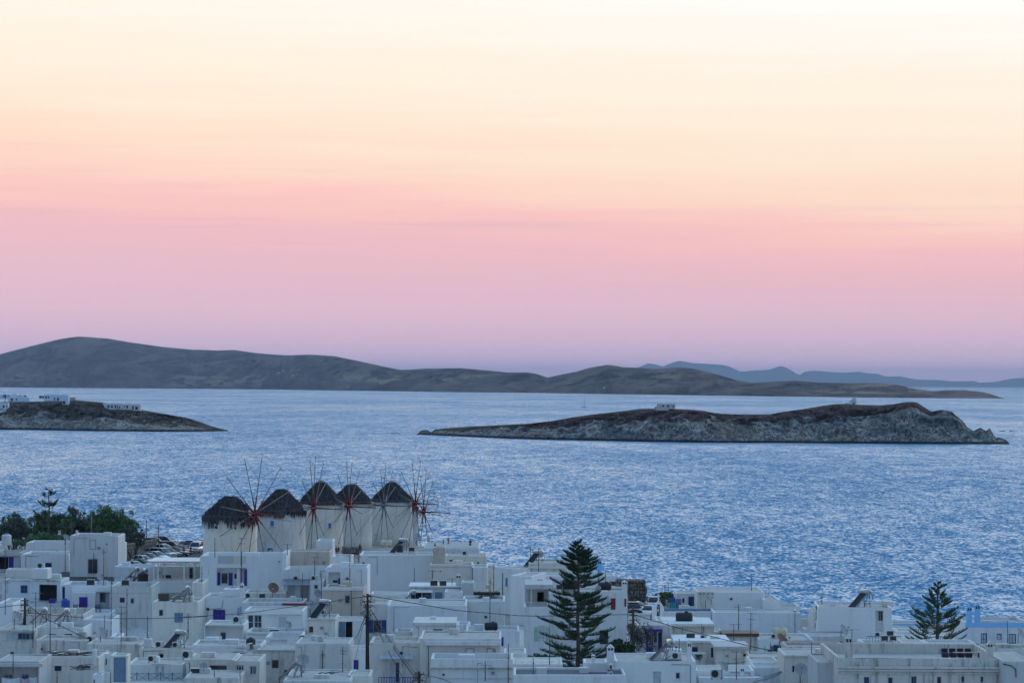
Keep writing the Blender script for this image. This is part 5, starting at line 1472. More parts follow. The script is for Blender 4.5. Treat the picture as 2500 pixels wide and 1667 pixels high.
def chairs():
    for k, (X, lab) in enumerate(((856, 'dark slatted chair left of the violet door'), (928, 'dark slatted chair in front of the violet door'), (1125, 'folded dark chair right of the blue chest'))):
        t = thing('terrace_chair', lab, 'chair', P('B', X, 440, 336.2), R(20*k-15), 'dark chairs on the violet door terrace')
        bm = bmesh.new(); bx(bm, -.28, .28, -.25, .25, .42, .46); new_obj('seat', bm, COL['dark'], t)
        bm = bmesh.new()
        for i in range(3): bx(bm, -.28, .28, .22, .26, .55+i*.13, .63+i*.13)
        new_obj('backrest', bm, COL['dark'], t)
        for sx in (-.25, .25):
            for sy in (-.22, .22):
                bm = bmesh.new(); bx(bm, sx-.025, sx+.025, sy-.025, sy+.025, 0, .42 if sy < 0 else .95); new_obj('leg', bm, COL['dark'], t)
chairs()
def sofas():
    a = P('H', 1400, 1004, 251.5); b = P('H', 1760, 1004, 251.5)
    w = (b.x-a.x)/4
    cloth = mat('violet_grey_cushion', (.045, .032, .055), .9)
    for k in range(4):
        t = thing('sofa', ('leftmost', 'second from left', 'third from left', 'rightmost')[k]+' of four dark violet sofas on the mansion roof', 'sofa', (a.x+w*(k+.5), a.y, a.z), 0, 'dark sofas on the mansion roof')
        h = (w-.12)/2
        bm = bmesh.new(); bx(bm, -h, h, -.4, .4, 0, .42); bevel(new_obj('seat', bm, cloth, t), .06)
        bm = bmesh.new(); bx(bm, -h, h, .25, .48, .43, .78); bevel(new_obj('backrest', bm, cloth, t), .08)
    t = thing('low_table', 'pale low table in front of the dark sofas', 'table', P('H', 1690, 1006, 250.3))
    bm = bmesh.new(); bx(bm, -1.2, 1.2, -.3, .3, .42, .47); new_obj('tabletop', bm, COL['tan'], t)
    for sx in (-1.1, 1.1):
        bm = bmesh.new(); bx(bm, sx-.04, sx+.04, -.25, .25, 0, .42); new_obj('leg', bm, COL['dark'], t)
sofas()
def fence_rail():
    # grey metal railing of the mansion's roof terrace
    a = P('H', 548, 852, 287.8); b = P('H', 938, 852, 287.8)
    t = thing('roof_railing', 'grey metal railing behind the mansion roof terrace, below the slot door', 'railing', a)
    d = b-a; n = 13
    bm = bmesh.new(); tube(bm, (0, 0, .8), (d.x, d.y, d.z+.8), .05, n=5); new_obj('handrail', bm, COL['grey'], t)
    bm = bmesh.new(); tube(bm, (0, 0, .1), (d.x, d.y, d.z+.1), .03, n=5); new_obj('bottom_rail', bm, COL['grey'], t)
    for i in range(n):
        f = i/(n-1); bm = bmesh.new(); tube(bm, (d.x*f, d.y*f, d.z*f-.2), (d.x*f, d.y*f, d.z*f+.79), .03, n=5)
        new_obj('baluster', bm, COL['grey'], t)
    a = P('H', 515, 775, 275)
fence_rail()
def laundry():
    Dz = 350.5
    for X0, Y0, X1, Y1, m, lab in ((396, 318, 462, 472, None, 'turquoise and blue sheet hanging on the shore terrace'), (466, 334, 532, 474, (.16, .19, .36), 'slate-blue sheet hanging beside the turquoise one'), (546, 326, 566, 380, (.02, .025, .06), 'small navy cloth hanging near the blue doorway'),
                                 (356, 345, 376, 440, (.55, .50, .52), 'pale garments hanging left of the turquoise sheet')):
        a = P('G', X0, Y1, Dz); b = P('G', X1, Y0, Dz)
        vs = []; fs = []; nx, nz = 10, 8; mi = []
        w = b.x-a.x; h = b.z-a.z
        for i in range(nx+1):
            for j in range(nz+1):
                vs.append((w*i/nx, .10*math.sin(i*1.7)*(1-j/nz*.6)+.03*math.sin(j), h*j/nz+(.06*math.sin(i*.9) if j == 0 else 0)))
        for i in range(nx):
            for j in range(nz):
                q = i*(nz+1)+j; fs.append((q, q+nz+1, q+nz+2, q+1)); mi.append(1 if j >= 5 else 0)
        if m is None: ms = [mat('turquoise_cloth', (.06, .40, .40), .9), mat('blue_cloth', (.04, .12, .36), .9)]
        else: ms = [mat('cloth_%d' % X0, m, .9)]; mi = [0]*len(fs)
        o = from_data('hanging_cloth', vs, fs, ms, None, True, mi, loc=a)
        sm = o.modifiers.new('solid', 'SOLIDIFY'); sm.thickness = .02
        tag(o, lab, 'laundry', 'washing on the shore terrace')
    for X0, Y0, X1, Y1, c, lab in ((238, 1196, 330, 1262, (.50, .42, .46), 'pinkish striped cloth drying at the lower left corner'), (338, 1182, 420, 1262, (.60, .62, .66), 'white cloth drying right of the pinkish one'), (20, 1190, 225, 1262, (.62, .64, .68), 'wide white sheet drying at the lower left corner')):
        a = P('B', X0, Y1, 262); b = P('B', X1, Y0, 262); w = b.x-a.x; h = b.z-a.z
        vs = []; fs = []; nx, nz = 8, 5
        for i in range(nx+1):
            for j in range(nz+1): vs.append((w*i/nx, .06*math.sin(i*1.9), h*j/nz-(.12*math.sin(math.pi*i/nx) if j == nz else 0)))
        for i in range(nx):
            for j in range(nz):
                q = i*(nz+1)+j; fs.append((q, q+nz+1, q+nz+2, q+1))
        o = from_data('hanging_cloth', vs, fs, mat('cloth_b%d' % X0, c, .9), None, True, loc=a)
        sm = o.modifiers.new('solid', 'SOLIDIFY'); sm.thickness = .02
        tag(o, lab, 'laundry', 'washing at the lower left')
laundry()
def flag():
    # small blue and white striped flag hung from a short staff
    a = P('D', 636, 755, 328.5); b = P('D', 690, 640, 328.5)
    t = thing('flag', 'small blue and white striped flag beside the violet shutters', 'flag', a)
    w = b.x-a.x; h = b.z-a.z
    ca, cb = mat('flag_white', (.75, .75, .75), .8), mat('flag_blue', (.06, .16, .45), .8)
    for i in range(9):
        bm = bmesh.new(); q = h*.72/9
        v = [bm.verts.new(p) for p in ((0, 0, i*q), (w, 0, i*q+h*.26), (w, 0, (i+1)*q+h*.26), (0, 0, (i+1)*q))]
        bm.faces.new(v)
        o = new_obj('stripe', bm, cb if i % 2 == 0 else ca, t); sm = o.modifiers.new('solid', 'SOLIDIFY'); sm.thickness = .02
    bm = bmesh.new(); tube(bm, (w+.03, 0, -.2), (w+.03, 0, h+.2), .03, n=6); new_obj('staff', bm, GALV, t)
flag()
# ------------------------------------------------------------------ the windmills
THATCH = []
def thatch_mat():
    k = NT('thatch')
    n = k.noise(k.world(scale=(3, 3, .6)), 1.5, 5, .7)
    n2 = k.noise(k.world(), .5, 3)
    oi = k.N('ShaderNodeNewGeometry')
    c = k.mix(k.rng(n, .3, .7), (.026, .025, .031), (.105, .098, .105))
    c = k.mix(k.math('MULTIPLY', k.rng(n2, .5, .75), .5), c, (.075, .05, .04))
    k.bump(n, .8, .08)
    return k.done(c, .95, spec=.1)
TM = thatch_mat()
SPAR_T = mat('weathered_spar', (.25, .20, .155), .8, var=.3, scale=2)
SPAR_R = mat('red_sail_timber', (.20, .022, .022), .6, var=.3, scale=2)
SPAR_G = mat('grey_sail_timber', (.17, .185, .20), .7, var=.2, scale=2)
ROPE = mat('rope', (.16, .145, .13), .9)
def ttube(vs, fs, a, b, r0, r1, n=5):
    d = (b-a)
    if d.length < 1e-6: return
    d = d.normalized(); u = d.orthogonal().normalized(); w = d.cross(u)
    k = len(vs)
    for c, r in ((a, r0), (b, r1)):
        for i in range(n):
            q = c + (u*math.cos(2*math.pi*i/n)+w*math.sin(2*math.pi*i/n))*r
            vs.append(q[:])
    for i in range(n): fs.append((k+i, k+(i+1) % n, k+n+(i+1) % n, k+n+i))
    fs.append(tuple(k+i for i in range(n))[::-1]); fs.append(tuple(k+n+i for i in range(n)))

def mill(label, xc, wpx, yroof, yeave, D, tone, ang, hub, rad, wins, seed, fringe=.9, cap='white', red=True, nsp=12, phase=9, tilt=5, hublabel=None, zb=None, bow=4.6):
    """xc, wpx: axis and width of the tower in pixels of the photograph; hub: pixel of the wheel's hub"""
    rnd = random.Random(seed)
    top = at(xc, yroof, D); ev = at(xc, yeave, D)
    r = wpx/2/FPX*D
    z0 = (ground(ev.x, D)-.5) if zb is None else zb
    t = thing('windmill', label, 'windmill', (ev.x, D, z0), 0, 'windmills on the hill')
    he = ev.z-z0+.25; ht = top.z-z0
    bm = bmesh.new()
    n = 40
    prof = [(r*1.05, 0), (r*1.03, he*.3), (r*1.0, he*.7), (r*.975, he)]
    lathe(bm, prof, n)
    for v in bm.verts:
        if .1 < v.co.z < he-.1:
            v.co += Vector((noise.noise(v.co*.7+Vector((seed, 0, 0))), noise.noise(v.co*.7+Vector((0, seed, 0))), 0))*.07
    tw = new_obj('tower', bm, PL[tone], t, smooth=False)
    # windows and doors: (dx px from the axis, y0, y1, width px, colour)
    for dx, ya, yb, wd, col, kind in wins:
        w = wd/FPX*D; x = dx/FPX*D
        za = at(xc, yb, D).z-z0; zc = at(xc, ya, D).z-z0
        y = -math.sqrt(max(.1, (r*1.02)**2-x*x))
        a = math.atan2(x, -y)
        M = Matrix.Translation((x, y, 0)) @ Matrix.Rotation(a, 4, 'Z')
        bm = bmesh.new()
        for x0, x1 in ((-w/2-.09, -w/2), (w/2, w/2+.09)): bx(bm, x0, x1, -.09, .25, za, zc, 0, M)
        bx(bm, -w/2-.09, w/2+.09, -.09, .25, zc, zc+.1, 0, M)
        if kind == 'window': bx(bm, -w/2-.09, w/2+.09, -.12, .25, za-.08, za, 0, M)
        fr = new_obj(kind, bm, COL['white'] if kind == 'window' else PL['grey'], t)
        bm = bmesh.new(); bx(bm, -w/2, w/2, -.04, .2, za, zc, 0, M)
        new_obj('shutter' if kind == 'window' else 'leaf', bm, COL[col], fr)
    # thatched cone: a core and rows of ragged bundles
    vs = []; fs = []
    re = r*1.045; H = ht-he+.02
    rows = 13
    def cone(f):     # f 0 at top .. 1 at the eave
        return re*(.12+.88*f**.96), he+H*(1-f)-.05*f
    core = []
    for j in range(9):
        rr, zz = cone(j/8); core.append((rr*.96, zz-.06))
    bm = bmesh.new(); lathe(bm, core[::-1], 36)
    kc = new_obj('thatched_roof', bm, TM, t)
    for j in range(rows):
        f0 = j/rows; f1 = min(1.0, (j+1.9)/rows)
        m_ = int(26+90*f1)
        for i in range(m_):
            a = 2*math.pi*(i+rnd.random()*.8)/m_
            ra, za = cone(f0); rb, zb2 = cone(f1)
            L = rnd.uniform(.85, 1.25)
            rb2 = ra+(rb-ra)*L; zb3 = za+(zb2-za)*L
            wa = .10+.06*f1; wb = rnd.uniform(.01, .10)
            lift = rnd.uniform(.03, .24)
            if j == rows-1 or (j == rows-2 and rnd.random() < .6):
                drop = rnd.uniform(.15, 1.0)*fringe
                rb2 = re*rnd.uniform(.97, 1.03); zb3 = cone(1)[1]-drop*.75
            ca, sa = math.cos(a), math.sin(a); ta, tb = -sa, ca
            k = len(vs)
            mr, mz = (ra+rb2)/2+lift, (za+zb3)/2+lift
            if j >= rows-2: mr, mz = re*1.02, cone(1)[1]+.05
            vs += [((ra+.02)*ca-ta*wa, (ra+.02)*sa-tb*wa, za+.03), ((ra+.02)*ca+ta*wa, (ra+.02)*sa+tb*wa, za+.03),
                   (mr*ca+ta*wa*1.1, mr*sa+tb*wa*1.1, mz), (mr*ca-ta*wa*1.1, mr*sa-tb*wa*1.1, mz),
                   ((rb2+lift*.4)*ca+ta*wb, (rb2+lift*.4)*sa+tb*wb, zb3), ((rb2+lift*.4)*ca-ta*wb, (rb2+lift*.4)*sa-tb*wb, zb3)]
            fs += [(k, k+1, k+2, k+3), (k+3, k+2, k+4, k+5)]
    th = from_data('thatch_fringe', vs, fs, TM, kc)
    th['kind'] = 'stuff'
    bm = bmesh.new()
    if cap == 'white': lathe(bm, [(re*.30, ht-.52), (re*.27, ht-.30), (re*.02, ht+.12)], 20)
    elif cap == 'knob': lathe(bm, [(re*.17, ht-.3), (re*.15, ht+.18), (re*.1, ht+.3), (.02, ht+.33)], 14)
    else: lathe(bm, [(re*.20, ht-.4), (re*.18, ht-.05), (.03, ht+.08)], 14)
    new_obj('cap', bm, PL['warm'] if cap == 'white' else (SPAR_T if cap == 'knob' else TM), t)
    # the wheel: axle, hub, spars, bowsprit and stays
    al = R(ang)
    ax = Vector((math.sin(al), -math.cos(al), -math.sin(R(tilt))*0-.03)).normalized()
    hx = (hub[0]-xc)/FPX*D
    L = hx/ax.x
    hz = at(hub[0], hub[1], D+ax.y*L).z-z0
    hc = Vector((ax.x*L, ax.y*L, hz))
    zin = hz-ax.z*L
    rm = SPAR_R if red else SPAR_G
    st = Vector((ax.x*r*.75, ax.y*r*.75, zin+ax.z*r*.75))
    bm = bmesh.new(); tube(bm, st, hc, .22, .20, 10)
    new_obj('axle', bm, rm, t)
    bm = bmesh.new()
    M = Matrix.Translation(st + ax*(r*.32)) @ ax.to_track_quat('Z', 'Y').to_matrix().to_4x4()
    bx(bm, -.40, .40, -.45, .45, -.5, .30, 0, M); bevel(new_obj('axle_box', bm, PL['grey'], t), .05)
    u = Vector((math.cos(al), math.sin(al), 0)); v = ax.cross(u).normalized()
    if v.z < 0: v = -v
    bm = bmesh.new(); tube(bm, hc-ax*.35, hc+ax*.35, .34, .30, 12)
    wh = new_obj('sail_wheel', bm, rm, t)
    tips = []
    for i in range(nsp):
        a = R(phase)+2*math.pi*i/nsp
        d = u*math.sin(a)+v*math.cos(a)
        ln = rad*rnd.uniform(.94, 1.02)
        off = ax*(.12 if i % 2 else -.12)
        a0 = hc+off; a1 = hc+off+d*ln
        bm = bmesh.new(); tube(bm, a0+d*1.0, a1, .075, .045, 6)
        new_obj('spar', bm, SPAR_T if (red or i % 3) else SPAR_G, wh)
        bm = bmesh.new(); tube(bm, a0, a0+d*ln*.30, .15, .085, 6)
        new_obj('spar_root', bm, rm, wh)
        tips.append(a1)
    be = hc+ax*bow
    bm = bmesh.new(); tube(bm, hc, be, .13, .07, 7)
    new_obj('bowsprit', bm, rm, wh)
    vs = []; fs = []
    for i, p in enumerate(tips):
        ttube(vs, fs, p, be, .014, .014, 4)
        q = tips[(i+1) % nsp]
        mid = (p+q)/2*.985+hc*.015
        ttube(vs, fs, p, mid, .013, .013, 4); ttube(vs, fs, mid, q, .013, .013, 4)
    from_data('stay_ropes', vs, fs, ROPE, wh)
    return t
mill('windmill nearest the car park, with a white cap and long shaggy thatch', 562, 130, 1211, 1264, 366, 'mill', 57, (626.7, 1254.5), 7.9,
     [(-27, 1280, 1287, 9, 'navy', 'window')], 1, fringe=2.1, cap='white', phase=9.6)
mill('second windmill from the car park, with two blue windows and a fringe of pointed thatch', 687, 116, 1194, 1250, 421, 'warm', 79, (767, 1240), 8.2,
     [(-17, 1268, 1281, 9, 'sky', 'window'), (-22, 1334, 1346, 14, 'sky', 'window')], 2, fringe=1.4, cap='thatch', phase=3)
mill('middle windmill, with a knobbed top and one blue window high on its side', 784, 104, 1177, 1230, 446, 'mill', 76, (852, 1236), 7.6,
     [(24, 1274, 1287, 8, 'sky', 'window')], 3, fringe=.35, cap='knob', phase=12)
mill('fourth windmill, the slimmest of the row, with a thin red wheel beam', 858, 98, 1182, 1228, 466, 'warm', 74, (938, 1233), 7.0,
     [], 4, fringe=.35, cap='thatch', red=False, phase=5)
mill('fifth windmill, with a tall dark doorway at its foot', 957, 99, 1178, 1224, 490, 'mill', 66, (1015, 1228), 7.9,
     [(-36, 1302, 1328, 10, 'dark', 'door')], 5, fringe=.25, cap='knob', phase=14)
mill('small grey windmill half hidden at the far end of the row', 1000, 44, 1226, 1246, 508, 'old', 72, (1035, 1249), 7.2,
     [], 6, fringe=.2, cap='thatch', phase=7, bow=5.2)
# ------------------------------------------------------------------ trees
NEEDLE = []
def leaf_mat(name, a, b, c):
    k = NT(name)
    n = k.noise(k.world(), .9, 3); n2 = k.noise(k.world(), 7.0, 2)
    q = k.mix(k.rng(n, .35, .65), a, b)
    q = k.mix(k.rng(n2, .5, .75), q, c)
    k.b.inputs['Roughness'].default_value = .7
    k.b.inputs['Specular IOR Level'].default_value = .25
    return k.done(q)
PINEM = leaf_mat('pine_needles', (.026, .060, .034), (.050, .100, .046), (.075, .135, .055))
TAMM = leaf_mat('tamarisk_leaves', (.075, .135, .06), (.13, .22, .09), (.18, .27, .11))
TAMG = leaf_mat('grey_shrub_leaves', (.085, .105, .09), (.14, .165, .13), (.10, .14, .075))
OLV = leaf_mat('bright_shrub_leaves', (.06, .12, .04), (.11, .19, .06), (.15, .22, .08))
BARK = mat('pine_bark', (.11, .085, .07), .9, var=.3, scale=5)
BARKG = mat('grey_bark', (.15, .13, .115), .9, var=.3, scale=5)
PINEL = leaf_mat('pine_needles_light', (.050, .090, .048), (.085, .14, .062), (.11, .17, .075))
def pine(label, crop, X, Ytop, D, whorls, seed, lean=0.0, sparse=False, zfoot=None, dens=1.0, start=.16, leaf=None, nbr=(6, 7), blen=1.0):
    """whorls: (Y of the branch root, half spread in crop px, Y lift of the tip) in the picture"""
    rnd = random.Random(seed)
    top = P(crop, X, Ytop, D)
    z0 = ground(top.x, D)-.3 if zfoot is None else zfoot
    t = thing('norfolk_pine', label, 'tree', (top.x, D, z0), 0, 'norfolk island pines')
    H = top.z-z0
    bm = bmesh.new()
    pr = Vector((0, 0, 0)); n = 10
    for i in range(n):
        q = Vector((.05*math.sin(i*1.3), .05*math.cos(i), H*(i+1)/n))
        if i == n-1: q.x = q.y = 0
        r0 = .22*(1-i/n)**.8+.04; r1 = .22*(1-(i+1)/n)**.8+.03
        tube(bm, pr, q, r0, r1, 8, caps=False); pr = q
    new_obj('trunk', bm, BARK, t)
    s = CROPS[crop][2]
    bv, bf = [], []; lv, lf = [], []
    def blade(a, d, side, ln, w):
        k = len(lv); e = a+d*ln
        for p in (a-side*w*.6, a+side*w*.6, e+side*w*.15, e-side*w*.15): lv.append(p[:])
        lf.append((k, k+1, k+2, k+3))
    for (Y, spread, lift) in whorls:
        z = P(crop, X, Y, D).z-z0
        rr = spread/s/FPX*D*(1.12 if leaf is not None else 1.0)
        up = lift/s/FPX*D
        nb = rnd.choice(nbr) if not sparse else 5
        ph = rnd.random()*6.28
        for b in range(nb):
            a = ph+6.283*b/nb+rnd.uniform(-.22, .22)
            if not sparse and rnd.random() < .07: continue
            ln = rr*rnd.uniform(.74, 1.06)
            dr = Vector((math.cos(a), math.sin(a), 0)); tn = Vector((-dr.y, dr.x, 0))
            pts = []
            m_ = 10
            zz = z+rnd.uniform(-.26, .26)
            for i in range(m_+1):
                f = i/m_
                pts.append(Vector((0, 0, zz)) + dr*ln*f + Vector((0, 0, -.35*rr*.16*math.sin(f*3.14)+up*f**2.2)))
            for i in range(m_): ttube(bv, bf, pts[i], pts[i+1], .06*(1-i/m_)+.014, .06*(1-(i+1)/m_)+.012, 4)
            st_ = .55 if sparse else start
            for i in range(m_):
                f0 = (i+.5)/m_
                if f0 < st_+rnd.uniform(-.08, .08): continue
                kk = int((15 if sparse else 14)*dens)
                for q in range(kk):
                    f = (q+rnd.random())/kk
                    base = pts[i].lerp(pts[i+1], f)
                    sd = -1 if q % 2 else 1
                    fwdv = (pts[i+1]-pts[i]).normalized()
                    tip = f0+f/m_
                    bl = blen*(.14+.50*math.sin(min(1.0, tip*1.02)*2.3+.25))*min(1.0, rr*.42+.25)*rnd.uniform(.7, 1.2)
                    d = (fwdv*.75 + tn*sd*rnd.uniform(.25, .95) + Vector((0, 0, rnd.uniform(.25, .95)))).normalized()
                    side = d.cross(Vector((rnd.uniform(-1, 1), rnd.uniform(-1, 1), rnd.uniform(-.4, .4)))).normalized()
                    bl = max(.12, bl)
                    blade(base, d, side, bl, .055)
                    # short needles round the branchlet
                    for g in range(2):
                        bb = base+d*bl*rnd.uniform(.2, .9)
                        d2 = (d*.6+side*rnd.uniform(-.7, .7)+Vector((0, 0, rnd.uniform(0, .5)))).normalized()
                        s2 = d2.cross(d).normalized() if d2.cross(d).length > 1e-4 else side
                        blade(bb, d2, s2, bl*.42, .04)
    from_data('branches', bv, bf, BARK, t, True)['kind'] = 'stuff'
    cr = from_data('crown', lv, lf, leaf or PINEM, t)
    return t
pine('big dark norfolk pine in front of the house with red shutters', 'F', 905, 100, 291,
     [(112,34,12),(150,80,16),(200,130,22),(245,160,28),(290,205,30),(345,215,32),(400,228,34),(455,240,36),(535,300,60),(640,290,30),(690,300,34),(750,345,40),(810,385,50),(860,400,44),(920,425,60),(975,400,50),(1050,400,50),(1120,370,40),(1200,440,50),(1270,400,40),(1330,480,40),(1400,330,30),(1460,280,20)], 3, dens=.8, start=.22)
pine('airy norfolk pine in front of the sea at the right', 'H', 1360, 150, 296,
     [(170,55,14),(215,85,18),(290,100,40),(375,150,60),(430,150,40),(500,250,70),(560,230,50),(610,285,90),(665,270,60),(720,300,90),(780,330,80),(830,350,90),(880,400,60),(930,440,40)], 8, dens=.75, start=.40, leaf=PINEL, nbr=(5, 6), blen=.9)
pine('sparse bare-trunked norfolk pine above the dark shrubs at the left', 'A', 562, 168, 428,
     [(182,42,2),(245,92,32),(345,80,20),(360,165,52),(505,215,70),(520,180,40),(655,150,30)], 5, sparse=True, zfoot=ground(-65, 428), dens=.8)

def leafy(name, label, crop, X0, Y0, X1, Y1, D, mtl, seed, n=5200, cat='tree', group=None, stems=5, lobes=9, size=.16, depth=None, zf=None, bark=None):
    """crown of leaf-sized faces gathered in clumps on a few limbs"""
    rnd = random.Random(seed)
    a = P(crop, X0, Y1, D); b = P(crop, X1, Y0, D)
    w = (b.x-a.x)/2; h = b.z-a.z; cx = (a.x+b.x)/2
    z0 = (ground(cx, D)-.2) if zf is None else zf
    t = thing(name, label, cat, (cx, D, z0), 0, group)
    dp = depth or min(w, 3.0)
    ztop = b.z-z0; zlow = max(.3, a.z-z0)
    cl = []
    for i in range(lobes):
        ang = rnd.random()*6.28
        rr = math.sqrt(rnd.random())
        x = w*(-.78+1.56*(i+.5)/lobes); y = math.sin(ang)*rr*dp*.7
        f = 1-(x/w)**2*.42
        zc = zlow+(ztop-zlow)*((.22 if i % 2 else .52)+.22*rnd.random())*f
        cl.append((Vector((x, y, zc)), Vector((w*rnd.uniform(.26, .40), dp*rnd.uniform(.3, .5), max(.3, (ztop-zlow)*rnd.uniform(.26, .36))))))
    cl.append((Vector((rnd.uniform(-.2, .2)*w, 0, ztop-(ztop-zlow)*.3)), Vector((w*.42, dp*.5, (ztop-zlow)*.3))))
    bv, bf = [], []
    for i, (c, s) in enumerate(cl):
        if i % 2 and i > stems: continue
        base = Vector((rnd.uniform(-.3, .3)*min(w, 1.5), rnd.uniform(-.3, .3), 0))
        mid = base.lerp(c, .5)+Vector((rnd.uniform(-.3, .3), rnd.uniform(-.3, .3), .2))
        ttube(bv, bf, base, mid, .11, .07, 5); ttube(bv, bf, mid, c, .07, .03, 5)
        for q in range(3):
            e = c+Vector((rnd.uniform(-1, 1)*s.x, rnd.uniform(-1, 1)*s.y, rnd.uniform(-.3, 1)*s.z))
            ttube(bv, bf, c, e, .03, .012, 4)
    from_data('trunk', bv, bf, bark or BARKG, t, True)
    lv, lf = [], []
    per = n//len(cl)
    for c, s in cl:
        sub = [(Vector((rnd.gauss(0, .5), rnd.gauss(0, .5), rnd.gauss(.1, .5)))) for _ in range(14)]
        for i in range(per):
            g = sub[rnd.randrange(14)]
            p = Vector((g.x+rnd.gauss(0, .17), g.y+rnd.gauss(0, .17), g.z+rnd.gauss(0, .17)))
            if p.length > 1.25: p *= 1.25/p.length
            q = c+Vector((p.x*s.x, p.y*s.y, p.z*s.z))
            if q.z < .05: q.z = rnd.uniform(.05, .4)
            d = Vector((rnd.gauss(0, 1), rnd.gauss(0, 1), rnd.gauss(.5, .7))).normalized()
            u = d.orthogonal().normalized(); v = d.cross(u)
            an = rnd.random()*6.28
            e = (u*math.cos(an)+v*math.sin(an)); f = (v*math.cos(an)-u*math.sin(an))
            k = size*rnd.uniform(.6, 1.3)
            m = len(lv)
            lv += [(q-e*k)[:], (q+f*k*.42)[:], (q+e*k)[:], (q-f*k*.42)[:]]
            lf.append((m, m+1, m+2, m+3))
    from_data('crown', lv, lf, mtl, t)
    return t
G1 = 'dark trees at the left edge above the town'
leafy('tamarisk_tree', 'greyish tree at the far left edge behind the white water tank', 'A', -80, 470, 400, 800, 436, TAMG, 11, 8500, group=G1)
leafy('tamarisk_tree', 'green bushy tree at the far left reaching above the grey one', 'A', -40, 438, 330, 760, 442, TAMM, 12, 5000, group=G1)
leafy('tamarisk_tree', 'dark green tree around the trunk of the sparse pine', 'A', 310, 405, 830, 800, 432, TAMM, 13, 10500, group=G1)
leafy('tamarisk_tree', 'low dark green shrub mass at the foot of the sparse pine', 'A', 300, 660, 800, 810, 418, TAMM, 23, 5200, group=G1, size=.13)
leafy('tamarisk_tree', 'greyish green tree between the sparse pine and the tall round tree', 'A', 700, 375, 1100, 770, 437, TAMG, 14, 8500, group=G1)
leafy('tamarisk_tree', 'tallest round dark tree left of the car park', 'A', 990, 345, 1590, 800, 430, TAMM, 15, 15000, group=G1, lobes=15)
leafy('tamarisk_tree', 'low grey bush drooping towards the car park wall', 'A', 1380, 600, 1690, 850, 425, TAMG, 16, 4200, group=G1)
leafy('hedge_shrub', 'low clipped green shrub behind the white water tank', 'A', 120, 745, 400, 815, 412, TAMM, 17, 2600, cat='shrub', size=.12)
leafy('shore_shrub', 'bright green bush behind the antennas on the shore', 'G', 185, 258, 490, 400, 372, OLV, 18, 4200, cat='shrub', zf=3.5)
leafy('climbing_shrub', 'dark bushy shrub with red blossom right of the big pine foot', 'F', 1180, 1120, 1490, 1300, 296, PINEM, 19, 5200, cat='shrub')
leafy('garden_shrub', 'low dark shrub under the white flower box left of the pine', 'F', 380, 1270, 700, 1345, 285, PINEM, 20, 2500, cat='shrub', size=.1)
leafy('potted_plant', 'green pot plant beside the pale grey shutter boards', 'G', 690, 1075, 780, 1145, 280, OLV, 21, 700, cat='plant', size=.07, lobes=4, zf=12.2)
def bare():
    rnd = random.Random(4)
    a = P('F', 1545, 1200, 300)
    z0 = ground(a.x, 300)
    t = thing('bare_creeper', 'dry grey creeper hanging behind the brown utility pole', 'plant', (a.x, 300, z0))
    bv, bf = [], []; lv, lf = [], []
    for i in range(60):
        p = Vector((rnd.uniform(-1.6, 1.3), rnd.uniform(-.6, .6), 6.5+rnd.uniform(-.5, 2.0)-a.z*0))
        p.z = P('F', 1500, rnd.uniform(930, 1040), 300).z-z0
        for j in range(6):
            q = p+Vector((rnd.uniform(-.25, .35), rnd.uniform(-.2, .2), rnd.uniform(-.55, -.05)))
            ttube(bv, bf, p, q, .022, .018, 3); p = q
            for g in range(5):
                k = len(lv); c = p+Vector((rnd.uniform(-.2, .2), rnd.uniform(-.2, .2), rnd.uniform(-.2, .2)))
                e = Vector((rnd.uniform(-1, 1), rnd.uniform(-1, 1), rnd.uniform(-1, 1))).normalized()*.09
                f = e.orthogonal().normalized()*.05
                lv += [(c-e)[:], (c+f)[:], (c+e)[:], (c-f)[:]]; lf.append((k, k+1, k+2, k+3))
    from_data('stems', bv, bf, BARKG, t)
    from_data('leaves', lv, lf, mat('dry_leaf', (.06, .06, .05), .9), t)
bare()
# ------------------------------------------------------------------ poles and wires
POLEM = mat('tarred_pole', (.05, .038, .030), .85, var=.35, scale=3)
POLEB = mat('brown_pole', (.13, .075, .055), .85, var=.3, scale=3)
WIRE = mat('black_cable', (.012, .012, .014), .6)
def pole(label, crop, X, Yt, Yb, D, m, tangle, seed, lean=0.0, r=.15):
    rnd = random.Random(seed)
    a = P(crop, X, Yb, D); b = P(crop, X+lean, Yt, D)
    t = thing('utility_pole', label, 'utility pole', a)
    h = b-a
    bm = bmesh.new(); tube(bm, (0, 0, -1.5), h, r*1.1, r*.85, 9)
    new_obj('pole', bm, m, t)
    for k in range(3 if tangle else 0):
        bm = bmesh.new(); z = h.z-.25-.55*k
        bx(bm, h.x*.95-.45, h.x*.95+.45, -r-.1, -r-.02, z-.05, z+.05); new_obj('bracket', bm, RUST, t)
    if tangle:
        bv, bf = [], []
        for i in range(tangle):
            z = h.z-rnd.uniform(-.1, 3.0); p = Vector((rnd.choice((-1, 1))*rnd.uniform(.15, .35), rnd.uniform(-.4, .1), z))
            for j in range(5):
                q = Vector((max(-.75, min(.75, p.x+rnd.uniform(-.3, .3))), p.y+rnd.uniform(-.12, .12), p.z+rnd.uniform(-.4, .22)))
                ttube(bv, bf, p, q, .022, .022, 4); p = q
        from_data('cable_tangle', bv, bf, WIRE, t)['kind'] = 'stuff'
        bm = bmesh.new()
        for s in (-.2, .2): tube(bm, (s, -.1, -1.5), (h.x+s*.6, -.12, h.z-2.2), .04, n=5)
        new_obj('riser_cable', bm, WIRE, t)
    return a, b
pole('wired utility pole with a thick tangle of black cables in the middle of the town', 'E', 236, 488, 1480, 283, POLEM, 46, 1, -2)
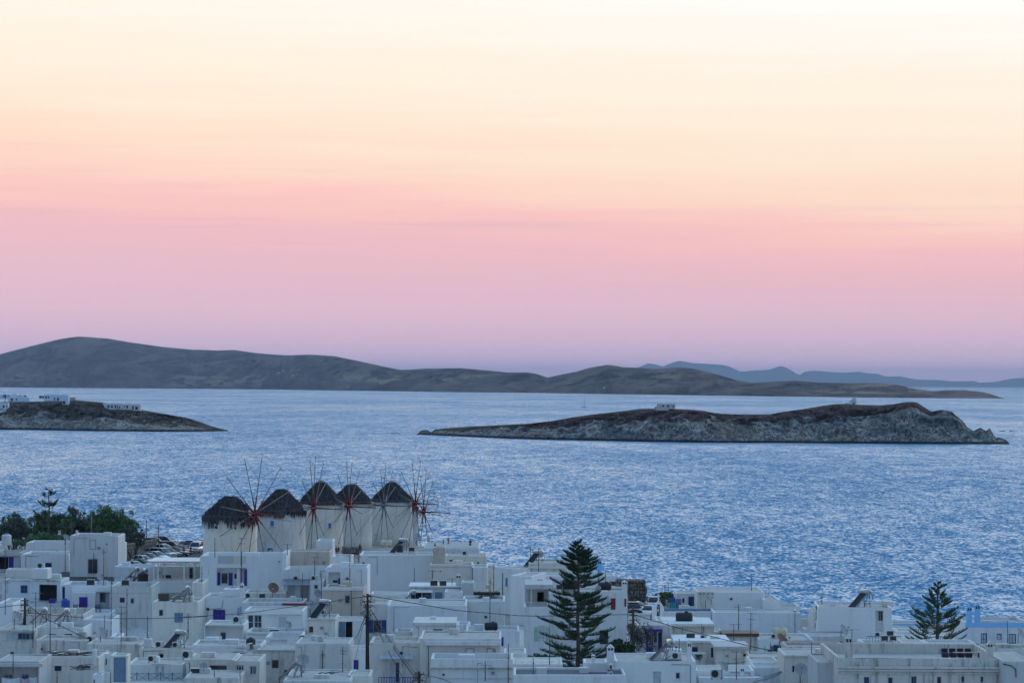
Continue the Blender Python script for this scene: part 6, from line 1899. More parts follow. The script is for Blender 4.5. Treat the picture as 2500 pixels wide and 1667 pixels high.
pole('old wooden utility pole at the lower left between the solar heaters', 'B', 286, 278, 625, 304, POLEM, 12, 2)
pole('brown utility pole at the right edge of the pine house', 'F', 1478, 778, 1285, 299, POLEB, 10, 3)
pole('pole stump wrapped in black cables beside the blue balcony railing', 'E', 856, 1425, 1590, 262, POLEM, 34, 4)
pole('slim pole behind the tall tower house in front of the round tree', 'A', 1050, 405, 700, 415, GALV, 0, 5, 0, .09)
pole('left slim pole at the seaward edge of the car park', 'A', 1682, 515, 745, 470, GALV, 0, 6, 0, .09)
pole('right slim pole in the middle of the car park', 'A', 1822, 565, 800, 446, GALV, 0, 7, 0, .09)
def wire(label, pts, r=.032, sag=0.0, group=None):
    """pts: (crop, X, Y, D); one hanging cable"""
    q = [P(*p) for p in pts]
    vs, fs = [], []
    for a, b in zip(q, q[1:]):
        pr = a; n = 10
        for i in range(1, n+1):
            f = i/n; c = a.lerp(b, f); c.z -= sag*4*f*(1-f)
            ttube(vs, fs, pr-q[0], c-q[0], r, r, 5); pr = c
    o = from_data('overhead_cable', vs, fs, WIRE, None, True, loc=q[0])
    tag(o, label, 'cable', group or 'overhead cables')
wire('long black cable rising from the violet shutters to the wired utility pole', (('D', -20, 772, 305), ('D', 700, 728, 312), ('D', 2150, 528, 283)))
wire('black cable crossing the left houses below the small violet window', (('B', 1250, 512, 300), ('B', 2380, 488, 305)), sag=.1)
wire('black cable from the wooden pole across the left terraces', (('B', 290, 445, 304), ('B', 960, 505, 305)))
wire('black cable from the left edge to the wooden pole', (('B', -10, 385, 304), ('B', 215, 358, 304), ('B', 280, 350, 304)))
wire('slanting black cable from the wooden pole down to the shelf with the air conditioner', (('B', 300, 340, 304), ('B', 500, 500, 300), ('B', 990, 740, 292)), r=.04)
wire('long black cable from the wired utility pole towards the big pine', (('E', 250, 510, 283), ('E', 1300, 688, 290), ('E', 2060, 752, 300), ('F', 490, 868, 302)), r=.04)
wire('black cable between the big pine and the brown utility pole', (('F', 490, 868, 302), ('F', 1470, 850, 299)))
wire('black cable falling from the brown pole across the roofs to the bright blue shutters', (('F', 1478, 850, 299), ('G', 500, 670, 292), ('G', 1000, 795, 284), ('G', 1330, 880, 280), ('G', 1640, 940, 279)), r=.04)
for i, (x0, x1, y1) in enumerate(((262, 790, 1470), (272, 800, 1500), (282, 800, 1440), (255, 690, 1560))):
    wire(('upper', 'second', 'topmost', 'lowest')[i]+' of the four cables falling from the wired pole to the blue balcony', (('E', x0, 660+15*i, 283), ('E', (x0+x1)/2-10, (680+y1)/2+20, 273), ('E', x1, y1, 262)), r=.028, group='cables falling to the blue balcony')
wire('black cable falling left from the wired pole to the entrance wall', (('E', 215, 720, 283), ('E', 120, 980, 295), ('E', 10, 1115, 303)), r=.03)
wire('thin cable falling from the wired pole to the violet door', (('E', 210, 740, 283), ('E', 85, 1280, 286.5)), r=.016)
for i, y in enumerate((1250, 1285, 1303)):
    wire(('upper', 'middle', 'lower')[i]+' of three cables leaving the white cube room at the lower right', (('G', 1722, 1150+4*i, 266), ('G', 1590, 1200+18*i, 262), ('G', 1390-20*i, y, 258)), r=.028, group='cables at the lower right')
wire('black cable running from the cable stump along the grand old house', (('E', 920, 1462, 262), ('E', 1150, 1520, 258), ('E', 1310, 1590, 255)), r=.03)
# ------------------------------------------------------------------ the car park, its cars and the people
GLASSC = mat('car_glass', (.012, .015, .02), .08)
TYRE = mat('tyre', (.015, .015, .016), .85)
RIMM = mat('wheel_rim', (.35, .36, .38), .35, .8)
LAMPW = mat('headlamp_glass', (.6, .62, .64), .15)
LAMPR = mat('tail_lamp', (.30, .015, .012), .25)
PLATE = mat('number_plate', (.65, .65, .62), .5)
def paint(name, c):
    k = NT(name); k.b.inputs['Coat Weight'].default_value = .5; k.b.inputs['Coat Roughness'].default_value = .08
    return k.done(c, .35)
CP = {'white': paint('car_white', (.70, .71, .72)), 'silver': paint('car_silver', (.38, .41, .44)), 'black': paint('car_black', (.015, .016, .02)), 'navy': paint('car_navy', (.016, .026, .07)),
      'blue': paint('car_blue', (.06, .12, .24)), 'teal': paint('car_teal', (.12, .22, .28)), 'red': paint('car_red', (.22, .02, .02)), 'grey': paint('car_grey', (.13, .14, .15)), 'cyan': paint('car_light_blue', (.18, .38, .60)), 'yellow': paint('car_yellow', (.55, .42, .06))}
def loft(bm, secs, mi=0, smooth=True):
    rings = [[bm.verts.new(p) for p in s] for s in secs]
    n = len(rings[0])
    for a, b in zip(rings, rings[1:]):
        for i in range(n):
            f = bm.faces.new((a[i], a[(i+1) % n], b[(i+1) % n], b[i])); f.material_index = mi; f.smooth = smooth
    bm.faces.new(rings[0][::-1]); bm.faces.new(rings[-1])
CARS = {}
def car_parts(style):
    """length along x (front towards -x), width along y"""
    if style == 'hatch':
        L, Wd, hb, hr = 3.9, 1.68, .92, 1.48
        low = [(-1.95, .42, .60), (-1.85, .25, .70), (-1.2, .22, .84), (-.75, .22, .93), (1.5, .22, .98), (1.85, .25, .92), (1.93, .40, .62)]
        cab = [(-.80, .93, .93), (-.10, 1.40, .92), (.35, 1.48, .92), (1.25, 1.43, .93), (1.78, .98, .93)]
    elif style == 'suv':
        L, Wd, hb, hr = 4.5, 1.82, 1.05, 1.75
        low = [(-2.25, .5, .75), (-2.15, .32, .92), (-1.4, .3, 1.02), (-.95, .3, 1.07), (1.9, .3, 1.10), (2.15, .32, 1.06), (2.22, .5, .75)]
        cab = [(-1.0, 1.06, .93), (-.35, 1.62, .92), (.2, 1.72, .92), (1.85, 1.68, .93), (2.12, 1.12, .94)]
    elif style == 'van':
        L, Wd, hb, hr = 4.4, 1.80, 1.05, 1.85
        low = [(-2.2, .45, .7), (-2.1, .28, .88), (-1.6, .26, 1.0), (-1.25, .26, 1.08), (1.95, .26, 1.10), (2.12, .28, 1.08), (2.18, .45, .75)]
        cab = [(-1.35, 1.07, .93), (-.7, 1.68, .92), (-.2, 1.80, .92), (1.9, 1.80, .94), (2.10, 1.12, .95)]
    else:
        L, Wd, hb, hr = 4.4, 1.72, .92, 1.44
        low = [(-2.2, .42, .58), (-2.1, .25, .68), (-1.4, .22, .80), (-.85, .22, .90), (1.3, .22, .96), (2.05, .25, .94), (2.18, .40, .62)]
        cab = [(-.90, .90, .92), (-.15, 1.36, .90), (.30, 1.44, .90), (.95, 1.40, .90), (1.65, .97, .90)]
    h = Wd/2
    def ring(x, z0, z1, f=1.0):
        return [(x, -h*.90*f, z0), (x, -h*f, z0+(z1-z0)*.3), (x, -h*.985*f, z0+(z1-z0)*.8), (x, -h*.86*f, z1), (x, h*.86*f, z1), (x, h*.985*f, z0+(z1-z0)*.8), (x, h*f, z0+(z1-z0)*.3), (x, h*.90*f, z0)]
    return L, h, low, cab, ring
def make_car(label, style, col, loc, rz, group):
    t = thing('parked_car', label, 'car' if style != 'van' else 'van', loc, rz, group)
    if style not in CARS:
        L, h, low, cab, ring = car_parts(style)
        bm = bmesh.new(); loft(bm, [ring(x, a, b, .9 if i in (0, len(low)-1) else 1.0) for i, (x, a, b) in enumerate(low)])
        body = new_obj('body', bm, CP['white'], t); bevel(body, .04, 2, 35)
        bm = bmesh.new()
        zb = cab[0][1]; n = 7
        secs = []
        for (x, z, f) in cab:
            top = max(z, zb+.02); k = .80 if top > zb+.2 else .95
            secs.append([(x, -h*.93, zb-.04), (x, -h*k*f, top-.05), (x, -h*k*f*.85, top), (x, h*k*f*.85, top), (x, h*k*f, top-.05), (x, h*.93, zb-.04)])
        loft(bm, secs)
        gl = new_obj('windows', bm, GLASSC, t); bevel(gl, .02, 1, 40)
        bm = bmesh.new()
        rs = [s for s, c in zip(secs, cab) if c[1] > zb+.3]
        loft(bm, [[(p[0]+(0.02 if i else -.05), p[1]*1.012, p[2]+.012) for p in s[1:5]] + [(s[4][0], s[4][1]*.9, s[4][2]-.02), (s[1][0], s[1][1]*.9, s[1][2]-.02)] for i, s in enumerate(rs)])
        for sgn in (-1, 1):      # pillars
            for (s0, s1) in ((secs[0], rs[0]), (secs[-1], rs[-1])):
                a = Vector(s0[1] if sgn < 0 else s0[4]); b = Vector(s1[1] if sgn < 0 else s1[4])
                tube(bm, a*1.005, b*1.01, .05, n=5)
            mid = rs[len(rs)//2]; p = Vector(mid[1] if sgn < 0 else mid[4]); tube(bm, Vector((p.x+.15, sgn*h*.94, zb)), Vector((p.x+.15, p.y*1.01, p.z)), .045, n=5)
        new_obj('cabin_roof', bm, CP['white'], t)
        wb = L*.30; rad = .31 if style not in ('suv', 'van') else .36
        for sx in (-wb, wb):
            for sy in (-1, 1):
                bm = bmesh.new(); tube(bm, (sx, sy*(h-.20), rad), (sx, sy*(h+.01), rad), rad, n=14)
                w = new_obj('wheel', bm, TYRE, t)
                bm = bmesh.new(); tube(bm, (sx, sy*(h-.02), rad), (sx, sy*(h+.022), rad), rad*.62, rad*.55, n=10)
                new_obj('rim', bm, RIMM, w)
        x0 = low[0][0]; x1 = low[-1][0]; zf = low[1][2]; zr = low[-2][2]
        for sy in (-1, 1):
            bm = bmesh.new(); bx(bm, x0+.03, x0+.25, sy*h*.78-.17, sy*h*.78+.17, zf-.20, zf-.05); bevel(new_obj('headlight', bm, LAMPW, t), .03)
            bm = bmesh.new(); bx(bm, x1-.22, x1-.01, sy*h*.84-.10, sy*h*.84+.10, zr-.28, zr-.06); bevel(new_obj('taillight', bm, LAMPR, t), .03)
            bm = bmesh.new(); bx(bm, cab[0][0]+.15, cab[0][0]+.3, sy*(h+.02)-.08, sy*(h+.02)+.08, zb, zb+.14); bevel(new_obj('mirror', bm, BLACKP, t), .03)
        for x, q in ((x0-.015, zf-.36), (x1+.0, zr-.42)):
            bm = bmesh.new(); bx(bm, x-.01, x+.02, -.26, .26, q, q+.11); new_obj('number_plate', bm, PLATE, t)
        bm = bmesh.new(); bx(bm, x0-.01, x0+.05, -.45, .45, zf-.22, zf-.08); new_obj('grille', bm, BLACKP, t)
        CARS[style] = t
    else:
        for ch in list(CARS[style].children):
            c = ch.copy(); C.objects.link(c); c.parent = t
            for g in ch.children:
                d = g.copy(); C.objects.link(d); d.parent = c
    for ch in t.children:
        if ch.name.split('.')[0] in ('body', 'cabin_roof'):
            ch.material_slots[0].link = 'OBJECT'; ch.material_slots[0].material = CP[col]
    return t
def cars():
    G = 'cars in the car park'
    # x, y: centre of the foot line in crop A
    spec = [('hatch', 'silver', 1440, 1020, 392, 160, 'silver hatchback half hidden by the tower house, nearest of the sloping row'),
            ('hatch', 'silver', 1560, 1005, 396, 152, 'light silver car with its bonnet and wheel facing the town'),
            ('sedan', 'navy', 1640, 975, 402, 150, 'dark navy saloon between the two light hatchbacks'),
            ('hatch', 'white', 1655, 940, 410, 148, 'white three-door hatchback behind the dark navy saloon'),
            ('hatch', 'teal', 1730, 925, 415, 148, 'teal-grey hatchback in the middle of the sloping row'),
            ('hatch', 'white', 1815, 912, 420, 146, 'white hatchback with red tail lamps right of the teal one'),
            ('suv', 'silver', 1870, 905, 425, 146, 'silver estate car right of the white tail-lamp hatchback'),
            ('hatch', 'black', 1955, 905, 429, 146, 'black hatchback in the sloping row next to the silver estate'),
            ('sedan', 'navy', 2035, 895, 433, 146, 'very dark saloon near the right end of the sloping row'),
            ('sedan', 'red', 2085, 880, 440, 146, 'dark red car at the right end of the sloping row'),
            ('sedan', 'white', 1890, 820, 445, 146, 'pale roofed car tucked behind the middle of the sloping row'),
            ('suv', 'black', 1975, 805, 452, 172, 'black four-wheel drive with roof rails behind the sloping row'),
            ('van', 'white', 2255, 848, 446, 82, 'white van seen from behind beside the left windmill'),
            ('suv', 'navy', 2178, 815, 458, 85, 'dark car left of the white van'),
            ('hatch', 'cyan', 2112, 790, 464, 70, 'light blue car left of the dark one by the white van'),
            ('sedan', 'silver', 1780, 795, 456, 176, 'silver saloon behind the car park wall'),
            ('sedan', 'black', 1770, 765, 464, 178, 'black saloon farther behind the silver one'),
            ('suv', 'navy', 1790, 745, 474, 178, 'long dark car at the seaward edge of the car park'),
            ('suv', 'teal', 1890, 735, 480, 178, 'grey-blue car at the far edge of the car park'),
            ('sedan', 'blue', 1610, 745, 472, 170, 'blue-grey car at the far left of the car park'),
            ('hatch', 'grey', 2330, 760, 470, 85, 'dark car half hidden behind the left windmill'),
            ('sedan', 'blue', 1680, 1065, 384, 172, 'blue car partly hidden by the terrace wall below the row'),
            ('van', 'navy', 1900, 1060, 386, 178, 'dark blue van under the pergola roof'),
            ('hatch', 'yellow', 2015, 1040, 389, 178, 'yellow car glimpsed under the pergola roof'),
            ('sedan', 'red', 2255, 930, 405, 176, 'dark red car just above the pergola roof at the right'),
            ('sedan', 'white', 2130, 945, 400, 176, 'white car just above the pergola roof, left of the red one')]
    for st, col, X, Y, D, rz, lab in spec:
        p = P('A', X, Y, D)
        p.z = ground(p.x, p.y)+.30
        make_car(lab, st, col, p, R(rz), G)
    G = 'cars on the shore road'
    for st, col, X, Y, D, rz, lab in (('sedan', 'white', 1520, 830, 364, 130, 'white car with its windscreen facing the pine house'), ('suv', 'black', 1478, 862, 355, 95, 'black car with a tan roof edge behind the balustrade'),
                                      ('hatch', 'white', 1640, 876, 356, 70, 'white hatchback seen from behind on the shore road'), ('suv', 'silver', 1690, 800, 368, 95, 'silver car beside the bell arch on the shore road')):
        p = P('F', X, Y, D); p.z = P('F', X, Y, D).z
        make_car(lab, st, col, p, R(rz), G)
cars()
def road():
    # the shore road's paving and the car park's asphalt, sheets following the ground
    def sheet(name, x0, x1, y0, y1, off, m):
        vs = []; fs = []; nx, ny = 30, 30
        for i in range(nx+1):
            for j in range(ny+1):
                x = x0+(x1-x0)*i/nx; y = y0+(y1-y0)*j/ny
                vs.append((x, y, ground(x, y)+.14+off))
        for i in range(nx):
            for j in range(ny):
                q = i*(ny+1)+j; fs.append((q, q+ny+1, q+ny+2, q+1))
        tag(from_data(name, vs, fs, m, None, True), kind='structure')
    k = NT('asphalt'); n = k.noise(k.world(), .6, 5, .65)
    am = k.done(k.mix(k.rng(n, .35, .7), (.045, .046, .05), (.085, .085, .088)), .9, spec=.2)
    sheet('car_park', -64, -36, 372, 486, .16, am)
    # quay under the shore cars: a paved terrace with its own height
    p = P('F', 1540, 850, 360)
    bm = bmesh.new(); bx(bm, 12, 30, 349, 376, p.z-3.5, p.z-.02)
    o = new_obj('road', bm, am); tag(o, kind='structure')
road()
def stone_mat():
    k = NT('field_stone')
    n = k.noise(k.world(), 1.4, 4, .6); n2 = k.noise(k.world(), 9, 3)
    c = k.mix(k.rng(n, .35, .65), (.13, .115, .10), (.30, .27, .235))
    c = k.mix(k.math('MULTIPLY', k.rng(n2, .5, .8), .5), c, (.09, .08, .07))
    k.bump(n2, .5, .03)
    return k.done(c, .95, spec=.1)
STONE = stone_mat()
STONE_ME = []
def stone_wall(label, a, b, h, seed, rows=3, per=.42, thick=.5, name='stone_wall', cat='stone wall', top=None):
    """field stones laid in courses, each stone its own piece"""
    rnd = random.Random(seed)
    if not STONE_ME:
        for i in range(6):
            bm = bmesh.new(); bmesh.ops.create_cube(bm, size=1.0)
            bmesh.ops.bevel(bm, geom=bm.edges[:], offset=.16, segments=1, affect='EDGES')
            for v in bm.verts: v.co += Vector((rnd.uniform(-.07, .07), rnd.uniform(-.07, .07), rnd.uniform(-.07, .07)))
            me = bpy.data.meshes.new('stone'); bm.to_mesh(me); bm.free(); me.materials.append(STONE); STONE_ME.append(me)
    a = Vector(a); b = Vector(b); d = b-a; L = Vector((d.x, d.y, 0)).length
    t = thing(name, label, cat, a, math.atan2(d.y, d.x))
    bm = bmesh.new(); sl = d.z/L
    v = [bm.verts.new(p) for p in ((0, -thick*.3, -.3), (L, -thick*.3, d.z-.3), (L, thick*.3, d.z-.3), (0, thick*.3, -.3), (0, -thick*.3, h-.08), (L, -thick*.3, d.z+h-.08), (L, thick*.3, d.z+h-.08), (0, thick*.3, h-.08))]
    for ix in ((0,3,2,1),(4,5,6,7),(0,1,5,4),(1,2,6,5),(2,3,7,6),(3,0,4,7)): bm.faces.new([v[i] for i in ix])
    new_obj('mortar', bm, mat('earth_mortar', (.10, .09, .08), .95), t)
    hh = h/rows
    for r_ in range(rows):
        x = -rnd.random()*per*.5
        while x < L:
            w = per*rnd.uniform(.6, 1.4)
            o = bpy.data.objects.new('stone', rnd.choice(STONE_ME)); C.objects.link(o); o.parent = t
            o.location = (x+w/2, rnd.uniform(-.03, .03), sl*(x+w/2)+hh*(r_+.5)+rnd.uniform(-.03, .03))
            o.scale = (w*.98, thick*rnd.uniform(.9, 1.1), hh*rnd.uniform(.9, 1.05))
            o.rotation_euler = (rnd.uniform(-.06, .06), rnd.uniform(-.08, .08)-math.atan(sl), rnd.uniform(-.06, .06))
            x += w*1.02
    return t
a = P('A', 1395, 865, 408); b = P('A', 1790, 790, 452)
stone_wall('low field-stone wall along the left side of the car park', a, b, .9, 1, 2, .62)
a = P('C', 1300, 872, 440); b = P('C', 1430, 872, 440)
stone_wall('short stone wall between the fourth and fifth windmills', a, b, 1.0, 2, 2, .5)
stone_wall('stone retaining wall under the white balustrade by the brown pole', P('F', 1425, 1010, 347), P('F', 1640, 1005, 347), 1.7, 3, 4, .6)
stone_wall('ruined stone house wall on the shore behind the tall chimney', P('F', 1424, 745, 380), P('F', 1602, 745, 380), 3.4, 4, 7, .42, 1.6, 'stone_ruin', 'ruin')
stone_wall('upper broken part of the ruined stone house on the shore', P('F', 1290, 600, 384), P('F', 1522, 605, 384), 1.6, 5, 3, .45, 1.6, 'stone_ruin', 'ruin')
def balustrade():
    a = P('F', 1425, 935, 346); b = P('F', 1655, 935, 346)
    t = thing('balustrade', 'white balustrade at the edge of the shore road', 'balustrade', a)
    L = b.x-a.x; h = 1.15
    bm = bmesh.new(); bx(bm, 0, L, -.14, .14, h-.16, h); new_obj('handrail', bm, COL['white'], t)
    bm = bmesh.new(); bx(bm, 0, L, -.14, .14, -.12, .08); new_obj('plinth', bm, COL['white'], t)
    n = 15
    for i in range(n):
        bm = bmesh.new(); lathe(bm, [(.09, .08), (.11, .14), (.07, .22), (.13, .45), (.10, .68), (.06, .8), (.10, .99)], 8, 0, Matrix.Translation((L*(i+.5)/n, 0, 0)))
        new_obj('baluster', bm, COL['white'], t)
balustrade()
def bell_arch():
    D = 338
    a = P('G', 195, 590, D); s = 4.704
    t = thing('bell_gable', 'small white bell gable with a cross above the shore cars', 'bell gable', a)
    q = lambda X, Y: (P('G', X, Y, D).x-a.x, P('G', X, Y, D).z-a.z)
    out = [q(198, 590), q(198, 415), q(225, 412), q(268, 360), (q(272, 350)), q(280, 360), q(318, 405), q(320, 590)]
    hole = [q(252, 555)] + [ (q(272, 440)[0]-.45*math.cos(x)*1.0*0+(-(q(292,440)[0]-q(252,440)[0])/2)*math.cos(x), q(272, 440)[1]+.55*math.sin(x)) for x in [math.pi*i/8 for i in range(9)]] + [q(292, 555)]
    bm = bmesh.new()
    # pier, pier, and head built as separate blocks round the opening
    xl, xr = hole[0][0], hole[-1][0]; zb = hole[0][1]
    cxx = (xl+xr)/2; zs = q(272, 440)[1]
    bx(bm, out[0][0], xl, 0, .8, out[0][1], zs); bx(bm, xr, out[-1][0], 0, .8, out[0][1], zs); bx(bm, xl, xr, 0, .8, out[0][1], zb)
    arc = [(cxx-(xr-xl)/2*math.cos(math.pi*i/10), zs+.55*math.sin(math.pi*i/10)) for i in range(11)]
    topl = [(out[0][0], zs), (out[0][0], out[1][1])] + out[2:4] + [out[4]] + out[5:7] + [(out[-1][0], zs)]
    # fan between the arch and the gable outline
    ang = lambda p: math.atan2(p[1]-zs, -(p[0]-cxx))
    m_ = 24
    def hit(poly, th):
        d = (-math.cos(th), math.sin(th)); best = None
        for (x0, z0), (x1, z1) in zip(poly, poly[1:]):
            ex, ez = x1-x0, z1-z0; den = d[0]*ez-d[1]*ex
            if abs(den) < 1e-9: continue
            tt = ((x0-cxx)*ez-(z0-zs)*ex)/den; uu = ((x0-cxx)*d[1]-(z0-zs)*d[0])/den
            if tt > 0 and -1e-6 <= uu <= 1+1e-6: best = tt if best is None else max(best, tt)
        return (cxx+d[0]*best, zs+d[1]*best) if best else None
    pr = None
    for i in range(m_+1):
        th = math.pi*i/m_
        inn = (cxx-(xr-xl)/2*math.cos(th), zs+.55*math.sin(th)); ou = hit(topl, min(max(th, 1e-3), math.pi-1e-3)) or inn
        if pr:
            for y, fl in ((0, 0), (.8, 1)):
                v = [bm.verts.new((p[0], y, p[1])) for p in (pr[0], inn, ou, pr[1])]; bm.faces.new(v)
            for pa, pb in ((pr[1], ou), (pr[0], inn)):
                v = [bm.verts.new(p) for p in ((pa[0], 0, pa[1]), (pb[0], 0, pb[1]), (pb[0], .8, pb[1]), (pa[0], .8, pa[1]))]; bm.faces.new(v)
        pr = (inn, ou)
    new_obj('gable', bm, PL['clean'], t)
    x, z = out[4]
    bm = bmesh.new(); bx(bm, x-.06, x+.06, .34, .46, z-.1, z+.75); bx(bm, x-.26, x-.062, .35, .45, z+.42, z+.54); bx(bm, x+.062, x+.26, .35, .45, z+.42, z+.54)
    new_obj('cross', bm, PL['clean'], t)
bell_arch()
SKIN = mat('skin', (.42, .25, .18), .6); HAIR = mat('dark_hair', (.02, .015, .012), .7)
def person(label, p, H, rz, shirt, trousers, pose='stand'):
    """one continuous skinned figure; clothing by height along the body"""
    if pose == 'stand':
        J = {'pel': (0, 0, .52), 'wa': (0, 0, .60), 'ch': (0, -.01, .74), 'ne': (0, 0, .84), 'hd': (0, -.01, .925),
             'hl': (-.055, 0, .50), 'kl': (-.065, -.01, .28), 'fl': (-.07, .02, .045), 'tl': (-.075, -.08, .015),
             'hr': (.055, 0, .50), 'kr': (.07, -.02, .28), 'fr': (.09, .0, .045), 'tr': (.10, -.09, .015),
             'sl': (-.115, 0, .80), 'el': (-.15, .02, .64), 'wl': (-.155, -.03, .50), 'sr': (.115, 0, .80), 'er': (.155, .03, .64), 'wr': (.12, -.06, .53)}
    elif pose == 'photo':
        J = {'pel': (0, 0, .52), 'wa': (0, 0, .60), 'ch': (0, -.01, .74), 'ne': (0, 0, .84), 'hd': (0, -.02, .925),
             'hl': (-.055, 0, .50), 'kl': (-.06, -.03, .28), 'fl': (-.06, .02, .045), 'tl': (-.065, -.08, .015),
             'hr': (.055, 0, .50), 'kr': (.06, .0, .28), 'fr': (.07, .05, .045), 'tr': (.075, -.05, .015),
             'sl': (-.115, 0, .80), 'el': (-.15, -.08, .68), 'wl': (-.05, -.17, .82), 'sr': (.115, 0, .80), 'er': (.15, -.08, .68), 'wr': (.05, -.17, .82)}
    else:
        J = {'pel': (0, .0, .27), 'wa': (0, .02, .35), 'ch': (0, .0, .49), 'ne': (0, -.02, .59), 'hd': (0, -.04, .675),
             'hl': (-.06, 0, .26), 'kl': (-.09, -.24, .29), 'fl': (-.09, -.24, .05), 'tl': (-.09, -.32, .02),
             'hr': (.06, 0, .26), 'kr': (.09, -.24, .29), 'fr': (.10, -.22, .05), 'tr': (.10, -.30, .02),
             'sl': (-.115, 0, .55), 'el': (-.16, -.03, .40), 'wl': (-.11, -.16, .33), 'sr': (.115, 0, .55), 'er': (.16, -.03, .40), 'wr': (.10, -.17, .33)}
    rad = {'pel': .075, 'wa': .068, 'ch': .080, 'ne': .032, 'hd': .052, 'hl': .055, 'kl': .035, 'fl': .022, 'tl': .02, 'hr': .055, 'kr': .035, 'fr': .022, 'tr': .02,
           'sl': .038, 'el': .026, 'wl': .018, 'sr': .038, 'er': .026, 'wr': .018}
    keys = list(J)
    E = [('pel','wa'),('wa','ch'),('ch','ne'),('ne','hd'),('pel','hl'),('hl','kl'),('kl','fl'),('fl','tl'),('pel','hr'),('hr','kr'),('kr','fr'),('fr','tr'),('ch','sl'),('sl','el'),('el','wl'),('ch','sr'),('sr','er'),('er','wr')]
    me = bpy.data.meshes.new('body')
    me.from_pydata([Vector(J[k])*H for k in keys], [(keys.index(a), keys.index(b)) for a, b in E], [])
    o = bpy.data.objects.new('body_cage', me); C.objects.link(o)
    sk = o.modifiers.new('skin', 'SKIN'); su = o.modifiers.new('sub', 'SUBSURF'); su.levels = 1; su.render_levels = 1
    lay = me.skin_vertices[0].data
    for i, k in enumerate(keys): lay[i].radius = (rad[k]*H, rad[k]*H*(.8 if k in ('ch', 'wa', 'pel') else 1))
    lay[0].use_root = True
    dg = bpy.context.evaluated_depsgraph_get(); dg.update()
    nm = bpy.data.meshes.new_from_object(o.evaluated_get(dg))
    bpy.data.objects.remove(o)
    for m_ in (shirt, trousers, SKIN): nm.materials.append(m_)
    nm.materials.clear()
    for m_ in (shirt, trousers, SKIN): nm.materials.append(m_)
    b = bpy.data.objects.new('person', nm); C.objects.link(b)
    b.location = p; b.rotation_euler = (0, 0, rz)
    zn = J['ne'][2]*H; zp = J['pel'][2]*H
    for f in nm.polygons:
        c = f.center
        arm = abs(c.x) > .135*H and c.z < J['el'][2]*H+.04*H
        f.material_index = 2 if (c.z > zn-.005*H or arm) else (0 if c.z > zp+.02*H and (pose != 'sit' or c.y > -.12*H or c.z > .36*H) else 1)
        f.use_smooth = True
    bm = bmesh.new()
    hd = Vector(J['hd'])*H
    bmesh.ops.create_uvsphere(bm, u_segments=12, v_segments=8, radius=.058*H)
    for v in bm.verts: v.co = hd+Vector((v.co.x, v.co.y*1.05+.012*H, v.co.z+.018*H))
    bmesh.ops.delete(bm, geom=[v for v in bm.verts if v.co.y < hd.y-.01*H and v.co.z < hd.z+.035*H], context='VERTS')
    new_obj('hair', bm, HAIR, b, True)
    return tag(b, label, 'person', 'people near the windmills')
def cl(n, c): return mat('cloth_'+n, c, .9)
for crop, X, Y, D, hpx, rz, sh, tr, pose, lab in (
  ('C', 1440, 875, 402, 76, 10, cl('black', (.015, .015, .02)), cl('dark', (.02, .02, .03)), 'stand', 'person in black standing on the wall below the fourth windmill'),
  ('C', 1266, 877, 405, 60, -40, cl('black', (.015, .015, .02)), cl('dark', (.02, .02, .03)), 'sit', 'person in dark clothes sitting below the middle windmill'),
  ('C', 1246, 877, 406, 58, 30, cl('maroon', (.10, .03, .03)), cl('dark', (.02, .02, .03)), 'sit', 'person in maroon sitting beside the one in dark clothes'),
  ('C', 1385, 945, 352, 78, 5, cl('black', (.015, .015, .02)), cl('brown', (.06, .035, .03)), 'stand', 'person in black in the middle of the group on the roof terrace'),
  ('C', 1358, 935, 353, 68, 50, cl('plum', (.10, .05, .08)), cl('dark', (.02, .02, .03)), 'sit', 'person in plum sitting left in the group on the roof terrace'),
  ('C', 1430, 968, 350, 76, -30, cl('pink', (.36, .20, .24)), cl('tan', (.30, .2, .17)), 'stand', 'person in pale pink at the right of the group on the roof terrace'),
  ('C', 2006, 800, 470, 60, 20, cl('pale', (.5, .5, .52)), cl('dark', (.02, .02, .03)), 'photo', 'person in a pale top right of the red wheel at the end of the row'),
  ('C', 2055, 842, 455, 46, 40, cl('redtop', (.30, .05, .04)), cl('dark', (.02, .02, .03)), 'sit', 'person in red sitting at the right end of the mill hill'),
  ('C', 2124, 822, 462, 62, -60, cl('skyblue', (.12, .38, .50)), cl('tealtr', (.08, .2, .26)), 'stand', 'person in light blue at the right end of the mill hill'),
  ('C', 2166, 822, 462, 78, 15, cl('rust', (.40, .14, .08)), cl('rust', (.40, .14, .08)), 'photo', 'person in a long rust-red dress beside the one in light blue'),
  ('C', 2345, 845, 458, 88, 0, cl('navyt', (.02, .03, .06)), cl('dark', (.02, .02, .03)), 'photo', 'person in navy alone at the far right of the mill hill'),
  ('A', 2110, 915, 404, 82, 20, cl('greytop', (.14, .15, .17)), cl('dark', (.02, .02, .03)), 'stand', 'person in grey walking beside the sloping row of cars'),
  ('A', 2190, 920, 404, 78, -20, cl('black', (.015, .015, .02)), cl('redtr', (.22, .04, .04)), 'stand', 'person in black and red near the white van'),
):
    s = CROPS[crop][2]
    H_ = hpx/s/FPX*D
    if pose == 'sit': H_ /= .73
    H_ = max(1.45, min(1.9, H_))
    person(lab, P(crop, X, Y, D), H_, R(rz), sh, tr, pose)
# the far roof and hill ledge the walkers stand on
H('hillwall', 'C', 1960, 826, 2420, 452, 'low white terrace edge at the right end of the mill hill', tone='white', dep=16, par=.0, soft=.2)
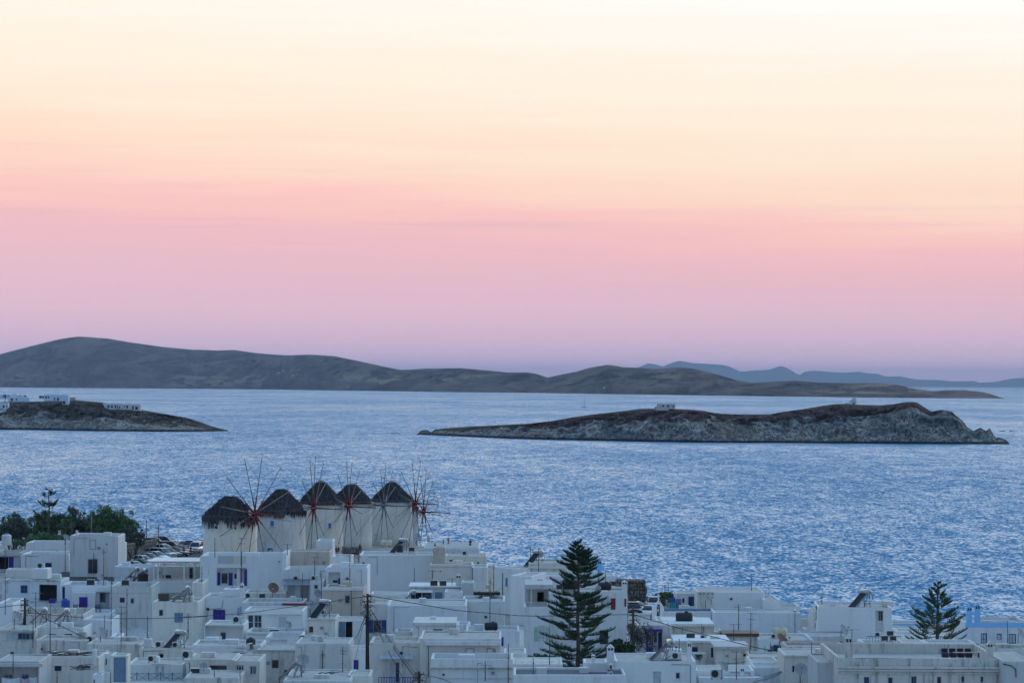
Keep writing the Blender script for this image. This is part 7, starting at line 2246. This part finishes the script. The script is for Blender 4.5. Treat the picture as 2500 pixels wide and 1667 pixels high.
# lit lamps
def lamp(label, crop, X, Y, D, s, e, h):
    p = P(crop, X, Y, D)
    t = thing('street_lamp', label, 'lamp', (p.x, p.y, p.z-h))
    bm = bmesh.new(); tube(bm, (0, 0, -.3), (0, 0, h-.12), .05, n=6); new_obj('post', bm, GALV, t)
    bm = bmesh.new(); bmesh.ops.create_icosphere(bm, subdivisions=2, radius=s)
    for v in bm.verts: v.co.z += h
    k = NT('lit_bulb_%d' % int(X)); k.b.inputs['Emission Color'].default_value = (1, .55, .18, 1); k.b.inputs['Emission Strength'].default_value = e
    new_obj('bulb', bm, k.done((.8, .6, .3)), t)
lamp('lit yellow lamp above the shore cars', 'F', 1562, 742, 366, .16, 9, 2.2)
lamp('lit small lamp by the metal railing of the mansion roof', 'H', 790, 893, 263, .10, 6, .9)
lamp('lit small lamp left of the dark sofas on the mansion roof', 'H', 1512, 903, 274, .09, 6, .9)
# pergola
def pergola():
    D0, D1 = 357.5, 364.5
    a = P('A', 1700, 975, D0); b = P('A', 2300, 975, D0)
    zt = P('A', 1700, 955, (D0+D1)/2).z
    zf = P('A', 1700, 1215, D0).z
    t = thing('pergola', 'white slatted pergola on slim posts below the car park', 'pergola', (a.x, D0, zf))
    L = b.x-a.x; hh = zt-zf
    for y in (0, D1-D0):
        bm = bmesh.new(); bx(bm, 0, L, y-.09, y+.09, hh-.3, hh-.12); new_obj('beam', bm, COL['white'], t)
        for X in (1765, 1815, 2115, 2240):
            x = P('A', X, 1000, D0).x-a.x
            if y and X in (1765, 2115): continue
            bm = bmesh.new(); bx(bm, x-.09, x+.09, y-.085, y+.085, -.4, hh-.302); new_obj('post', bm, COL['white'], t)
    for i in range(6):
        bm = bmesh.new(); w = L/6
        bx(bm, w*i+.02, w*(i+1)-.02, -.4, D1-D0+.4, hh-.118, hh-.07); new_obj('roof_panel', bm, COL['white'], t)
pergola()
# ------------------------------------------------------------------ buildings on the headland, the islet and the far island
from mathutils.bvhtree import BVHTree
def bvh(n):
    me = bpy.data.objects[n].data
    return BVHTree.FromPolygons([v.co[:] for v in me.vertices], [tuple(p.vertices) for p in me.polygons])
LAND = {n: bvh(n) for n in ('headland', 'islet', 'island')}
def on_land(n, crop, X, Y, D):
    h = LAND[n].ray_cast(CAM, ray(*px(crop, X, Y)).normalized())
    return h[0].y if h[0] is not None else D
def far_house(label, crop, blocks, D, tone, cat='house', name='house', land=None):
    """blocks: (X0, Ytop, X1, Ybot, depth offset, windows)"""
    if land:
        b0 = blocks[0]; D = on_land(land, crop, (b0[0]+b0[2])/2, b0[3], D)-1.0
    a = P(crop, blocks[0][0], blocks[0][3], D)
    t = thing(name, label, cat, a)
    for X0, Y0, X1, Y1, off, wins in blocks:
        p = P(crop, X0, Y1, D+off)-a; q = P(crop, X1, Y0, D+off)-a
        bm = bmesh.new(); bx(bm, p.x, q.x, p.y, p.y+6, p.z-.5, q.z)
        bevel(new_obj('wall', bm, PL[tone], t), .2, 2)
        for wx0, wy0, wx1, wy1, col in wins:
            c = P(crop, wx0, wy1, D+off)-a; d = P(crop, wx1, wy0, D+off)-a
            bm = bmesh.new(); bx(bm, c.x, d.x, p.y-.12, p.y+.1, c.z, d.z)
            w = new_obj('window', bm, COL[col], t)
            e = (d.x-c.x)*.12
            bm = bmesh.new(); bx(bm, c.x+e, d.x-e, p.y-.15, p.y-.125, c.z+e, d.z-e)
            new_obj('pane', bm, GLASS, w)
    return t
CROPS['J'] = (0, 930, 7.84)
CROPS['K'] = (1300, 850, 3.92)
CROPS['M'] = (1900, 850, 3.92)
CROPS['Q'] = (600, 850, 3.36)
DH = 2200
far_house('white villa behind a palm at the far left of the headland', 'J', [(160, 305, 555, 385, 0, [(208, 330, 244, 384, 'navy'), (306, 335, 326, 370, 'bluegrey')]), (-20, 262, 240, 330, 8, [(160, 272, 180, 292, 'dark')]), (230, 232, 330, 300, 9, []), (330, 268, 512, 300, 9, [(340, 276, 362, 296, 'brown'), (385, 274, 400, 296, 'brown'), (455, 276, 505, 300, 'brown')])], DH, 'clean', land='headland')
far_house('long white villa with blue doors on the headland crest', 'J', [(840, 262, 1310, 370, 0, [(866, 292, 900, 328, 'navy'), (918, 292, 940, 328, 'navy'), (1034, 316, 1056, 372, 'sky'), (1090, 318, 1128, 372, 'sky')]), (740, 275, 845, 330, 6, [(750, 284, 800, 318, 'navy'), (815, 286, 838, 330, 'navy')]), (860, 240, 1150, 270, 6, [])], DH+4, 'clean', land='headland')
far_house('small stone shed right of the long villa on the headland', 'J', [(1315, 312, 1438, 378, 0, [])], DH+5, 'beige', 'shed', 'stone_shed', land='headland')
far_house('stone lean-to with white side walls below the long villa', 'J', [(1196, 345, 1310, 445, 0, [(1204, 372, 1250, 440, 'brown')])], DH-8, 'clean', 'lean-to', 'lean_to', land='headland')
far_house('white house cut by the left edge low on the headland', 'J', [(-60, 418, 156, 535, 0, [(52, 464, 84, 510, 'dark'), (122, 464, 142, 500, 'bluegrey')]), (-60, 555, 115, 600, -6, [])], DH-22, 'clean', land='headland')
far_house('long white hotel row with blue windows near the tip of the headland', 'J', [(1960, 425, 2352, 535, 0, [(2056, 464, 2094, 510, 'sky'), (2122, 466, 2160, 512, 'sky'), (2196, 464, 2226, 515, 'sky'), (2240, 462, 2256, 530, 'navy'), (2276, 478, 2300, 530, 'pale')]), (2352, 440, 2690, 560, -3, [(2375, 470, 2392, 500, 'navy'), (2420, 465, 2450, 520, 'sky'), (2530, 480, 2560, 540, 'brown'), (2590, 490, 2640, 545, 'navy')]), (2400, 405, 2540, 440, 3, [])], DH-20, 'clean', land='headland')
far_house('grey stone hut with a row of openings on the crest of the islet', 'K', [(1192, 530, 1368, 590, 0, [(1242, 543, 1258, 560, 'dark'), (1288, 546, 1308, 560, 'dark'), (1340, 548, 1354, 560, 'dark')]), (1322, 520, 1342, 545, 2, [])], 2110, 'warm', 'hut', 'stone_hut', 'islet')
far_house('low stone shelter left of the hut on the islet', 'K', [(1170, 558, 1200, 585, 0, [])], 2108, 'old', 'shelter', 'stone_shelter', 'islet')
def chapel():
    D = 2085
    t = far_house('tiny white chapel with a gable and a bell turret on the islet', 'M', [(688, 497, 750, 545, 0, []), (650, 520, 690, 545, 0, [])], D, 'clean', 'chapel', 'chapel')
    a = P('M', 688, 545, D); q = lambda X, Y: P('M', X, Y, D)-a
    l, r, tp = q(686, 498), q(752, 498), q(722, 486)
    bm = bmesh.new()
    f = [bm.verts.new((p.x, -.3, p.z)) for p in (l, r, tp)]; g = [bm.verts.new((p.x, 6.3, p.z)) for p in (l, r, tp)]
    bm.faces.new(f); bm.faces.new(g[::-1])
    for i in range(3): bm.faces.new((f[i], g[i], g[(i+1) % 3], f[(i+1) % 3]))
    new_obj('roof', bm, PL['clean'], t)
    c = q(727, 490); d = q(727, 466)
    bm = bmesh.new(); bx(bm, c.x-1.4, c.x+1.4, .3, 1.8, c.z-1, d.z); new_obj('bell_turret', bm, PL['clean'], t)
    c = q(722, 540); bm = bmesh.new(); bx(bm, c.x-.5, c.x+.5, -.14, .0, c.z-.5, c.z+1.8); new_obj('door', bm, COL['dark'], t)
chapel()
for crop, X, Y, w, h, D, lab in (('Q', 312, 184, 28, 7, 11300, 'upper white farmhouse among the tan fields of the far island'), ('Q', 275, 203, 30, 6, 11200, 'white farmhouse at the left below the upper one on the far island'), ('Q', 388, 223, 32, 8, 11100, 'white farmhouse at the right among the tan fields of the far island'),
                                ('Q', 1636, 258, 30, 6, 8800, 'small white farmhouse on the middle of the far island'), ('K', 692, 378, 34, 12, 8200, 'white farmhouse near the shore below the rounded hill of the far island')):
    far_house(lab, crop, [(X-w/2, Y-h/2, X+w/2, Y+h/2, 0, [])], D, 'clean', 'farmhouse', 'farmhouse', 'island')
def palm():
    p = P('J', 96, 385, DH-10)
    t = thing('palm_tree', 'palm tree in front of the villa at the far left of the headland', 'tree', p)
    bm = bmesh.new(); tube(bm, (0, 0, -1), (.3, 0, 4.6), .3, .22, 8); new_obj('trunk', bm, BARK, t)
    rnd = random.Random(2); vs, fs = [], []
    for i in range(26):
        a = rnd.random()*6.28; e = rnd.uniform(-.3, .9); pr = Vector((.3, 0, 4.6))
        for j in range(5):
            f = j/4; d = Vector((math.cos(a)*math.cos(e-f*1.3), math.sin(a)*math.cos(e-f*1.3), math.sin(e-f*1.3)))*.6
            q = pr+d; s = Vector((-math.sin(a), math.cos(a), 0))*.28
            k = len(vs); vs += [(pr-s)[:], (pr+s)[:], (q+s*.7)[:], (q-s*.7)[:]]; fs.append((k, k+1, k+2, k+3)); pr = q
    from_data('crown', vs, fs, TAMM, t)
palm()
def sailboat():
    p = at_z(1426.5, 995, 0)
    t = thing('sailboat', 'white sailing boat with bare masts between the islet and the far island', 'sailboat', p, R(8))
    s = p.y*60/3.92/FPX/11.0
    bm = bmesh.new()
    secs = []
    for x, w, z in ((-5.5, 1.2, 1.2), (-4, 1.6, 1.15), (0, 1.85, 1.1), (3.2, 1.2, 1.25), (5.4, .1, 1.5)):
        secs.append([(x, -w, z), (x, -w*.75, .2), (x, 0, -.5), (x, w*.75, .2), (x, w, z)])
    loft(bm, secs)
    new_obj('hull', bm, COL['white'], t)
    bm = bmesh.new(); bx(bm, -2.2, 1.6, -1.0, 1.0, 1.15, 1.9); bevel(new_obj('cabin', bm, COL['pale'], t), .15)
    bm = bmesh.new(); tube(bm, (.8, 0, 1), (.8, 0, 21), .30, .24, 6); new_obj('mast', bm, COL['grey'], t)
    bm = bmesh.new(); tube(bm, (.8, 0, 2.4), (-4.2, 0, 2.5), .16, n=6); new_obj('boom', bm, COL['white'], t)
    bm = bmesh.new(); tube(bm, (-4.6, 0, 1), (-4.6, 0, 11.0), .17, .12, 6); new_obj('mast', bm, COL['grey'], t)
    bm = bmesh.new()
    for a, b in (((.8, 0, 20.8), (5.2, 0, 1.5)), ((.8, 0, 20.8), (-5.3, 0, 1.3)), ((.8, 0, 20.8), (.8, 1.7, 1.2)), ((.8, 0, 20.8), (.8, -1.7, 1.2))): tube(bm, a, b, .035, n=4)
    new_obj('stays', bm, GALV, t)
    t.scale = (s,)*3
sailboat()
def haze():
    k = bpy.data.materials.new('haze_air'); k.use_nodes = True
    n = k.node_tree.nodes; n.clear()
    out = n.new('ShaderNodeOutputMaterial')
    v = n.new('ShaderNodeVolumePrincipled')
    v.inputs['Color'].default_value = (.64, .79, 1.0, 1)
    v.inputs['Density'].default_value = HAZE
    v.inputs['Anisotropy'].default_value = 0.0
    k.node_tree.links.new(v.outputs[0], out.inputs['Volume'])
    bm = bmesh.new()
    bx(bm, -46000, 46000, -3000, 71000, -9, 420)
    o = new_obj('haze', bm, k)
    tag(o, kind='stuff')
HAZE = 2.4e-5
haze()
